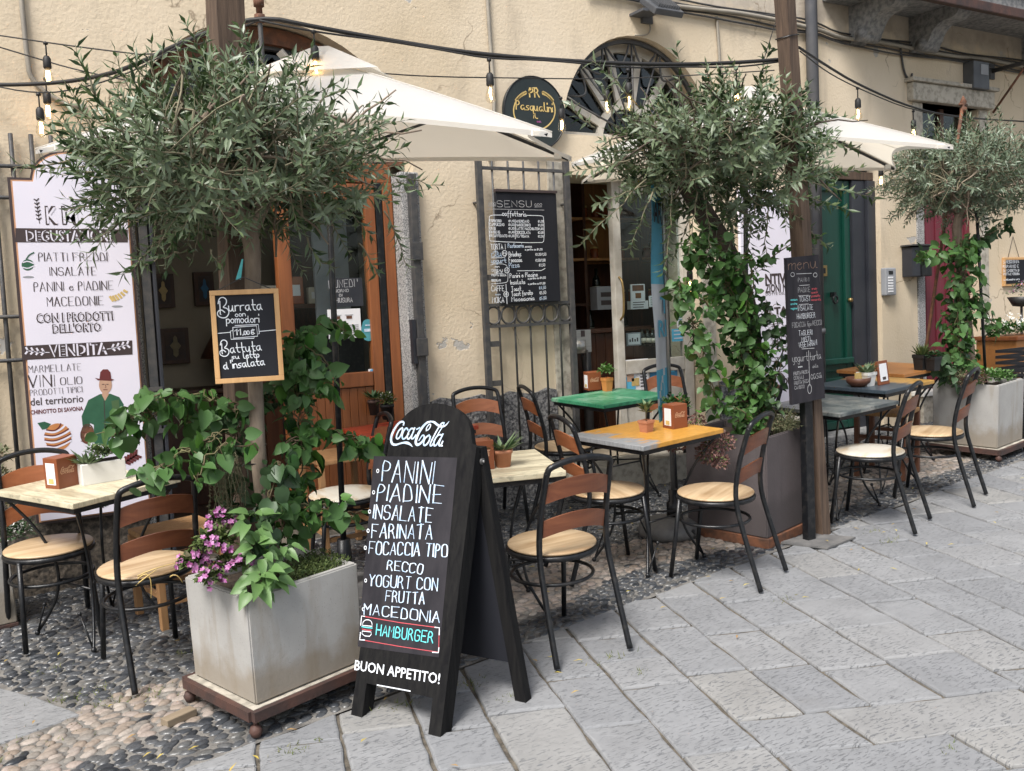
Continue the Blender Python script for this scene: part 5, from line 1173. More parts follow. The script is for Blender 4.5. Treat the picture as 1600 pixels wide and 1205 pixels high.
for k in range(9): bushlet(mb, V3(-.03+k*.016, R.uniform(-.03, .02), .125+R.uniform(0, .025)), .035, 34, .026, R.choice(('succ', 'herb', 'succ')), 'round')
mb.build('plant', t)
t = thing('wooden_bowl', 'dark brown wooden bowl with a small card on the dark blue topped table', 'bowl', G(1341, 604, .7485), 0, None, True)
mb = MB(); mb.lathe([(0, 0), (.045, 0), (.08, .03), (.088, .065), (.08, .065), (.06, .03), (0, .02)], 20, 'brownchair'); mb.build('body', t); mb = MB(); mb.box(-.05, .03, -.02, -.01, .045, .10, 'gold'); mb.build('card', t)
t = thing('menu_card', 'white card in a red brown wooden frame on the dark blue topped table', 'menu card', G(1381, 601, .7485), 6, None, True)
X = Matrix.Rotation(radians(-8), 4, 'X'); mb = MB(); mb.box(-.065, .065, -.008, .008, 0, .17, 'holder', X, .003); mb.build('frame', t); mb = MB(); mb.box(-.045, .045, -.0105, -.0085, .025, .15, 'paper', X); mb.build('card', t); mb = MB(); mb.box(-.02, .02, -.012, -.011, .035, .055, 'ink', X); mb.build('emblem', t)
# ================================================================== timber posts
for lab, x, y, wd, dx in (('weathered square timber post behind the nearest olive tree', 1.11, 4.17, .06, .07), ('weathered square timber post beside the menu totem and the brown planter', 4.55, 4.0, .042, -.235)):
    t = thing('timber_post', lab, 'post', gp(x, y, -.02), 8); mb = MB(); n = 18; vs = []
    for i in range(n+1):
        z = i*5/n
        for sx, sy in ((-1, -1), (1, -1), (1, 1), (-1, 1)): vs.append((sx*wd+dx*z/3+R.uniform(-.003, .003), sy*wd-.01*z/3+R.uniform(-.003, .003), z))
    mb.add(vs, [(i*4+k, i*4+(k+1) % 4, i*4+4+(k+1) % 4, i*4+4+k) for i in range(n) for k in range(4)]+[(n*4, n*4+1, n*4+2, n*4+3)], 'post'); mb.build('timber', t)
    for z in (2.55, 2.95):
        mb = MB(); mb.tube([(sx*(wd+.004)+dx*z/3, sy*(wd+.004)-.01*z/3, z+sx*.01) for sx, sy in ((-1, -1), (1, -1), (1, 1), (-1, 1))], .004, 5, 'black', True); mb.build('wire_tie', t)
# rusty rods with finials
for lab, p0, z0, z1, yy in (('rusty iron rod with collar hanging in front of the big cafe arch', P(412, 125, 5.3), None, None, 5.3),):
    t = thing('iron_rod', lab, 'rod', p0); a = P(402, -30, 5.3)-p0; mb = MB(); mb.tube([V3(0, 0, -.25), V3(0, 0, 0), a*.6, a], .014, 8, 'iron'); mb.tube([a*.62, a*1.6], .018, 8, 'rust')
    for f in (.62, .78): q = a*f; mb.lathe([(0, -.03), (.03, -.02), (.03, .02), (0, .03)], 10, 'rust', q)
    mb.build('rod', t)
t = thing('iron_rod', 'rusty iron rod with a cross shaped finial rising behind the far olive tree', 'rod', gp(6.9, 5.1)); h = P(1505, 160, 5.1); mb = MB(); o = h-t.location
mb.tube([V3(0, 0, 0), o], .014, 8, 'rust'); mb.lathe([(0, -.09), (.03, -.08), (.03, -.05), (.012, -.03), (.03, 0), (0, .06)], 10, 'rust', o); mb.tube([o+V3(-.05, 0, -.02), o+V3(.05, 0, -.02)], .012, 6, 'rust'); mb.build('rod', t)
# ================================================================== umbrellas
def umbrella(label, cx, cy, zc, W, H, th, a, b, rise):
    """rectangular tilted canopy: centre of its rim plane, sides, turn and tilt measured from the photograph"""
    nrm = Vector((-a, -b, 1)).normalized(); q = Vector((0, 0, 1)).rotation_difference(nrm) @ Quaternion((0, 0, 1), th)
    c = Vector((cx, cy, zc)); base = c-nrm*((zc-gz(cx, cy))/(nrm.z-nrm.x*.028-nrm.y*.045)); h = (c-base).length
    t = thing('garden_parasol', label, 'parasol', base, 0, 'cream parasols'); t.rotation_quaternion = q
    cr = [(-W/2, -H/2), (W/2, -H/2), (W/2, H/2), (-W/2, H/2)]
    def pt(s, u, f):
        p0, p1 = cr[s % 4], cr[(s+1) % 4]; x, y = p0[0]*(1-u)+p1[0]*u, p0[1]*(1-u)+p1[1]*u
        k = (.30, .14, .05, .14)[s % 4]*4*u*(1-u); ff = f*(1-k*f)
        return Vector((x*ff, y*ff, h+rise*((1-ff)+.02*sin(pi*min(1, ff)))-.012*4*u*(1-u)*sin(pi*f)))
    def sheet_(f0, f1, n, lift, m=14):
        vs = []; fs = []
        for i in range(n+1):
            f = f0+(f1-f0)*i/n
            for s in range(4):
                for k in range(m): v = pt(s, k/m, f); v.z += lift*(1-.45*i/n); vs.append(v)
        Wn = 4*m
        for i in range(n):
            for k in range(Wn): fs.append((i*Wn+k, (i+1)*Wn+k, (i+1)*Wn+(k+1) % Wn, i*Wn+(k+1) % Wn))
        return vs, fs
    mb = MB(); vs, fs = sheet_(.10, 1, 12, 0); mb.add(vs, fs, 'umbrella', True)
    for s in range(4):
        for uu in (0, .5): mb.tube([pt(s, uu, f)+V3(0, 0, .001) for f in (.1, .3, .5, .7, .85, 1)], .004, 5, 'umbrella')
    rim = [pt(s, k/14, 1) for s in range(4) for k in range(14)]; mb.add(rim+[v-V3(0, 0, .022) for v in rim], [(k, 56+k, 56+(k+1) % 56, (k+1) % 56) for k in range(56)], 'umbrella'); mb.build('canopy', t)
    mb = MB(); vs, fs = sheet_(.03, .27, 5, .075); mb.add(vs, fs, 'umbrella', True); mb.build('vent', t)
    for s in range(4):
        mb = MB(); mb.tube([pt(s, 0, f)-V3(0, 0, .018) for f in (.05, .3, .6, .9, .985)], .010, 6, 'black'); e = pt(s, 0, .94); mb.box(e.x-.02, e.x+.02, e.y-.02, e.y+.02, e.z-.04, e.z-.01, 'whitepot'); rb = mb.build('rib', t)
        mb = MB(); mb.tube([pt(s, 0, .5)-V3(0, 0, .022), Vector((cr[s][0]*.04, cr[s][1]*.04, h+.0))], .008, 6, 'black'); mb.build('strut', rb)
    mb = MB(); mb.tube([(0, 0, .02), (0, 0, h+rise)], .016, 12, 'black'); mb.lathe([(0, -.04), (.045, -.04), (.045, .03), (0, .03)], 14, 'black', (0, 0, h)); mb.build('pole', t)
    mb = MB(); mb.box(-.2, .2, -.2, .2, 0, .05, 'floor_plate', bev=.01); mb.lathe([(0, .05), (.05, .05), (.035, .3), (0, .3)], 14, 'black'); mb.build('base', t); return t
umbrella('cream parasol over the cafe entrance, behind the nearest olive tree', 1.793, 4.698, 2.36, 2.4, 1.2, -.678, .010, .075, .46)
umbrella('cream parasol behind the leaning olive tree in the brown planter', 4.84, 4.829, 2.44, 2.3, 1.265, -.667, .010, .046, .46)
# ================================================================== festoon lights
def cable(label, pts, r, sag=0):
    q = [P(*p) for p in pts]; t = thing('light_cable', label, 'cable', q[0]); mb = MB(); mb.tube(smooth([tuple(v-q[0]) for v in q], 2), r, 6, 'socket'); mb.build('wire', t); return t
cable('thick black braided cable running from the left wall past both timber posts', [(-40, 133, 5.95), (60, 132, 5.7), (130, 125, 5.5), (200, 108, 5.2), (300, 58, 4.9), (405, 24, 4.7), (490, 42, 4.6), (620, 65, 4.5), (740, 84, 4.4), (880, 95, 4.3), (1010, 101, 4.2), (1120, 100, 4.12), (1222, 93, 4.02)], .011)
cable('thick black cable running from the right timber post to the far olive tree', [(1248, 74, 4.02), (1290, 102, 4.2), (1340, 132, 4.45), (1427, 170, 4.9), (1500, 184, 5.3), (1600, 190, 5.8)], .008)
cable('thin black festoon wire rising from the left wall to the big arch', [(-40, 50, 5.95), (30, 60, 5.8), (69, 66, 5.7), (150, 77, 5.5), (260, 90, 5.2), (405, 32, 4.72)], .004)
cable('thin black festoon wire below the thick cable, between the two timber posts', [(405, 32, 4.68), (490, 50, 4.58), (620, 66, 4.5), (700, 80, 4.42), (764, 92, 4.38), (860, 94, 4.3), (980, 107, 4.2), (1060, 104, 4.15), (1150, 106, 4.08), (1222, 96, 4.02)], .005)
cable('thin black wire sagging close to the left wall', [(-40, 62, 5.97), (40, 86, 5.9), (120, 110, 5.8), (220, 130, 5.6)], .004)
cable('thin black wire along the wall above the round sign', [(560, 112, 5.4), (668, 120, 5.35), (800, 122, 5.3), (946, 124, 5.2), (1100, 117, 5.0), (1210, 110, 4.5)], .004)
cable('thin black wire below the thick one beside the left wall', [(-40, 128, 5.9), (60, 148, 5.6), (130, 138, 5.4), (210, 112, 5.1), (300, 60, 4.88)], .004)
cable('thin slack wire under the cable right of the timber post', [(1250, 80, 4.03), (1290, 112, 4.2), (1340, 138, 4.45), (1427, 174, 4.9), (1500, 182, 5.3)], .004)
cable('wire stay from the right timber post down to the cable', [(1214, 28, 4.4), (1192, 98, 4.1)], .003)
def bulb_root(label, p):
    t = thing('festoon_bulb', label, 'light bulb', p, 0, 'festoon bulbs on the black cables')
    return t
bulbs = [(71, 66, 5.7, .10, 'clear festoon bulb on the upper wire at the far left'), (60, 146, 5.6, .11, 'clear festoon bulb on the lower wire at the far left, above the window bars'), (71, 122, 5.85, .02, 'added festoon bulb close to the left wall, standing in for a reflection'),  # the third, close to the wall, is added for a reflected glow
 (490, 48, 4.58, .13, 'clear festoon bulb in front of the white top of the left parasol'), (764, 92, 4.38, .10, 'clear festoon bulb hanging alone against bare plaster left of the round sign'), (876, 152, 5.2, .03, 'clear festoon bulb on the right rim of the round green sign'),
 (947, 124, 5.2, .08, 'smaller festoon bulb before the left half of the half round fanlight'), (981, 108, 4.2, .09, 'festoon bulb hanging lower in the middle of the half round fanlight'), (1150, 106, 4.08, .08, 'clear festoon bulb left of the right timber post'),
 (1340, 137, 4.45, .08, 'clear festoon bulb over the right half of the right parasol'), (1427, 173, 4.9, .08, 'clear festoon bulb just above the tip of the right parasol'), (232, 146, 5.0, .02, 'festoon bulb among the leaves at the upper left of the nearest olive tree'), (1376, 248, 5.2, .05, 'festoon bulb below the right edge of the right parasol'), (1077, 405, 4.9, .05, 'festoon bulb glowing among the vine leaves of the leaning olive tree')]
bp0 = None
for px, py, yy, dl, lab in bulbs:
    p = P(px, py, yy)
    if bp0 is None:
        bp0 = bulb_root(lab, p)
        mb = MB(); mb.tube([(0, 0, .004), (0, 0, -.075)], .004, 6, 'socket'); mb.lathe([(0, 0), (.012, 0), (.012, -.012), (0, -.014)], 8, 'socket'); mb.build('cord', bp0)
        mb = MB(); mb.lathe([(0, -.07), (.012, -.072), (.020, -.085), (.021, -.132), (.017, -.138), (0, -.139)][::-1], 12, 'socket'); mb.build('socket', bp0)
        mb = MB(); mb.lathe([(.013, -.139), (.016, -.15), (.026, -.18), (.028, -.197), (.022, -.216), (.008, -.226), (0, -.227)][::-1], 14, 'bulbglass'); mb.build('glass', bp0)
        mb = MB()
        for s in (-1, 0, 1): mb.tube([(s*.006, 0, -.148), (s*.009, .003, -.175), (s*.007, -.003, -.205)], .0035, 5, 'filament')
        mb.build('filament', bp0); bpy.context.view_layer.update()
    else: copy_thing(bp0, p, R.uniform(0, 360), lab, None, False)
# ================================================================== fixtures on the wall
t = thing('floodlight', 'grey finned floodlight fixed high on the wall above the half round fanlight', 'floodlight', P(1010, 28)); mb = MB(); X = Matrix.Translation(V3(.02, -.16, .03)) @ Matrix.Rotation(radians(38), 4, 'X')
mb.box(-.14, .14, -.11, .11, -.02, .03, 'lamp_body', X, .008)
for k in range(9): mb.box(-.10+k*.025, -.092+k*.025, -.08, .10, .03, .055, 'lamp_body', X)
b_ = mb.build('body', t); mb = MB(); mb.box(-.12, .12, -.09, .09, -.024, -.0205, 'lamp_glass', X); mb.build('glass', t); mb = MB(); mb.box(-.17, .0, -.17, 0, -.01, .01, 'lamp_body'); mb.box(-.06, .04, -.03, 0, -.05, .05, 'lamp_body'); mb.build('bracket', t)
t = thing('meter_box', 'grey metal box on the wall right of the upper window lintel', 'meter box', P(1517, 143)); mb = MB(); mb.box(-.13, .13, -.12, 0, 0, .27, 'lamp_body', bev=.008); mb.build('body', t); mb = MB(); mb.box(-.02, .10, -.126, -.121, .14, .24, 'plastic'); mb.build('panel', t)
t = thing('wall_bracket', 'rusty iron arm bracket on the wall at the upper right', 'bracket', P(1548, 112)); mb = MB(); mb.tube([(0, 0, 0), (.05, -.75, .02)], .022, 8, 'iron'); mb.tube([(.02, -.38, 0), (.0, -.02, -.42)], .012, 8, 'rust'); mb.box(-.04, .04, -.02, 0, -.08, .08, 'iron'); mb.build('arm', t)
t = thing('intercom', 'grey plastic intercom panel on the wall between the green door and the mailboxes', 'intercom', P(1384, 462)); mb = MB(); mb.box(-.07, .08, -.06, 0, 0, .26, 'plastic', bev=.012); mb.build('body', t); mb = MB()
for k in range(6): mb.box(-.04, .03, -.064, -.0605, .03+k*.026, .045+k*.026, 'paper')
mb.box(-.03, .03, -.064, -.0605, .2, .23, 'black'); mb.build('buttons', t)
t = thing('mailbox', 'pair of black mailboxes on the wall left of the crimson shutter', 'mailbox', P(1424, 433)); mb = MB(); mb.box(-.14, -.02, -.12, 0, .0, .28, 'navy', bev=.008); mb.box(-.015, .14, -.13, 0, .0, .29, 'black', bev=.008); mb.build('body', t); mb = MB(); mb.box(-.16, .16, -.15, 0, .292, .305, 'iron'); mb.build('lid', t); mb = MB(); mb.tube([(.06, -.134, .15), (.06, -.131, .15)], .03, 14, 'paper'); mb.build('badge', t)
t = thing('chalkboard', 'small chalkboard in a wooden frame hanging on the wall at the right edge', 'chalkboard', P(1582, 447)); mb = MB(); mb.box(-.19, .21, -.03, 0, 0, .30, 'frame', bev=.004); mb.build('frame', t); mb = MB(); mb.box(-.165, .185, -.034, -.031, .025, .275, 'board'); mb.build('panel', t)
fc = Face(t.location+V3(0, -.0345, 0), X3, Z3); z = fc.zoom(1400, 380, 3.345); mb = MB()
for s_, a, b, h in (('LA RESCO DI UNA', (560, 106), (642, 104), 15), ('RISPARMIO E', (558, 130), (640, 128), 15), ('DA 1 CASSETTA DI', (560, 150), (642, 148), 12), ('FRUTTA E VERDURA', (560, 168), (644, 166), 12), ('a chilometro zero', (562, 196), (644, 192), 10)): line(mb, fc, z, s_, a, b, h, .004, 'chalk')
pw(mb, 'lettering', t); mb = MB(); mb.tube([(-.1, -.015, .3), (.0, -.01, .52), (.1, -.015, .3)], .003, 5, 'iron'); mb.build('string', t)
# ================================================================== inside the rooms
def wallthing(name, label, cat, p, build, group=None):
    t = thing(name, label, cat, p, 0, group); build(t); return t
for (a, b, c, d, lab, col) in ((238, 428, 270, 482, 'dark framed painting on the inner wall left of the chalkboard, upper of the two', 0), (253, 512, 293, 570, 'dark painting of a pale standing figure on the inner wall, below another', 1), (305, 425, 332, 478, 'dark blue painting on the inner wall beside the timber post', 2)):
    p0, p1 = P(a, d, D+1.66), P(c, b, D+1.66); t = thing('painting', lab, 'painting', ((p0.x+p1.x)/2, D+1.66, p0.z)); wx, hz = (p1.x-p0.x)/2, p1.z-p0.z
    mb = MB(); mb.box(-wx, wx, -.02, .035, 0, hz, 'door_dark', bev=.004); mb.build('frame', t); mb = MB(); mb.box(-wx+.03, wx-.03, -.026, -.021, .03, hz-.03, 'canvas'); mb.build('canvas', t)
    mb = MB(); f = [(0, .18), (.05, .25), (.06, .4), (.12, .5), (.05, .62), (.04, .74), (0, .8), (-.04, .74), (-.05, .62), (-.13, .52), (-.06, .4), (-.06, .25)]
    mb.prism([(u*wx*3.2, hz*v) for u, v in f], V3(0, -.03, 0), X3, Z3, .002, ('gold', 'figure', 'bluesign')[col]); mb.build('figure', t)
t = thing('sideboard', 'dark wooden sideboard against the inner cafe wall', 'sideboard', (1.55, D+1.25, .2)); mb = MB(); mb.box(-.45, .75, 0, .4, .0, .82, 'door_dark', bev=.01); mb.box(-.5, .8, -.04, .4, .823, .86, 'door_dark', bev=.008); mb.build('body', t); mb = MB(); mb.box(-.4, .1, -.012, -.001, .1, .7, 'door_dark', bev=.005); mb.box(.2, .7, -.012, -.001, .1, .7, 'door_dark', bev=.005); mb.build('door', t)
t = thing('table_lamp', 'brown cone shaded lamp on the sideboard inside the cafe', 'lamp', (1.95, D+1.42, 1.06)); mb = MB(); mb.lathe([(0, 0), (.09, 0), (.03, .03), (.02, .22), (0, .22)], 16, 'brownchair'); mb.build('base', t); mb = MB(); mb.lathe([(.22, .22), (.04, .55), (.038, .55), (.215, .222)], 20, 'brownchair'); mb.build('lamp_shade', t)
def glue(name, label, cat, x, y, z, x1, z1, mt, sub=None):
    t = thing(name, label, cat, (x, y, z)); mb = MB(); mb.box(0, x1-x, -.004, .002, 0, z1-z, mt); mb.build('sheet', t); return t
q = lambda a, b: P(a, b, Y0+.028)
a, b = q(514, 530), q(562, 482); n = glue('notice', 'white printed notice with diagrams behind the shop front glass', 'notice', a.x, Y0+.026, a.z, b.x, b.z, 'paper'); mb = MB()
for k in range(6): mb.box(.02, b.x-a.x-.02, -.0062, -.0052, .02+k*.013, .024+k*.013, 'plastic')
for xx in (.045, .13): mb.box(xx, xx+.04, -.0062, -.0052, .13, .15, 'rust'); mb.box(xx-.01, xx+.05, -.0062, -.0052, .155, .158, 'plastic')
mb.build('print', n)
a, b = q(517, 480), q(565, 434); n = thing('closing_sign', 'dark grey sign with closing day lettering behind the shop front glass', 'sign', (a.x, Y0+.026, a.z)); mb = MB(); mb.box(0, b.x-a.x, -.004, .002, 0, b.z-a.z, 'navy'); mb.build('panel', n)
fc = Face((0, Y0+.0215, 0), X3, Z3); z = fc.zoom(400, 300, 3.767); mb = MB()
for s_, u, v, h in (("LUNEDI'", (430, 566), (600, 556), 44), ('GIORNO', (460, 592), (545, 588), 16), ('DI', (490, 614), (508, 614), 13), ('CHIUSURA', (456, 652), (568, 648), 26)): line(mb, fc, z, s_, u, v, h, .0042, 'chalkdim')
pw(mb, 'lettering', n)
a = q(575, 516); n = thing('sticker', 'round teal sticker at the right edge of the shop front glass', 'sticker', (a.x, Y0+.026, a.z)); mb = MB(); mb.prism([(.052*cos(i*pi/12)*(1+.1*cos(i*pi/2)), .075*sin(i*pi/12)) for i in range(24)], V3(0, 0, 0), X3, Z3, .003, 'tealsign'); mb.build('sheet', n); mb = MB(); mb.box(-.03, .03, -.0052, -.0042, -.01, .01, 'chalkblue'); mb.box(-.02, .02, -.0052, -.0042, .03, .038, 'chalkblue'); mb.build('print', n)
a, b = q(578, 590), q(588, 576); n = glue('sticker', 'small white and blue square sticker low on the shop front glass', 'sticker', a.x-.01, Y0+.026, a.z, b.x, b.z, 'paper'); mb = MB(); mb.tube([(.028, -.0062, .04), (.028, -.0045, .04)], .018, 14, 'bluesign'); mb.build('emblem', n)
# counter and shelf with boxes behind the glass
t = thing('display_shelf', 'brown shelf of packets behind the shop front glass', 'shelf', (2.1, D+.75, .2)); mb = MB(); mb.box(-.1, .45, 0, .3, 0, 1.1, 'door_dark'); mb.box(-.1, .45, 0, .3, 1.42, 1.45, 'door_dark'); mb.box(-.12, -.09, 0, .3, 1.101, 2.0, 'door_dark'); mb.build('frame', t)
for k, (x, z, w_, h_, mt) in enumerate(((2.08, 1.302, .12, .12, 'jar'), (2.22, 1.302, .1, .1, 'label'), (2.35, 1.302, .14, .16, 'bottle_amber'), (2.1, 1.652, .16, .14, 'label'), (2.3, 1.652, .12, .2, 'jar'), (2.44, 1.652, .08, .12, 'label'))):
    n = thing('packet', 'packet of dry goods on the brown shelf behind the shop front glass', 'packet', (x, D+.85, z), R.uniform(-12, 12), 'packets behind the shop front glass'); mb = MB(); mb.box(-w_/2, w_/2, -.04, .04, 0, h_, mt, bev=.006); mb.build('body', n); mb = MB(); mb.box(-w_*.3, w_*.3, -.0425, -.0405, h_*.3, h_*.7, 'paper'); mb.build('label', n)
t = thing('screen_panel', 'grey folded panel standing behind the shop front glass', 'panel', (2.38, D+.62, 1.2)); mb = MB(); mb.box(0, .26, 0, .03, -.1, 1.1, 'plastic'); mb.build('sheet', t)
t = thing('shop_counter', 'black counter behind the shop front glass', 'counter', (2.45, D+.5, .2)); mb = MB(); mb.box(-.38, .22, 0, .1, 0, 1.22, 'black', bev=.005); mb.build('body', t); mb = MB(); mb.box(-.42, .26, -.03, .12, 1.222, 1.25, 'black'); mb.build('top', t)
# shelves of bottles in the shop
ysf = D+1.0
shelf = thing('bottle_shelf', 'dark wooden wall shelving of bottles and jars inside the shop', 'shelf', (5.15, ysf, .33)); mb = MB()
for x in (-.95, -.12, .50, .93): mb.box(x-.015, x+.015, 0, .3, 0, 3.0, 'door_dark')
for z in (.35, .85, 1.22, 1.62, 1.98, 2.40, 2.8):
    for (x0, x1) in ((-.934, -.136), (-.104, .484), (.516, .914)): mb.box(x0, x1, 0, .3, z, z+.022, 'door_dark' if z < 1.6 else 'shelfwood_lit')
mb.box(-.934, .914, .3, .31, 0, 1.6, 'door_dark'); mb.box(-.934, .914, .3, .31, 1.605, 3.0, 'shelfwood_lit'); mb.build('frame', shelf)
def mk_bottle(p, mt, lab, kind):
    g = dict(bottle='bottles on the shop shelves', jar='preserve jars on the shop shelves')[kind]
    t = thing('wine_bottle' if kind == 'bottle' else 'preserve_jar', lab, kind, p, R.uniform(-40, 40), g); mb = MB()
    if kind == 'bottle': mb.lathe([(0, 0), (.037, 0), (.037, .19), (.03, .22), (.014, .25), (.014, .31), (0, .31)], 12, mt)
    else: mb.lathe([(0, 0), (.036, 0), (.038, .01), (.038, .085), (.03, .095), (0, .095)], 12, mt)
    mb.build('body', t); mb = MB()
    if kind == 'bottle': mb.lathe([(.0375, .06), (.038, .06), (.038, .15), (.0375, .15)], 12, 'label')
    else: mb.lathe([(0, .0952), (.034, .0952), (.034, .112), (0, .112)], 12, 'gold')
    mb.build('label' if kind == 'bottle' else 'lid', t); return t
b1 = mk_bottle((4.24, ysf+.2, .33+2.422), 'bottle_dark', 'dark wine bottle with pale label on the shop shelves', 'bottle'); b2 = mk_bottle((4.33, ysf+.24, .33+2.422), 'bottle_amber', 'amber bottle with pale label on the shop shelves', 'bottle'); j1 = mk_bottle((4.24, ysf+.1, .33+2.002), 'jar', 'red preserve jar with gold lid on the shop shelves', 'jar')
bpy.context.view_layer.update()
for z, kinds in ((2.422, 'b'), (2.002, 'j'), (1.642, 'm'), (1.242, 'm'), (.872, 'm')):
    x = 4.30
    while x < 6.0:
        if abs(x-5.03) > .06 and abs(x-5.65) > .06 and R.random() > (.1 if z > 1.6 else .3):
            s_ = b1 if kinds == 'b' and R.random() < .7 else b2 if kinds == 'b' else j1 if kinds == 'j' or R.random() < .5 else b1
            copy_thing(s_, (x, ysf+R.uniform(.05, .16), .33+z), R.uniform(-40, 40), s_['label'], None, False)
        x += R.uniform(.085, .115) if kinds != 'm' else R.uniform(.1, .16)
t = thing('counter', 'dark wooden plank counter inside the shop doorway', 'counter', (4.75, D+.62, .33)); mb = MB()
for k in range(12): mb.box(-.62+k*.1, -.525+k*.1, 0, .03, 0, .98, 'door_dark', bev=.004)
mb.box(-.62, .62, .031, .28, 0, .98, 'door_dark'); mb.build('body', t); mb = MB(); mb.box(-.66, .66, -.04, .3, .983, 1.02, 'door_dark', bev=.005); mb.build('top', t)
def sheet(name, lab, cat, c4, yy, mt, extra=None, dep=.012):
    (a, b, c, d) = c4; p0, p1 = P(a, d, yy), P(c, b, yy); t = thing(name, lab, cat, (p0.x, yy, p0.z)); mb = MB(); mb.box(0, p1.x-p0.x, -dep, 0, 0, p1.z-p0.z, mt, bev=min(.003, dep/4)); mb.build('body', t)
    if extra: mb = MB(); extra(mb, p1.x-p0.x, p1.z-p0.z, -dep-.0012); mb.build('print', t)
    return t
def lines_print(n, mt, x0=.12, x1=.88, z0=.2, z1=.8):
    def f(mb, w, h, y):
        for k in range(n): zz = h*(z0+(z1-z0)*k/max(1, n-1)); mb.box(w*x0, w*(x1-R.uniform(0, .2)), y-.001, y, zz, zz+h*.28/n, mt)
    return f
sheet('soap_dispenser', 'grey steel dispenser box on the inner left side of the shop doorway', 'dispenser', (889, 515, 914, 552), D+.3, 'steel', lines_print(1, 'ink', .4, .7, .7, .7), .08)
t = thing('waste_bin', 'round brushed steel pail on a bracket inside the shop doorway', 'pail', P(902, 552, D+.2)); mb = MB(); mb.lathe([(0, 0), (.07, 0), (.075, .10), (.072, .10), (.066, .01), (0, .01)], 20, 'steel'); mb.build('body', t); mb = MB(); mb.tube([(.09, 0, .02), (.09, 0, -.35)], .012, 8, 'iron'); mb.build('stand', t)
t = thing('stove_pipe', 'grey pipe with elbow inside the shop doorway', 'pipe', (4.66, D+.5, .33)); mb = MB(); mb.tube(smooth([(-.02, 0, 0), (-.02, 0, .9), (-.02, .05, .98), (-.02, .2, 1.0)], 2), .04, 12, 'darkpipe'); mb.build('pipe', t)
sheet('newspaper', 'folded magazine with orange picture in a white crate behind the door glass', 'magazine', (985, 444, 1006, 472), D+.3, 'paper', lambda mb, w, h, y: (mb.box(w*.1, w*.9, y-.001, y, h*.62, h*.95, 'rust'), mb.box(w*.3, w*.7, y-.001, y, h*.2, h*.5, 'bottle_amber')))
sheet('fruit_crate', 'small white slatted crate behind the door glass', 'crate', (980, 470, 1007, 484), D+.26, 'paper', lines_print(3, 'ink'), .05)
sheet('notice', 'small white card behind the door glass right of the white crate', 'card', (1014, 462, 1026, 480), D+.2, 'paper', lines_print(4, 'plastic'))
sheet('postcard', 'grey framed picture card standing at the bottom of the door glass', 'picture', (978, 519, 1000, 541), D+.2, 'plastic', lambda mb, w, h, y: (mb.box(w*.1, w*.9, y-.001, y, h*.1, h*.9, 'paper'), [mb.box(w*(.18+.17*k), w*(.27+.17*k), y-.002, y-.0011, h*.3, h*(.5+.1*(k % 2)), 'ink') for k in range(4)]))
for k, (px, lab) in enumerate(((1004, 'small dark bottle with white label at the bottom of the door glass, left'), (1012, 'small pale bottle with letter label at the bottom of the door glass'), (1020, 'small dark bottle with white label at the bottom of the door glass, right'))):
    c = copy_thing(b1, P(px, 541, D+.22), 0, lab, 'bottles at the bottom of the door glass', False); c.scale = (.8, .8, .45)
sheet('poster', 'colourful poster with a woman in sunglasses on the lower white door', 'poster', (975, 560, 1012, 612), D+.118, 'paper', lambda mb, w, h, y: (mb.box(w*.08, w*.45, y-.001, y, h*.05, h*.45, 'flag_blue'), mb.box(w*.12, w*.4, y-.002, y-.0011, h*.3, h*.7, 'skin'), mb.box(w*.1, w*.42, y-.003, y-.0021, h*.55, h*.62, 'ink'), mb.box(w*.3, w*.6, y-.002, y-.0011, h*.15, h*.4, 'gold'), mb.box(w*.55, w*.95, y-.001, y, h*.65, h*.9, 'ink'), mb.box(w*.4, w*.9, y-.001, y, h*.93, h*.97, 'gold'), [mb.box(w*.66, w*.92, y-.001, y, h*(.1+.1*k), h*(.14+.1*k), 'ink') for k in range(5)]), .004)
sheet('poster', 'deep blue poster on the lower right of the white door', 'poster', (1016, 560, 1057, 606), D+.118, 'bluesign', lambda mb, w, h, y: mb.box(w*.3, w*.9, y-.001, y, h*.5, h*.65, 'flag_blue'), .004)
sheet('sticker', 'round pale blue sticker on the lower right of the door glass', 'sticker', (1050, 513, 1072, 534), D+.125, 'flag_blue', lines_print(3, 'flag_white'), .003)
sheet('notice', 'pale green notice on the right of the door glass above the round sticker', 'notice', (1058, 488, 1072, 512), D+.125, 'paper', lines_print(5, 'tealsign'), .003)
sheet('box', 'grey carton with dark lettering on the counter inside the shop', 'carton', (923, 448, 950, 485), D+.7, 'plastic', lambda mb, w, h, y: (mb.box(w*.2, w*.9, y-.001, y, h*.55, h*.75, 'ink'), mb.box(w*.2, w*.8, y-.001, y, h*.2, h*.4, 'ink')), .1)
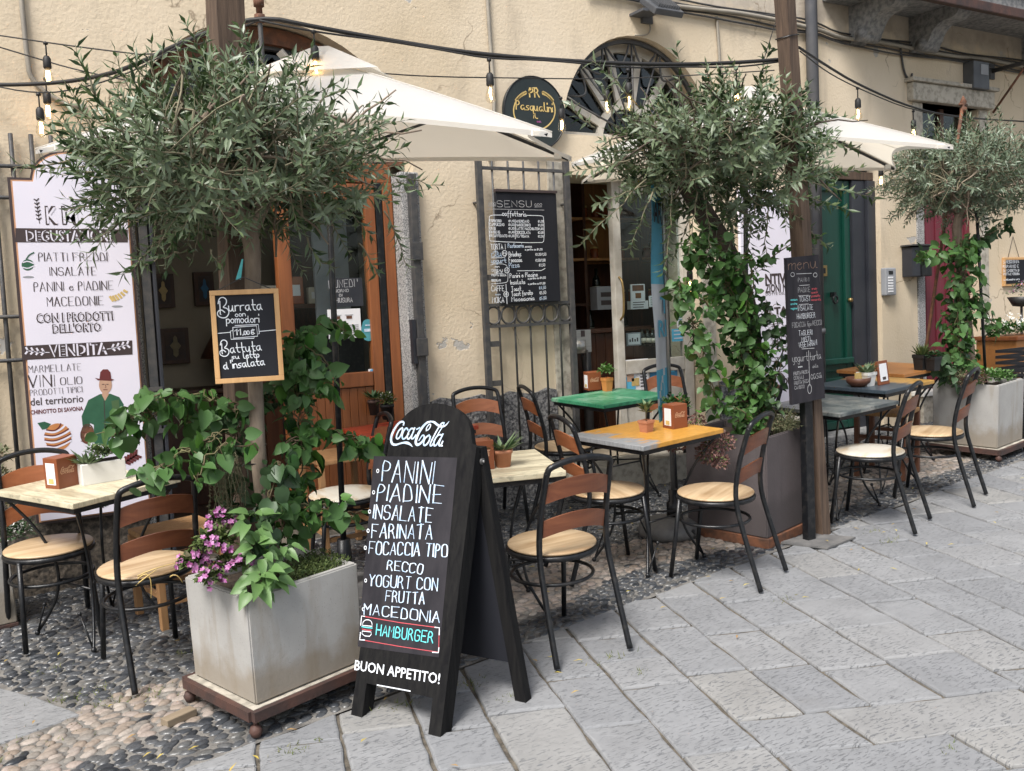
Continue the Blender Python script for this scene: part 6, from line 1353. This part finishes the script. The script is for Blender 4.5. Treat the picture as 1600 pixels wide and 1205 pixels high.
# ================================================================== planters
def planter(label, x, y, deg, a, b, h, mt, z0=.10, tray='rustdark', taper=.985, rim=.03, scale_tray=1.12, inner=True, balls=True):
    t = thing('stone_planter' if mt == 'concrete' else 'steel_planter', label, 'planter', gp(x, y), deg, None, True)
    mb = MB(); A, B = a/2, b/2; vs = []
    def rect(k, z): return [(-A*k, -B*k, z), (A*k, -B*k, z), (A*k, B*k, z), (-A*k, B*k, z)]
    def rin(z, r): return [(-A+r, -B+r, z), (A-r, -B+r, z), (A-r, B-r, z), (-A+r, B-r, z)]
    bm = bmesh.new()
    for q in (rect(taper, z0), rect(1, z0+h), rin(z0+h, rim), rin(z0+h-.07, rim)):
        vs.append([bm.verts.new(v) for v in q])
    for i in range(3):
        for k in range(4): bm.faces.new((vs[i][k], vs[i][(k+1) % 4], vs[i+1][(k+1) % 4], vs[i+1][k]))
    bm.faces.new(vs[0][::-1]); bm.faces.new(vs[3])
    ed = [e for e in bm.edges if not (e.verts[0] in vs[3] and e.verts[1] in vs[3])]
    bmesh.ops.bevel(bm, geom=ed, offset=.006, segments=2, affect='EDGES'); bm.verts.index_update()
    mb.add([v.co.copy() for v in bm.verts], [[v.index for v in f.verts] for f in bm.faces], mt); bm.free(); mb.build('pot', t)
    mb = MB(); n = 8; g_ = [[(-A+rim+.003+(2*A-2*rim-.006)*i/n, -B+rim+.003+(2*B-2*rim-.006)*j/n, z0+h-.045+R.uniform(-.008, .012)) for j in range(n+1)] for i in range(n+1)]
    vs2 = [p for r_ in g_ for p in r_]; mb.add(vs2, [(i*(n+1)+j, (i+1)*(n+1)+j, (i+1)*(n+1)+j+1, i*(n+1)+j+1) for i in range(n) for j in range(n)], 'soil', True); mb.build('soil', t)
    mb = MB(); s = scale_tray
    if balls:
        for sx, sy in ((0, -1), (0, 1), (-1, 0), (1, 0)):
            if sx == 0: mb.box(-A*s, A*s, sy*B*s-.012, sy*B*s+.012, z0-.046, z0-.006, tray)
            else: mb.box(sx*A*s-.0118, sx*A*s+.0118, -B*s+.0121, B*s-.0121, z0-.0455, z0-.0065, tray)
        mb.box(-A*s+.012, A*s-.012, -B*s+.012, B*s-.012, z0-.035, z0-.004, 'stone' if mt == 'concrete' else tray); mb.build('tray', t)
        for sx in (-1, 1):
            for sy in (-1, 1): mb = MB(); mb.tube([(sx*A*s*.95, sy*B*s*.95, z0-.045), (sx*A*s*.95, sy*B*s*.95, .05)], .008, 6, tray); mb.lathe([(0, -.026), (.018, -.02), (.026, 0), (.018, .02), (0, .026)], 12, tray, (sx*A*s*.95, sy*B*s*.95, .027)); mb.build('ball_foot', t)
    else:
        mb.box(-A*s, A*s, -B*s, B*s, .0, z0-.001, tray, bev=.004); mb.build('base', t)
    return t
PL1 = (1.13, 3.85); PL2 = (4.23, 4.31); PL3 = (7.30, 4.76)
planter('pale concrete planter nearest the street on a rusty tray with ball feet', *PL1, 16, .52, .46, .42, 'concrete', .115)
planter('brown grey steel planter with the leaning olive tree', *PL2, 14, .44, .56, .60, 'brownsteel', .06, 'rust', .99, .02, 1.04, balls=False)
planter('pale concrete planter on a rusty tray at the far right end of the terrace', *PL3, 10, .50, .52, .50, 'concrete')
wl = G(2, 978); t = planter('white planter box with small white flowers at the left edge of the frame', wl.x-.12, wl.y+.10, 5, .36, .34, .36, 'concrete', .02, 'rustdark', 1.0, .02, 1.02, balls=False)
w2 = thing('wood_wedge', 'small block of wood under a ball foot of the nearest concrete planter', 'wood block', G(275, 1128), 20, None, True); mb = MB(); mb.box(-.05, .08, -.025, .025, 0, .03, 'brick_wood', bev=.003); mb.build('block', w2)
# ================================================================== trees
def grow_tree(label, base, trunk, limbs, crown_c, crown_r, n_twig, leafm, bark_m, seed, stray=(), size=.055, density=1.0, hang=0.0, shape=None, nleaf=(12, 20), lw=.2):
    global R
    R = random.Random(seed)
    t = thing('olive_tree', label, 'tree', base); C = crown_c-base
    mb = MB(); tr = [p-base for p, r in trunk]; mb.tube(smooth([tuple(p)+(r,) for p, (q, r) in zip(tr, trunk)], 2) and [Vector(q[:3]) for q in smooth([tuple(p)+(r,) for p, (q, r) in zip(tr, trunk)], 2)], [q[3] for q in smooth([tuple(p)+(r,) for p, (q, r) in zip(tr, trunk)], 2)], 12, bark_m)
    top = tr[-1]; nodes_ = []
    for i in range(limbs):
        a = 2*pi*i/limbs+R.uniform(-.3, .3); e = R.uniform(-.25, .95); end = C+Vector((cos(a)*crown_r.x*.72, sin(a)*crown_r.y*.72, e*crown_r.z*.8))
        start = top if R.random() < .6 else tr[-2].lerp(top, R.uniform(.5, 1))
        pts = wobble(curve3(start, start.lerp(end, .45)+Vector((0, 0, .12*crown_r.z+.05)), end, 9), .015)
        mb.tube(pts, [max(.004, trunk[-1][1]*.55*(1-k/9.5)) for k in range(9)], 7, bark_m); nodes_ += pts[3:]
        for _ in range(4):
            s = R.choice(pts[3:]); e2 = s+rv(.28)+ (s-C)*.35; p2 = wobble(curve3(s, s.lerp(e2, .5)+V3(0, 0, .05), e2, 6), .012); mb.tube(p2, [.008, .007, .006, .005, .004, .003], 5, bark_m); nodes_ += p2[2:]
    mb.build('trunk', t)
    lf, tw = MB(), MB()
    def twig(p, d, L, k, up=.15):
        pts = [p]; q = p.copy(); dd = d.normalized()
        for i in range(6): dd = (dd+rv(.16)+V3(0, 0, up*.2-hang*.25)).normalized(); q = q+dd*(L/6); pts.append(q)
        tw.tube(pts, [.0032, .003, .0026, .0022, .0018, .0014, .001], 4, 'twig', caps=False)
        ax = dd.orthogonal().normalized(); ph = R.uniform(0, 6)
        for i in range(k):
            f = .12+.88*(i//2*2)/max(1, k-1); j = min(5, int(f*6)); pos = pts[j].lerp(pts[j+1], f*6-j); td = (pts[j+1]-pts[j]).normalized()
            o = Quaternion(td, ph+(i//2)*1.57+(i % 2)*pi) @ td.orthogonal().normalized()
            leaf(lf, pos, td*R.uniform(.5, 1.0)+o*R.uniform(.7, 1.1)+V3(0, 0, -.1*hang), (td+rv(.4)), size*R.uniform(.65, 1.2)*(1-.3*(f > .85)), size*lw*R.uniform(.85, 1.15), leafm if R.random() < .8 else 'olive2', 'olive', .2, .12)
        leaf(lf, pts[-1], dd, rv(), size*.7, size*.15, leafm, 'olive')
    n = 0; tries = 0
    while n < n_twig and tries < n_twig*20:
        tries += 1
        v = rv()*(R.random()**.38); p = C+Vector((v.x*crown_r.x, v.y*crown_r.y, v.z*crown_r.z))
        if shape and not shape(v): continue
        # clumps and gaps: a coarse lattice of kept cells
        cell = (int((p.x+50)/.17), int((p.y+50)/.17), int((p.z+50)/.17)); 
        if (cell[0]*73+cell[1]*151+cell[2]*283+seed) % 10 < 2.4: continue
        near = min(R.sample(nodes_, min(24, len(nodes_))), key=lambda q: (q-p).length)
        if n % 2 == 0: tw.tube(wobble(curve3(near, near.lerp(p, .5)+V3(0, 0, .03), p, 4), .008), [.005, .004, .0035, .003], 4, 'twig', caps=False)
        d = (p-C); d = Vector((d.x/crown_r.x, d.y/crown_r.y, d.z/crown_r.z)); twig(p, d+rv(.75)+V3(0, 0, .25-hang*.5), R.uniform(.14, .28), R.randint(*nleaf)); n += 1
    for (a, b, k) in stray:       # long shoots that break the outline
        p, q = a-base, b-base; pts = wobble(curve3(p, p.lerp(q, .5)+rv(.03), q, 9), .008); tw.tube(pts, [.0045-.0004*i for i in range(9)], 5, 'twig'); 
        for i in range(k):
            f = .15+.85*i/k; j = min(7, int(f*8)); pos = pts[j].lerp(pts[j+1], f*8-j); td = (pts[j+1]-pts[j]).normalized(); o = Quaternion(td, i*2.4) @ td.orthogonal().normalized()
            leaf(lf, pos, td*.8+o, td+rv(.3), size*R.uniform(.7, 1.25), size*lw*1.05, leafm if i % 3 else 'olive2', 'olive', .2, .15)
    lf.build('crown', t); tw.build('twigs', t); return t
z1 = gz(*PL1)
b1_ = Vector((1.14, 3.86, z1+.5)); at1 = lambda px, py, y=3.82: P(px, py, y)
tr1 = [(b1_, .034), (at1(404, 740), .032), (at1(399, 600), .030), (at1(394, 470), .031), (at1(396, 400), .033), (at1(388, 352), .036)]
st1 = [(at1(a, b, y), at1(c, d, y), k) for a, b, c, d, y, k in ((335, 120, 290, 36, 3.8, 26), (150, 150, 118, 70, 3.8, 16), (420, 110, 372, 40, 3.8, 26), (500, 160, 560, 140, 3.8, 12), (560, 190, 612, 150, 3.75, 14), (230, 130, 205, 75, 3.8, 14), (560, 250, 636, 225, 3.7, 16), (600, 270, 695, 290, 3.75, 14), (600, 330, 640, 420, 3.75, 20), (200, 190, 130, 130, 3.85, 16), (170, 300, 100, 330, 3.9, 14), (240, 380, 190, 430, 3.8, 22), (280, 395, 225, 415, 3.75, 16), (330, 390, 350, 420, 3.7, 12), (560, 380, 590, 430, 3.75, 14), (120, 250, 20, 262, 4.0, 16), (470, 140, 455, 85, 3.8, 16), (620, 280, 655, 300, 3.75, 10), (480, 370, 520, 420, 3.75, 18))]
c1 = at1(368, 268)
grow_tree('nearest olive tree with a broad rounded crown, its trunk carrying the framed chalkboard', b1_, tr1, 12, c1, Vector((.54, .50, .28)), 540, 'olive', 'bark', 11, st1, .066, lw=.225, nleaf=(12, 19), shape=lambda v: v.z > -.62)
z2 = gz(*PL2); b2_ = Vector((4.28, 4.34, z2+.6)); y2 = 4.3
tr2 = [(b2_, .06), (P(1180, 560, y2), .058), (P(1165, 460, y2), .060), (P(1130, 380, y2), .062), (P(1085, 310, y2), .058), (P(1050, 250, y2), .048), (P(1035, 215, y2), .03)]
st2 = [(P(a, b, y2+dy), P(c, d, y2+dy), k) for a, b, c, d, dy, k in ((1000, 170, 925, 95, -.1, 24), (1060, 150, 1058, 62, -.1, 14), (985, 250, 890, 270, -.1, 22), (1010, 280, 905, 385, -.15, 34), (1020, 300, 985, 392, -.15, 26), (1010, 290, 930, 320, -.15, 24), (1180, 150, 1205, 70, -.1, 20), (1230, 160, 1225, 85, -.05, 16), (1250, 180, 1335, 190, -.05, 22), (1260, 210, 1345, 235, -.1, 22), (1240, 300, 1330, 330, -.1, 24), (1270, 280, 1370, 310, -.1, 24), (1200, 330, 1195, 420, -.15, 20), (1180, 320, 1160, 430, -.2, 22), (1230, 330, 1265, 400, -.12, 20), (1150, 310, 1135, 395, -.2, 20), (1215, 310, 1300, 390, -.12, 22), (1090, 300, 1075, 400, -.2, 20), (1050, 300, 1035, 430, -.15, 30), (930, 200, 888, 160, -.1, 14), (1100, 300, 1110, 400, -.2, 24), (960, 190, 940, 130, -.1, 14))]
grow_tree('olive tree with thick leaning trunk and wide loose crown in the brown planter', b2_, tr2, 12, P(1130, 256, 4.2), Vector((.62, .48, .32)), 430, 'olive', 'barkdark', 23, st2, .070, lw=.29, shape=lambda v: not (v.z < -.45 and v.x < -.1))
z3 = gz(*PL3); b3_ = Vector((7.3, 4.78, z3+.5))
tr3 = [(b3_, .034), (P(1512, 500, 4.78), .034), (P(1500, 420, 4.78), .036), (P(1494, 360, 4.76), .036), (P(1498, 335, 4.75), .03)]
st3 = [(P(a, b, y), P(c, d, y), k) for a, b, c, d, y, k in ((1440, 230, 1380, 200, 4.7, 14), (1560, 200, 1560, 165, 4.7, 12), (1420, 260, 1370, 310, 4.6, 16), (1470, 215, 1450, 185, 4.7, 12), (1600, 220, 1630, 170, 4.8, 12), (1430, 320, 1385, 345, 4.7, 14), (1515, 200, 1512, 175, 4.7, 10))]
grow_tree('dense rounded olive tree in the far concrete planter at the right', b3_, tr3, 12, P(1508, 278, 4.75), Vector((.60, .52, .27)), 560, 'olive2', 'bark', 37, st3, .060, lw=.22, nleaf=(13, 20))
R = random.Random(99)
# ================================================================== climbing vines
def vine(label, base, spines, m='vine', L=.07, kind='heart', name='climbing_vine', cat='vine'):
    """spines: (points with radius, leaf count)"""
    t = thing(name, label, cat, base); lf, sm = MB(), MB()
    for pts, rad, cnt, mm in spines:
        q = smooth([tuple(p-base) for p in pts], 2); q = [Vector(a) for a in q]
        for _ in range(2 if rad > .05 else 1): sm.tube([a+rv(rad*.25) for a in q], .0035, 5, 'stem')
        for i in range(cnt):
            f = R.random()*(len(q)-1.001); j = int(f); c = q[j].lerp(q[j+1], f-j); v = rv(); v.z *= .8; p = c+v*rad*(R.random()**.45)
            out = (p-c).normalized() if (p-c).length > 1e-4 else rv()
            n_ = Vector((out.x, out.y-.4, .6)).normalized()+rv(1.0)    # blades turn their faces outwards and to the light
            d = Vector((out.x*.6, out.y*.6, -.5))+rv(.8)
            if i % 3 == 0: sm.tube([c, c.lerp(p, .6)+V3(0, 0, .01), p], [.002, .0018, .0014], 4, 'stem', caps=False)
            s = L*R.choice((.4, .55, .7, .85, 1.0, 1.1, 1.3)); leaf(lf, p, d, n_, s, s*R.uniform(.72, .85), mm, kind, R.uniform(.05, .3), R.uniform(.05, .3))
    lf.build('foliage', t); sm.build('stems', t); return t
Q = lambda pts, y: [P(a, b, y) for a, b in pts]
vine('leafy climbing vine round the nearest olive trunk, its arms reaching over table and stool', gp(*PL1, .5), [
 (Q([(330, 690), (290, 650), (235, 640), (205, 650), (180, 680)], 3.9), .09, 85, 'vine'), (Q([(380, 640), (330, 625), (270, 615), (225, 630)], 3.85), .075, 80, 'vine'), (Q([(340, 680), (300, 700), (270, 720), (240, 735), (232, 750)], 3.75), .07, 45, 'vine'),
 (Q([(400, 700), (365, 690), (330, 705), (310, 735), (305, 760)], 3.68), .05, 26, 'vine'),
 (Q([(440, 840), (462, 760), (472, 690), (462, 620), (465, 560), (475, 520)], 3.85), .075, 260, 'vine'), (Q([(450, 560), (480, 520), (520, 500), (540, 520)], 3.85), .05, 40, 'vine'), (Q([(460, 540), (500, 550), (520, 590), (500, 620)], 3.8), .05, 40, 'vine'),
 (Q([(455, 690), (500, 680), (545, 680), (575, 700)], 3.8), .06, 75, 'vine'), (Q([(430, 800), (480, 790), (530, 795), (545, 815)], 3.75), .08, 80, 'vine'), (Q([(400, 850), (420, 780), (440, 720)], 3.72), .06, 50, 'vine2'), (Q([(360, 800), (370, 720), (360, 640)], 3.95), .08, 90, 'vine2'), (Q([(400, 640), (430, 610), (470, 600)], 3.95), .06, 60, 'vine2')], L=.066)
vine('dense climbing vine wrapping the leaning olive trunk in the brown planter', gp(*PL2, .6), [
 (Q([(1170, 660), (1175, 600), (1165, 540), (1150, 480), (1120, 420), (1095, 380)], 4.2), .145, 760, 'vine'), (Q([(1120, 640), (1110, 580), (1090, 540), (1080, 500)], 4.12), .09, 160, 'vine'), (Q([(1110, 480), (1080, 450), (1060, 440), (1065, 480)], 4.1), .08, 110, 'vine'),
 (Q([(1190, 640), (1215, 580), (1220, 530), (1200, 480)], 4.15), .10, 200, 'vine2'), (Q([(1150, 420), (1170, 390), (1175, 440), (1165, 490)], 4.08), .07, 80, 'vine'), (Q([(1180, 420), (1220, 390), (1250, 370), (1275, 375)], 4.1), .05, 36, 'vine'), (Q([(1190, 700), (1180, 660), (1150, 640)], 4.1), .08, 70, 'vine'), (Q([(1175, 680), (1172, 600), (1160, 520), (1120, 430)], 4.26), .10, 340, 'vine2')], L=.056, kind='round')  # last spine: darker leaf colour inside the mass paints its shaded gaps
vine('climbing vine round the trunk of the far olive tree', gp(*PL3, .5), [
 (Q([(1505, 590), (1500, 540), (1500, 480), (1505, 430), (1500, 380)], 4.7), .16, 520, 'vine'), (Q([(1500, 400), (1460, 395), (1435, 400)], 4.65), .07, 50, 'vine'), (Q([(1520, 470), (1545, 490), (1560, 520)], 4.7), .08, 60, 'vine'), (Q([(1510, 390), (1540, 370), (1570, 350)], 4.75), .10, 70, 'vine2'), (Q([(1485, 590), (1476, 575), (1470, 560)], 4.6), .07, 60, 'vine2'), (Q([(1500, 600), (1498, 540), (1502, 470)], 4.76), .10, 200, 'vine2')], L=.066)  # last spine again puts the shade of the gaps into leaf colour
# ================================================================== planting in the planters
def clump(name, label, cat, p, parts):
    t = thing(name, label, cat, p)
    for nm, fn in parts: mb = MB(); fn(mb); pw(mb, nm, t)
    return t
def geranium(seed_pts, nf):
    def leaves(mb):
        for c, r, n in seed_pts: 
            for i in range(n):
                v = rv(); v.z = abs(v.z)*.9-.1; leaf(mb, c+v*r*R.uniform(.3, 1), v+rv(.5), Z3+rv(.4), R.uniform(.016, .03), R.uniform(.015, .024), 'herb' if R.random() < .85 else 'dry', 'round', .2)
    def cluster(c, r):
        def f_(mb):
            for i in range(nf):
                v = rv(); v.z = abs(v.z)*.8-.25; v.y = -abs(v.y); f0 = c+v.normalized()*r*1.08
                for q in range(R.randint(2, 6)):
                    f = f0+rv(.017)
                    ax = Vector((v.x, v.y-.4, v.z+.3)).normalized()+rv(.5); s = ax.orthogonal().normalized()
                    for k in range(5): leaf(mb, f, Quaternion(ax, k*2*pi/5+R.uniform(-.2, .2)) @ s+ax*.35, ax, .0125, .0105, 'pink', 'petal', .15)
        return f_
    return leaves, [cluster(c, r) for c, r, n in seed_pts]
pg = [(P(335, 850, 3.70), .075, 420), (P(300, 880, 3.74), .05, 230), (P(360, 885, 3.66), .06, 260), (P(330, 905, 3.64), .05, 200), (P(345, 815, 3.75), .05, 200)]
lv, fw_ = geranium(pg, 7); clump('geranium', 'bushy geranium with pink and purple flowers spilling over the left rim of the nearest planter', 'flowering plant', gp(1.0, 3.72, .5), [('foliage', lv)]+[('flower_cluster', f_) for f_ in fw_])
def basil(mb):
    for c, n, s in ((P(405, 860, 3.62), 26, .075), (P(420, 900, 3.58), 22, .085), (P(395, 815, 3.66), 22, .08), (P(440, 850, 3.64), 14, .06), (P(400, 915, 3.57), 8, .10)):
        for i in range(n):
            v = rv(); leaf(mb, c+v*.035, Vector((v.x, v.y-.3, v.z*.5-.25)), Vector((0, -.6, .8))+rv(.4), s*R.uniform(.6, 1.15), s*.5, 'basil', 'round', .2, .35)
clump('leafy_herb', 'bright green large leaved herb hanging over the front corner of the nearest planter', 'herb', gp(1.02, 3.66, .5), [('foliage', basil)])
def carpet(area, n, m, L, zc):
    def f(mb):
        for i in range(n):
            x, y = area(); leaf(mb, Vector((x, y, zc(x, y)+R.uniform(-.015, .03))), Vector((R.uniform(-1, 1), R.uniform(-1, 1), R.uniform(.2, 1.2))), rv(), L*R.uniform(.6, 1.3), L*.5, m, 'olive', .1)
    return f
def a1(): u, v = R.uniform(-.02, .24), R.uniform(-.21, .02); c, s = cos(radians(16)), sin(radians(16)); return PL1[0]+u*c-v*s, PL1[1]+u*s+v*c
clump('thyme', 'low cushion of thyme on the soil of the nearest planter', 'herb', gp(1.2, 3.8, .5), [('foliage', carpet(a1, 2200, 'herb', .014, lambda x, y: gz(x, y)+.525))])
def rosem(mb):
    for k in range(46):
        a = P(R.uniform(320, 372), R.uniform(690, 730), R.uniform(3.75, 3.9)); b = a+V3(R.uniform(-.03, .03), R.uniform(-.03, .03), -R.uniform(.12, .26)); pts = wobble(curve3(a, a.lerp(b, .4)+V3(R.uniform(-.02, .02), -.02, .01), b, 6), .008); mb.tube(pts, .0014, 3, 'dry', caps=False)
        for i in range(26): f = R.random()*4.99; j = int(f); leaf(mb, pts[j].lerp(pts[j+1], f-j), V3(R.uniform(-1, 1), R.uniform(-1, 1), R.uniform(-1, .3)), rv(), .014, .003, 'dry', 'needle')
clump('rosemary', 'dry hanging rosemary left of the nearest olive trunk', 'herb', P(345, 720, 3.8), [('foliage', rosem)])
def sedum(mb):
    for c, r, n in ((P(1055, 690, 4.18), .06, 260), (P(1105, 705, 4.08), .07, 360), (P(1130, 690, 4.08), .07, 300), (P(1085, 665, 4.25), .08, 260), (P(1125, 720, 4.03), .05, 200)):
        for i in range(n): v = rv(); v.z = v.z*.9-.1; leaf(mb, c+v*r*R.random()**.4, v+rv(.6), rv(), .017, .011, 'sedum' if R.random() < .85 else 'herb', 'round', .2)
clump('sedum', 'pinkish brown sedum spilling over the front of the brown planter', 'succulent', gp(4.0, 4.2, .6), [('foliage', sedum)])
def thy(mb):
    c0 = P(1222, 665, 4.08)
    for k in range(150):
        d = rv(); d.z = abs(d.z)*.8+.25; e = c0+V3(0, 0, -.05)+d*R.uniform(.09, .17); pts = curve3(c0+V3(R.uniform(-.05, .05), R.uniform(-.04, .04), -.07), c0+d*.05, e, 5); mb.tube(pts, .0012, 3, 'thyme', caps=False)
        for i in range(18): f = 1+R.random()*2.99; j = int(f); leaf(mb, pts[j].lerp(pts[j+1], f-j), rv(), rv(), .013, .005, 'thyme', 'olive')
clump('thyme', 'rounded grey green thyme bush at the right end of the brown planter', 'herb', gp(4.35, 4.15, .6), [('foliage', thy)])
clump('small_shrub', 'small green plant at the left end of the brown planter', 'plant', gp(4.0, 4.45, .6), [('foliage', lambda mb: bushlet(mb, P(1055, 640, 4.4), .10, 190, .035, 'vine', 'olive'))])
clump('sedum', 'brown dried trailing plant over the left rim of the far concrete planter', 'succulent', gp(7.15, 4.6, .6), [('foliage', lambda mb: [bushlet(mb, P(1498+k*8, 596+4*(k % 2), 4.6), .09, 150, .02, 'sedum' if k % 3 else 'dry') for k in range(5)])])
clump('small_shrub', 'light green leafy plant at the right rim of the far concrete planter', 'plant', gp(7.5, 4.6, .6), [('foliage', lambda mb: [bushlet(mb, P(1545+k*9, 592, 4.62), .08, 120, .028, 'basil') for k in range(4)])])
clump('white_flowers', 'small white flowers in the planter box at the left edge of the frame', 'flowering plant', gp(wl.x, wl.y, .4), [('foliage', lambda mb: [bushlet(mb, P(-14+k*14, 838, wl.y+.08), .10, 170, .028, 'vine2', 'olive') for k in range(4)]), ('flowers', lambda mb: [bushlet(mb, P(8+k*12, 832+10*(k % 2), wl.y+.02), .07, 36, .014, 'petal_white') for k in range(3)])])
clump('small_shrub', 'grey leaved bush above the white flowers at the left edge of the frame', 'plant', gp(wl.x, wl.y+.2, .4), [('foliage', lambda mb: [bushlet(mb, P(-5+k*9, 720+k*35, wl.y+.15), .09, 140, .03, 'thyme', 'olive') for k in range(3)])])
# straw on the chair seat
t = thing('straw', 'dry straw blades lying over the chair beside the nearest planter', 'straw', P(240, 890, 4.35)); mb = MB()
for a, b, c in (((215, 905), (240, 880), (236, 935)), ((215, 900), (245, 885), (285, 878)), ((212, 915), (230, 900), (245, 890)), ((262, 905), (275, 890), (285, 910))): mb.ribbon([(0, 0), (.5, .1), (1, 0)], .0, X3, X3, Z3, 0, 'grass') if False else mb.tube(curve3(P(*a, 4.33)-t.location, P(*b, 4.3)-t.location, P(*c, 4.31)-t.location, 7), [.003, .003, .003, .0026, .002, .0016, .001], 4, 'gold')
mb.build('blades', t)
# ================================================================== far right: flower trough, crates, basket
yb = 5.35
p = P(1612, 555, yb); t = thing('flower_trough', 'orange brown wooden flower trough on legs with white daisies at the right edge', 'planter', gp(p.x, yb)); zt = P(1590, 523, yb).z-t.location.z; zb = P(1590, 555, yb).z-t.location.z; x0 = P(1556, 540, yb).x-p.x
mb = MB(); mb.box(x0, x0+1.3, -.2, .2, zb-.12, zt-.04, 'wood_top', bev=.01); mb.box(x0-.03, x0+1.33, -.23, .23, zt-.039, zt, 'door_wood', bev=.008); mb.build('box', t)
for sx in (x0+.05, x0+1.25):
    for sy in (-.15, .15): mb = MB(); mb.box(sx-.03, sx+.03, sy-.03, sy+.03, 0, zb-.121, 'door_wood'); mb.build('leg', t)
mb = MB(); [bushlet(mb, V3(x0+.12+k*.13, R.uniform(-.08, .05), zt+.02), .12, 150, .04, 'vine', 'olive', .9) for k in range(9)]; mb.build('foliage', t)
mb = MB()
for k in range(90):
    c = V3(x0+.05+R.random()*1.1, R.uniform(-.2, .15), zt+R.uniform(.06, .2)); ax = V3(R.uniform(-.4, .4), -.6, .7); s = ax.orthogonal().normalized()
    for q in range(6): leaf(mb, c, Quaternion(ax.normalized(), q*pi/3) @ s, ax, .024, .016, 'petal_white', 'petal', 0)
    mb.lathe([(0, 0), (.007, .002), (0, .006)], 6, 'yellow', c)
mb.build('flowers', t)
def crate(label, px, py, yy):
    p = P(px, py, yy); t = thing('plastic_crate', label, 'crate', p, 4, 'stacked black crates'); mb = MB(); a, b, h = .30, .20, .19
    mb.box(-a, a, -b, b, 0, .012, 'crate')
    for z in (.013, .065, .115, .165): mb.box(-a, a, -b, -b+.012, z, z+.025, 'crate'); mb.box(-a, a, b-.012, b, z, z+.025, 'crate'); mb.box(-a, -a+.012, -b+.0121, b-.0121, z, z+.025, 'crate'); mb.box(a-.012, a, -b+.0121, b-.0121, z, z+.025, 'crate')
    for k in range(9): x = -a+.01+k*.0725; mb.box(x-.008, x+.008, -b-.003, -b-.0005, .012, h, 'crate')
    mb.build('body', t); mb = MB(); mb.box(-.25, -.13, -b-.006, -b-.0035, .04, .13, 'paper'); mb.build('label', t); return t
cz = P(1606, 600, 4.80); zg = gz(cz.x, 4.80)
for k, lab in enumerate(('black plastic crate at the right edge, lowest of its stack', 'black plastic crate at the right edge, second from the bottom of its stack', 'black plastic crate at the right edge, third from the bottom of its stack', 'black plastic crate at the right edge, topmost of its stack')):
    t = crate(lab, 1606, 600, 4.80); t.location = (cz.x+.03*(k % 2)+.05, 4.80-.03*(k % 2), zg+.01+.195*k)
pb = P(1596, 470, 5.5); t = thing('flower_basket', 'hanging basket with purple flowers on an iron stand at the right edge', 'flower basket', gp(pb.x, 5.5)); dz = pb.z-t.location.z
mb = MB(); mb.tube([(0, 0, 0), (0, 0, dz-.05)], .012, 8, 'iron'); mb.tube([(-.2, 0, 0), (.2, 0, 0)], .01, 6, 'iron'); mb.build('stand', t)
mb = MB(); mb.lathe([(0, dz-.06), (.08, dz-.05), (.13, dz+.04), (.12, dz+.04), (0, dz)], 16, 'blackpot'); mb.build('pot', t); mb = MB(); bushlet(mb, V3(0, 0, dz+.06), .13, 120, .03, 'vine2'); bushlet(mb, V3(-.02, -.03, dz+.08), .12, 60, .025, 'pink'); bushlet(mb, V3(0, -.03, dz+.08), .12, 30, .022, 'petal_white'); mb.build('plant', t)
t = thing('tree_stake', 'thin black stake beside the trunk of the far olive tree', 'stake', gp(7.34, 4.70, .5)); mb = MB(); mb.tube([(0, 0, 0), P(1526, 330, 4.68)-t.location], .012, 8, 'black'); mb.build('rod', t)
t = thing('plant_tie', 'dark wire tie round the trunk of the nearest olive tree', 'wire tie', P(402, 697, 3.83)); mb = MB()
for dz in (0, -.065): mb.tube([(.035*cos(a*pi/8), .035*sin(a*pi/8)+.0, dz+.004*cos(a*pi/8)) for a in range(16)], .003, 5, 'black', True)
mb.build('wire', t)
t = thing('plant_tag', 'teal strip hanging from a branch beside the nearest olive trunk', 'tag', P(379, 405, 3.78)); mb = MB(); a, b = P(379, 405, 3.78)-t.location, P(372, 437, 3.78)-t.location; mb.add([a+V3(-.003, 0, 0), a+V3(.003, 0, 0), b+V3(.011, 0, 0), b+V3(-.009, 0, 0), a+V3(-.003, .0015, 0), a+V3(.003, .0015, 0), b+V3(.011, .0015, 0), b+V3(-.009, .0015, 0)], [(3, 2, 1, 0), (4, 5, 6, 7), (0, 1, 5, 4), (2, 3, 7, 6), (1, 2, 6, 5), (3, 0, 4, 7)], 'teal'); mb.build('strip', t)
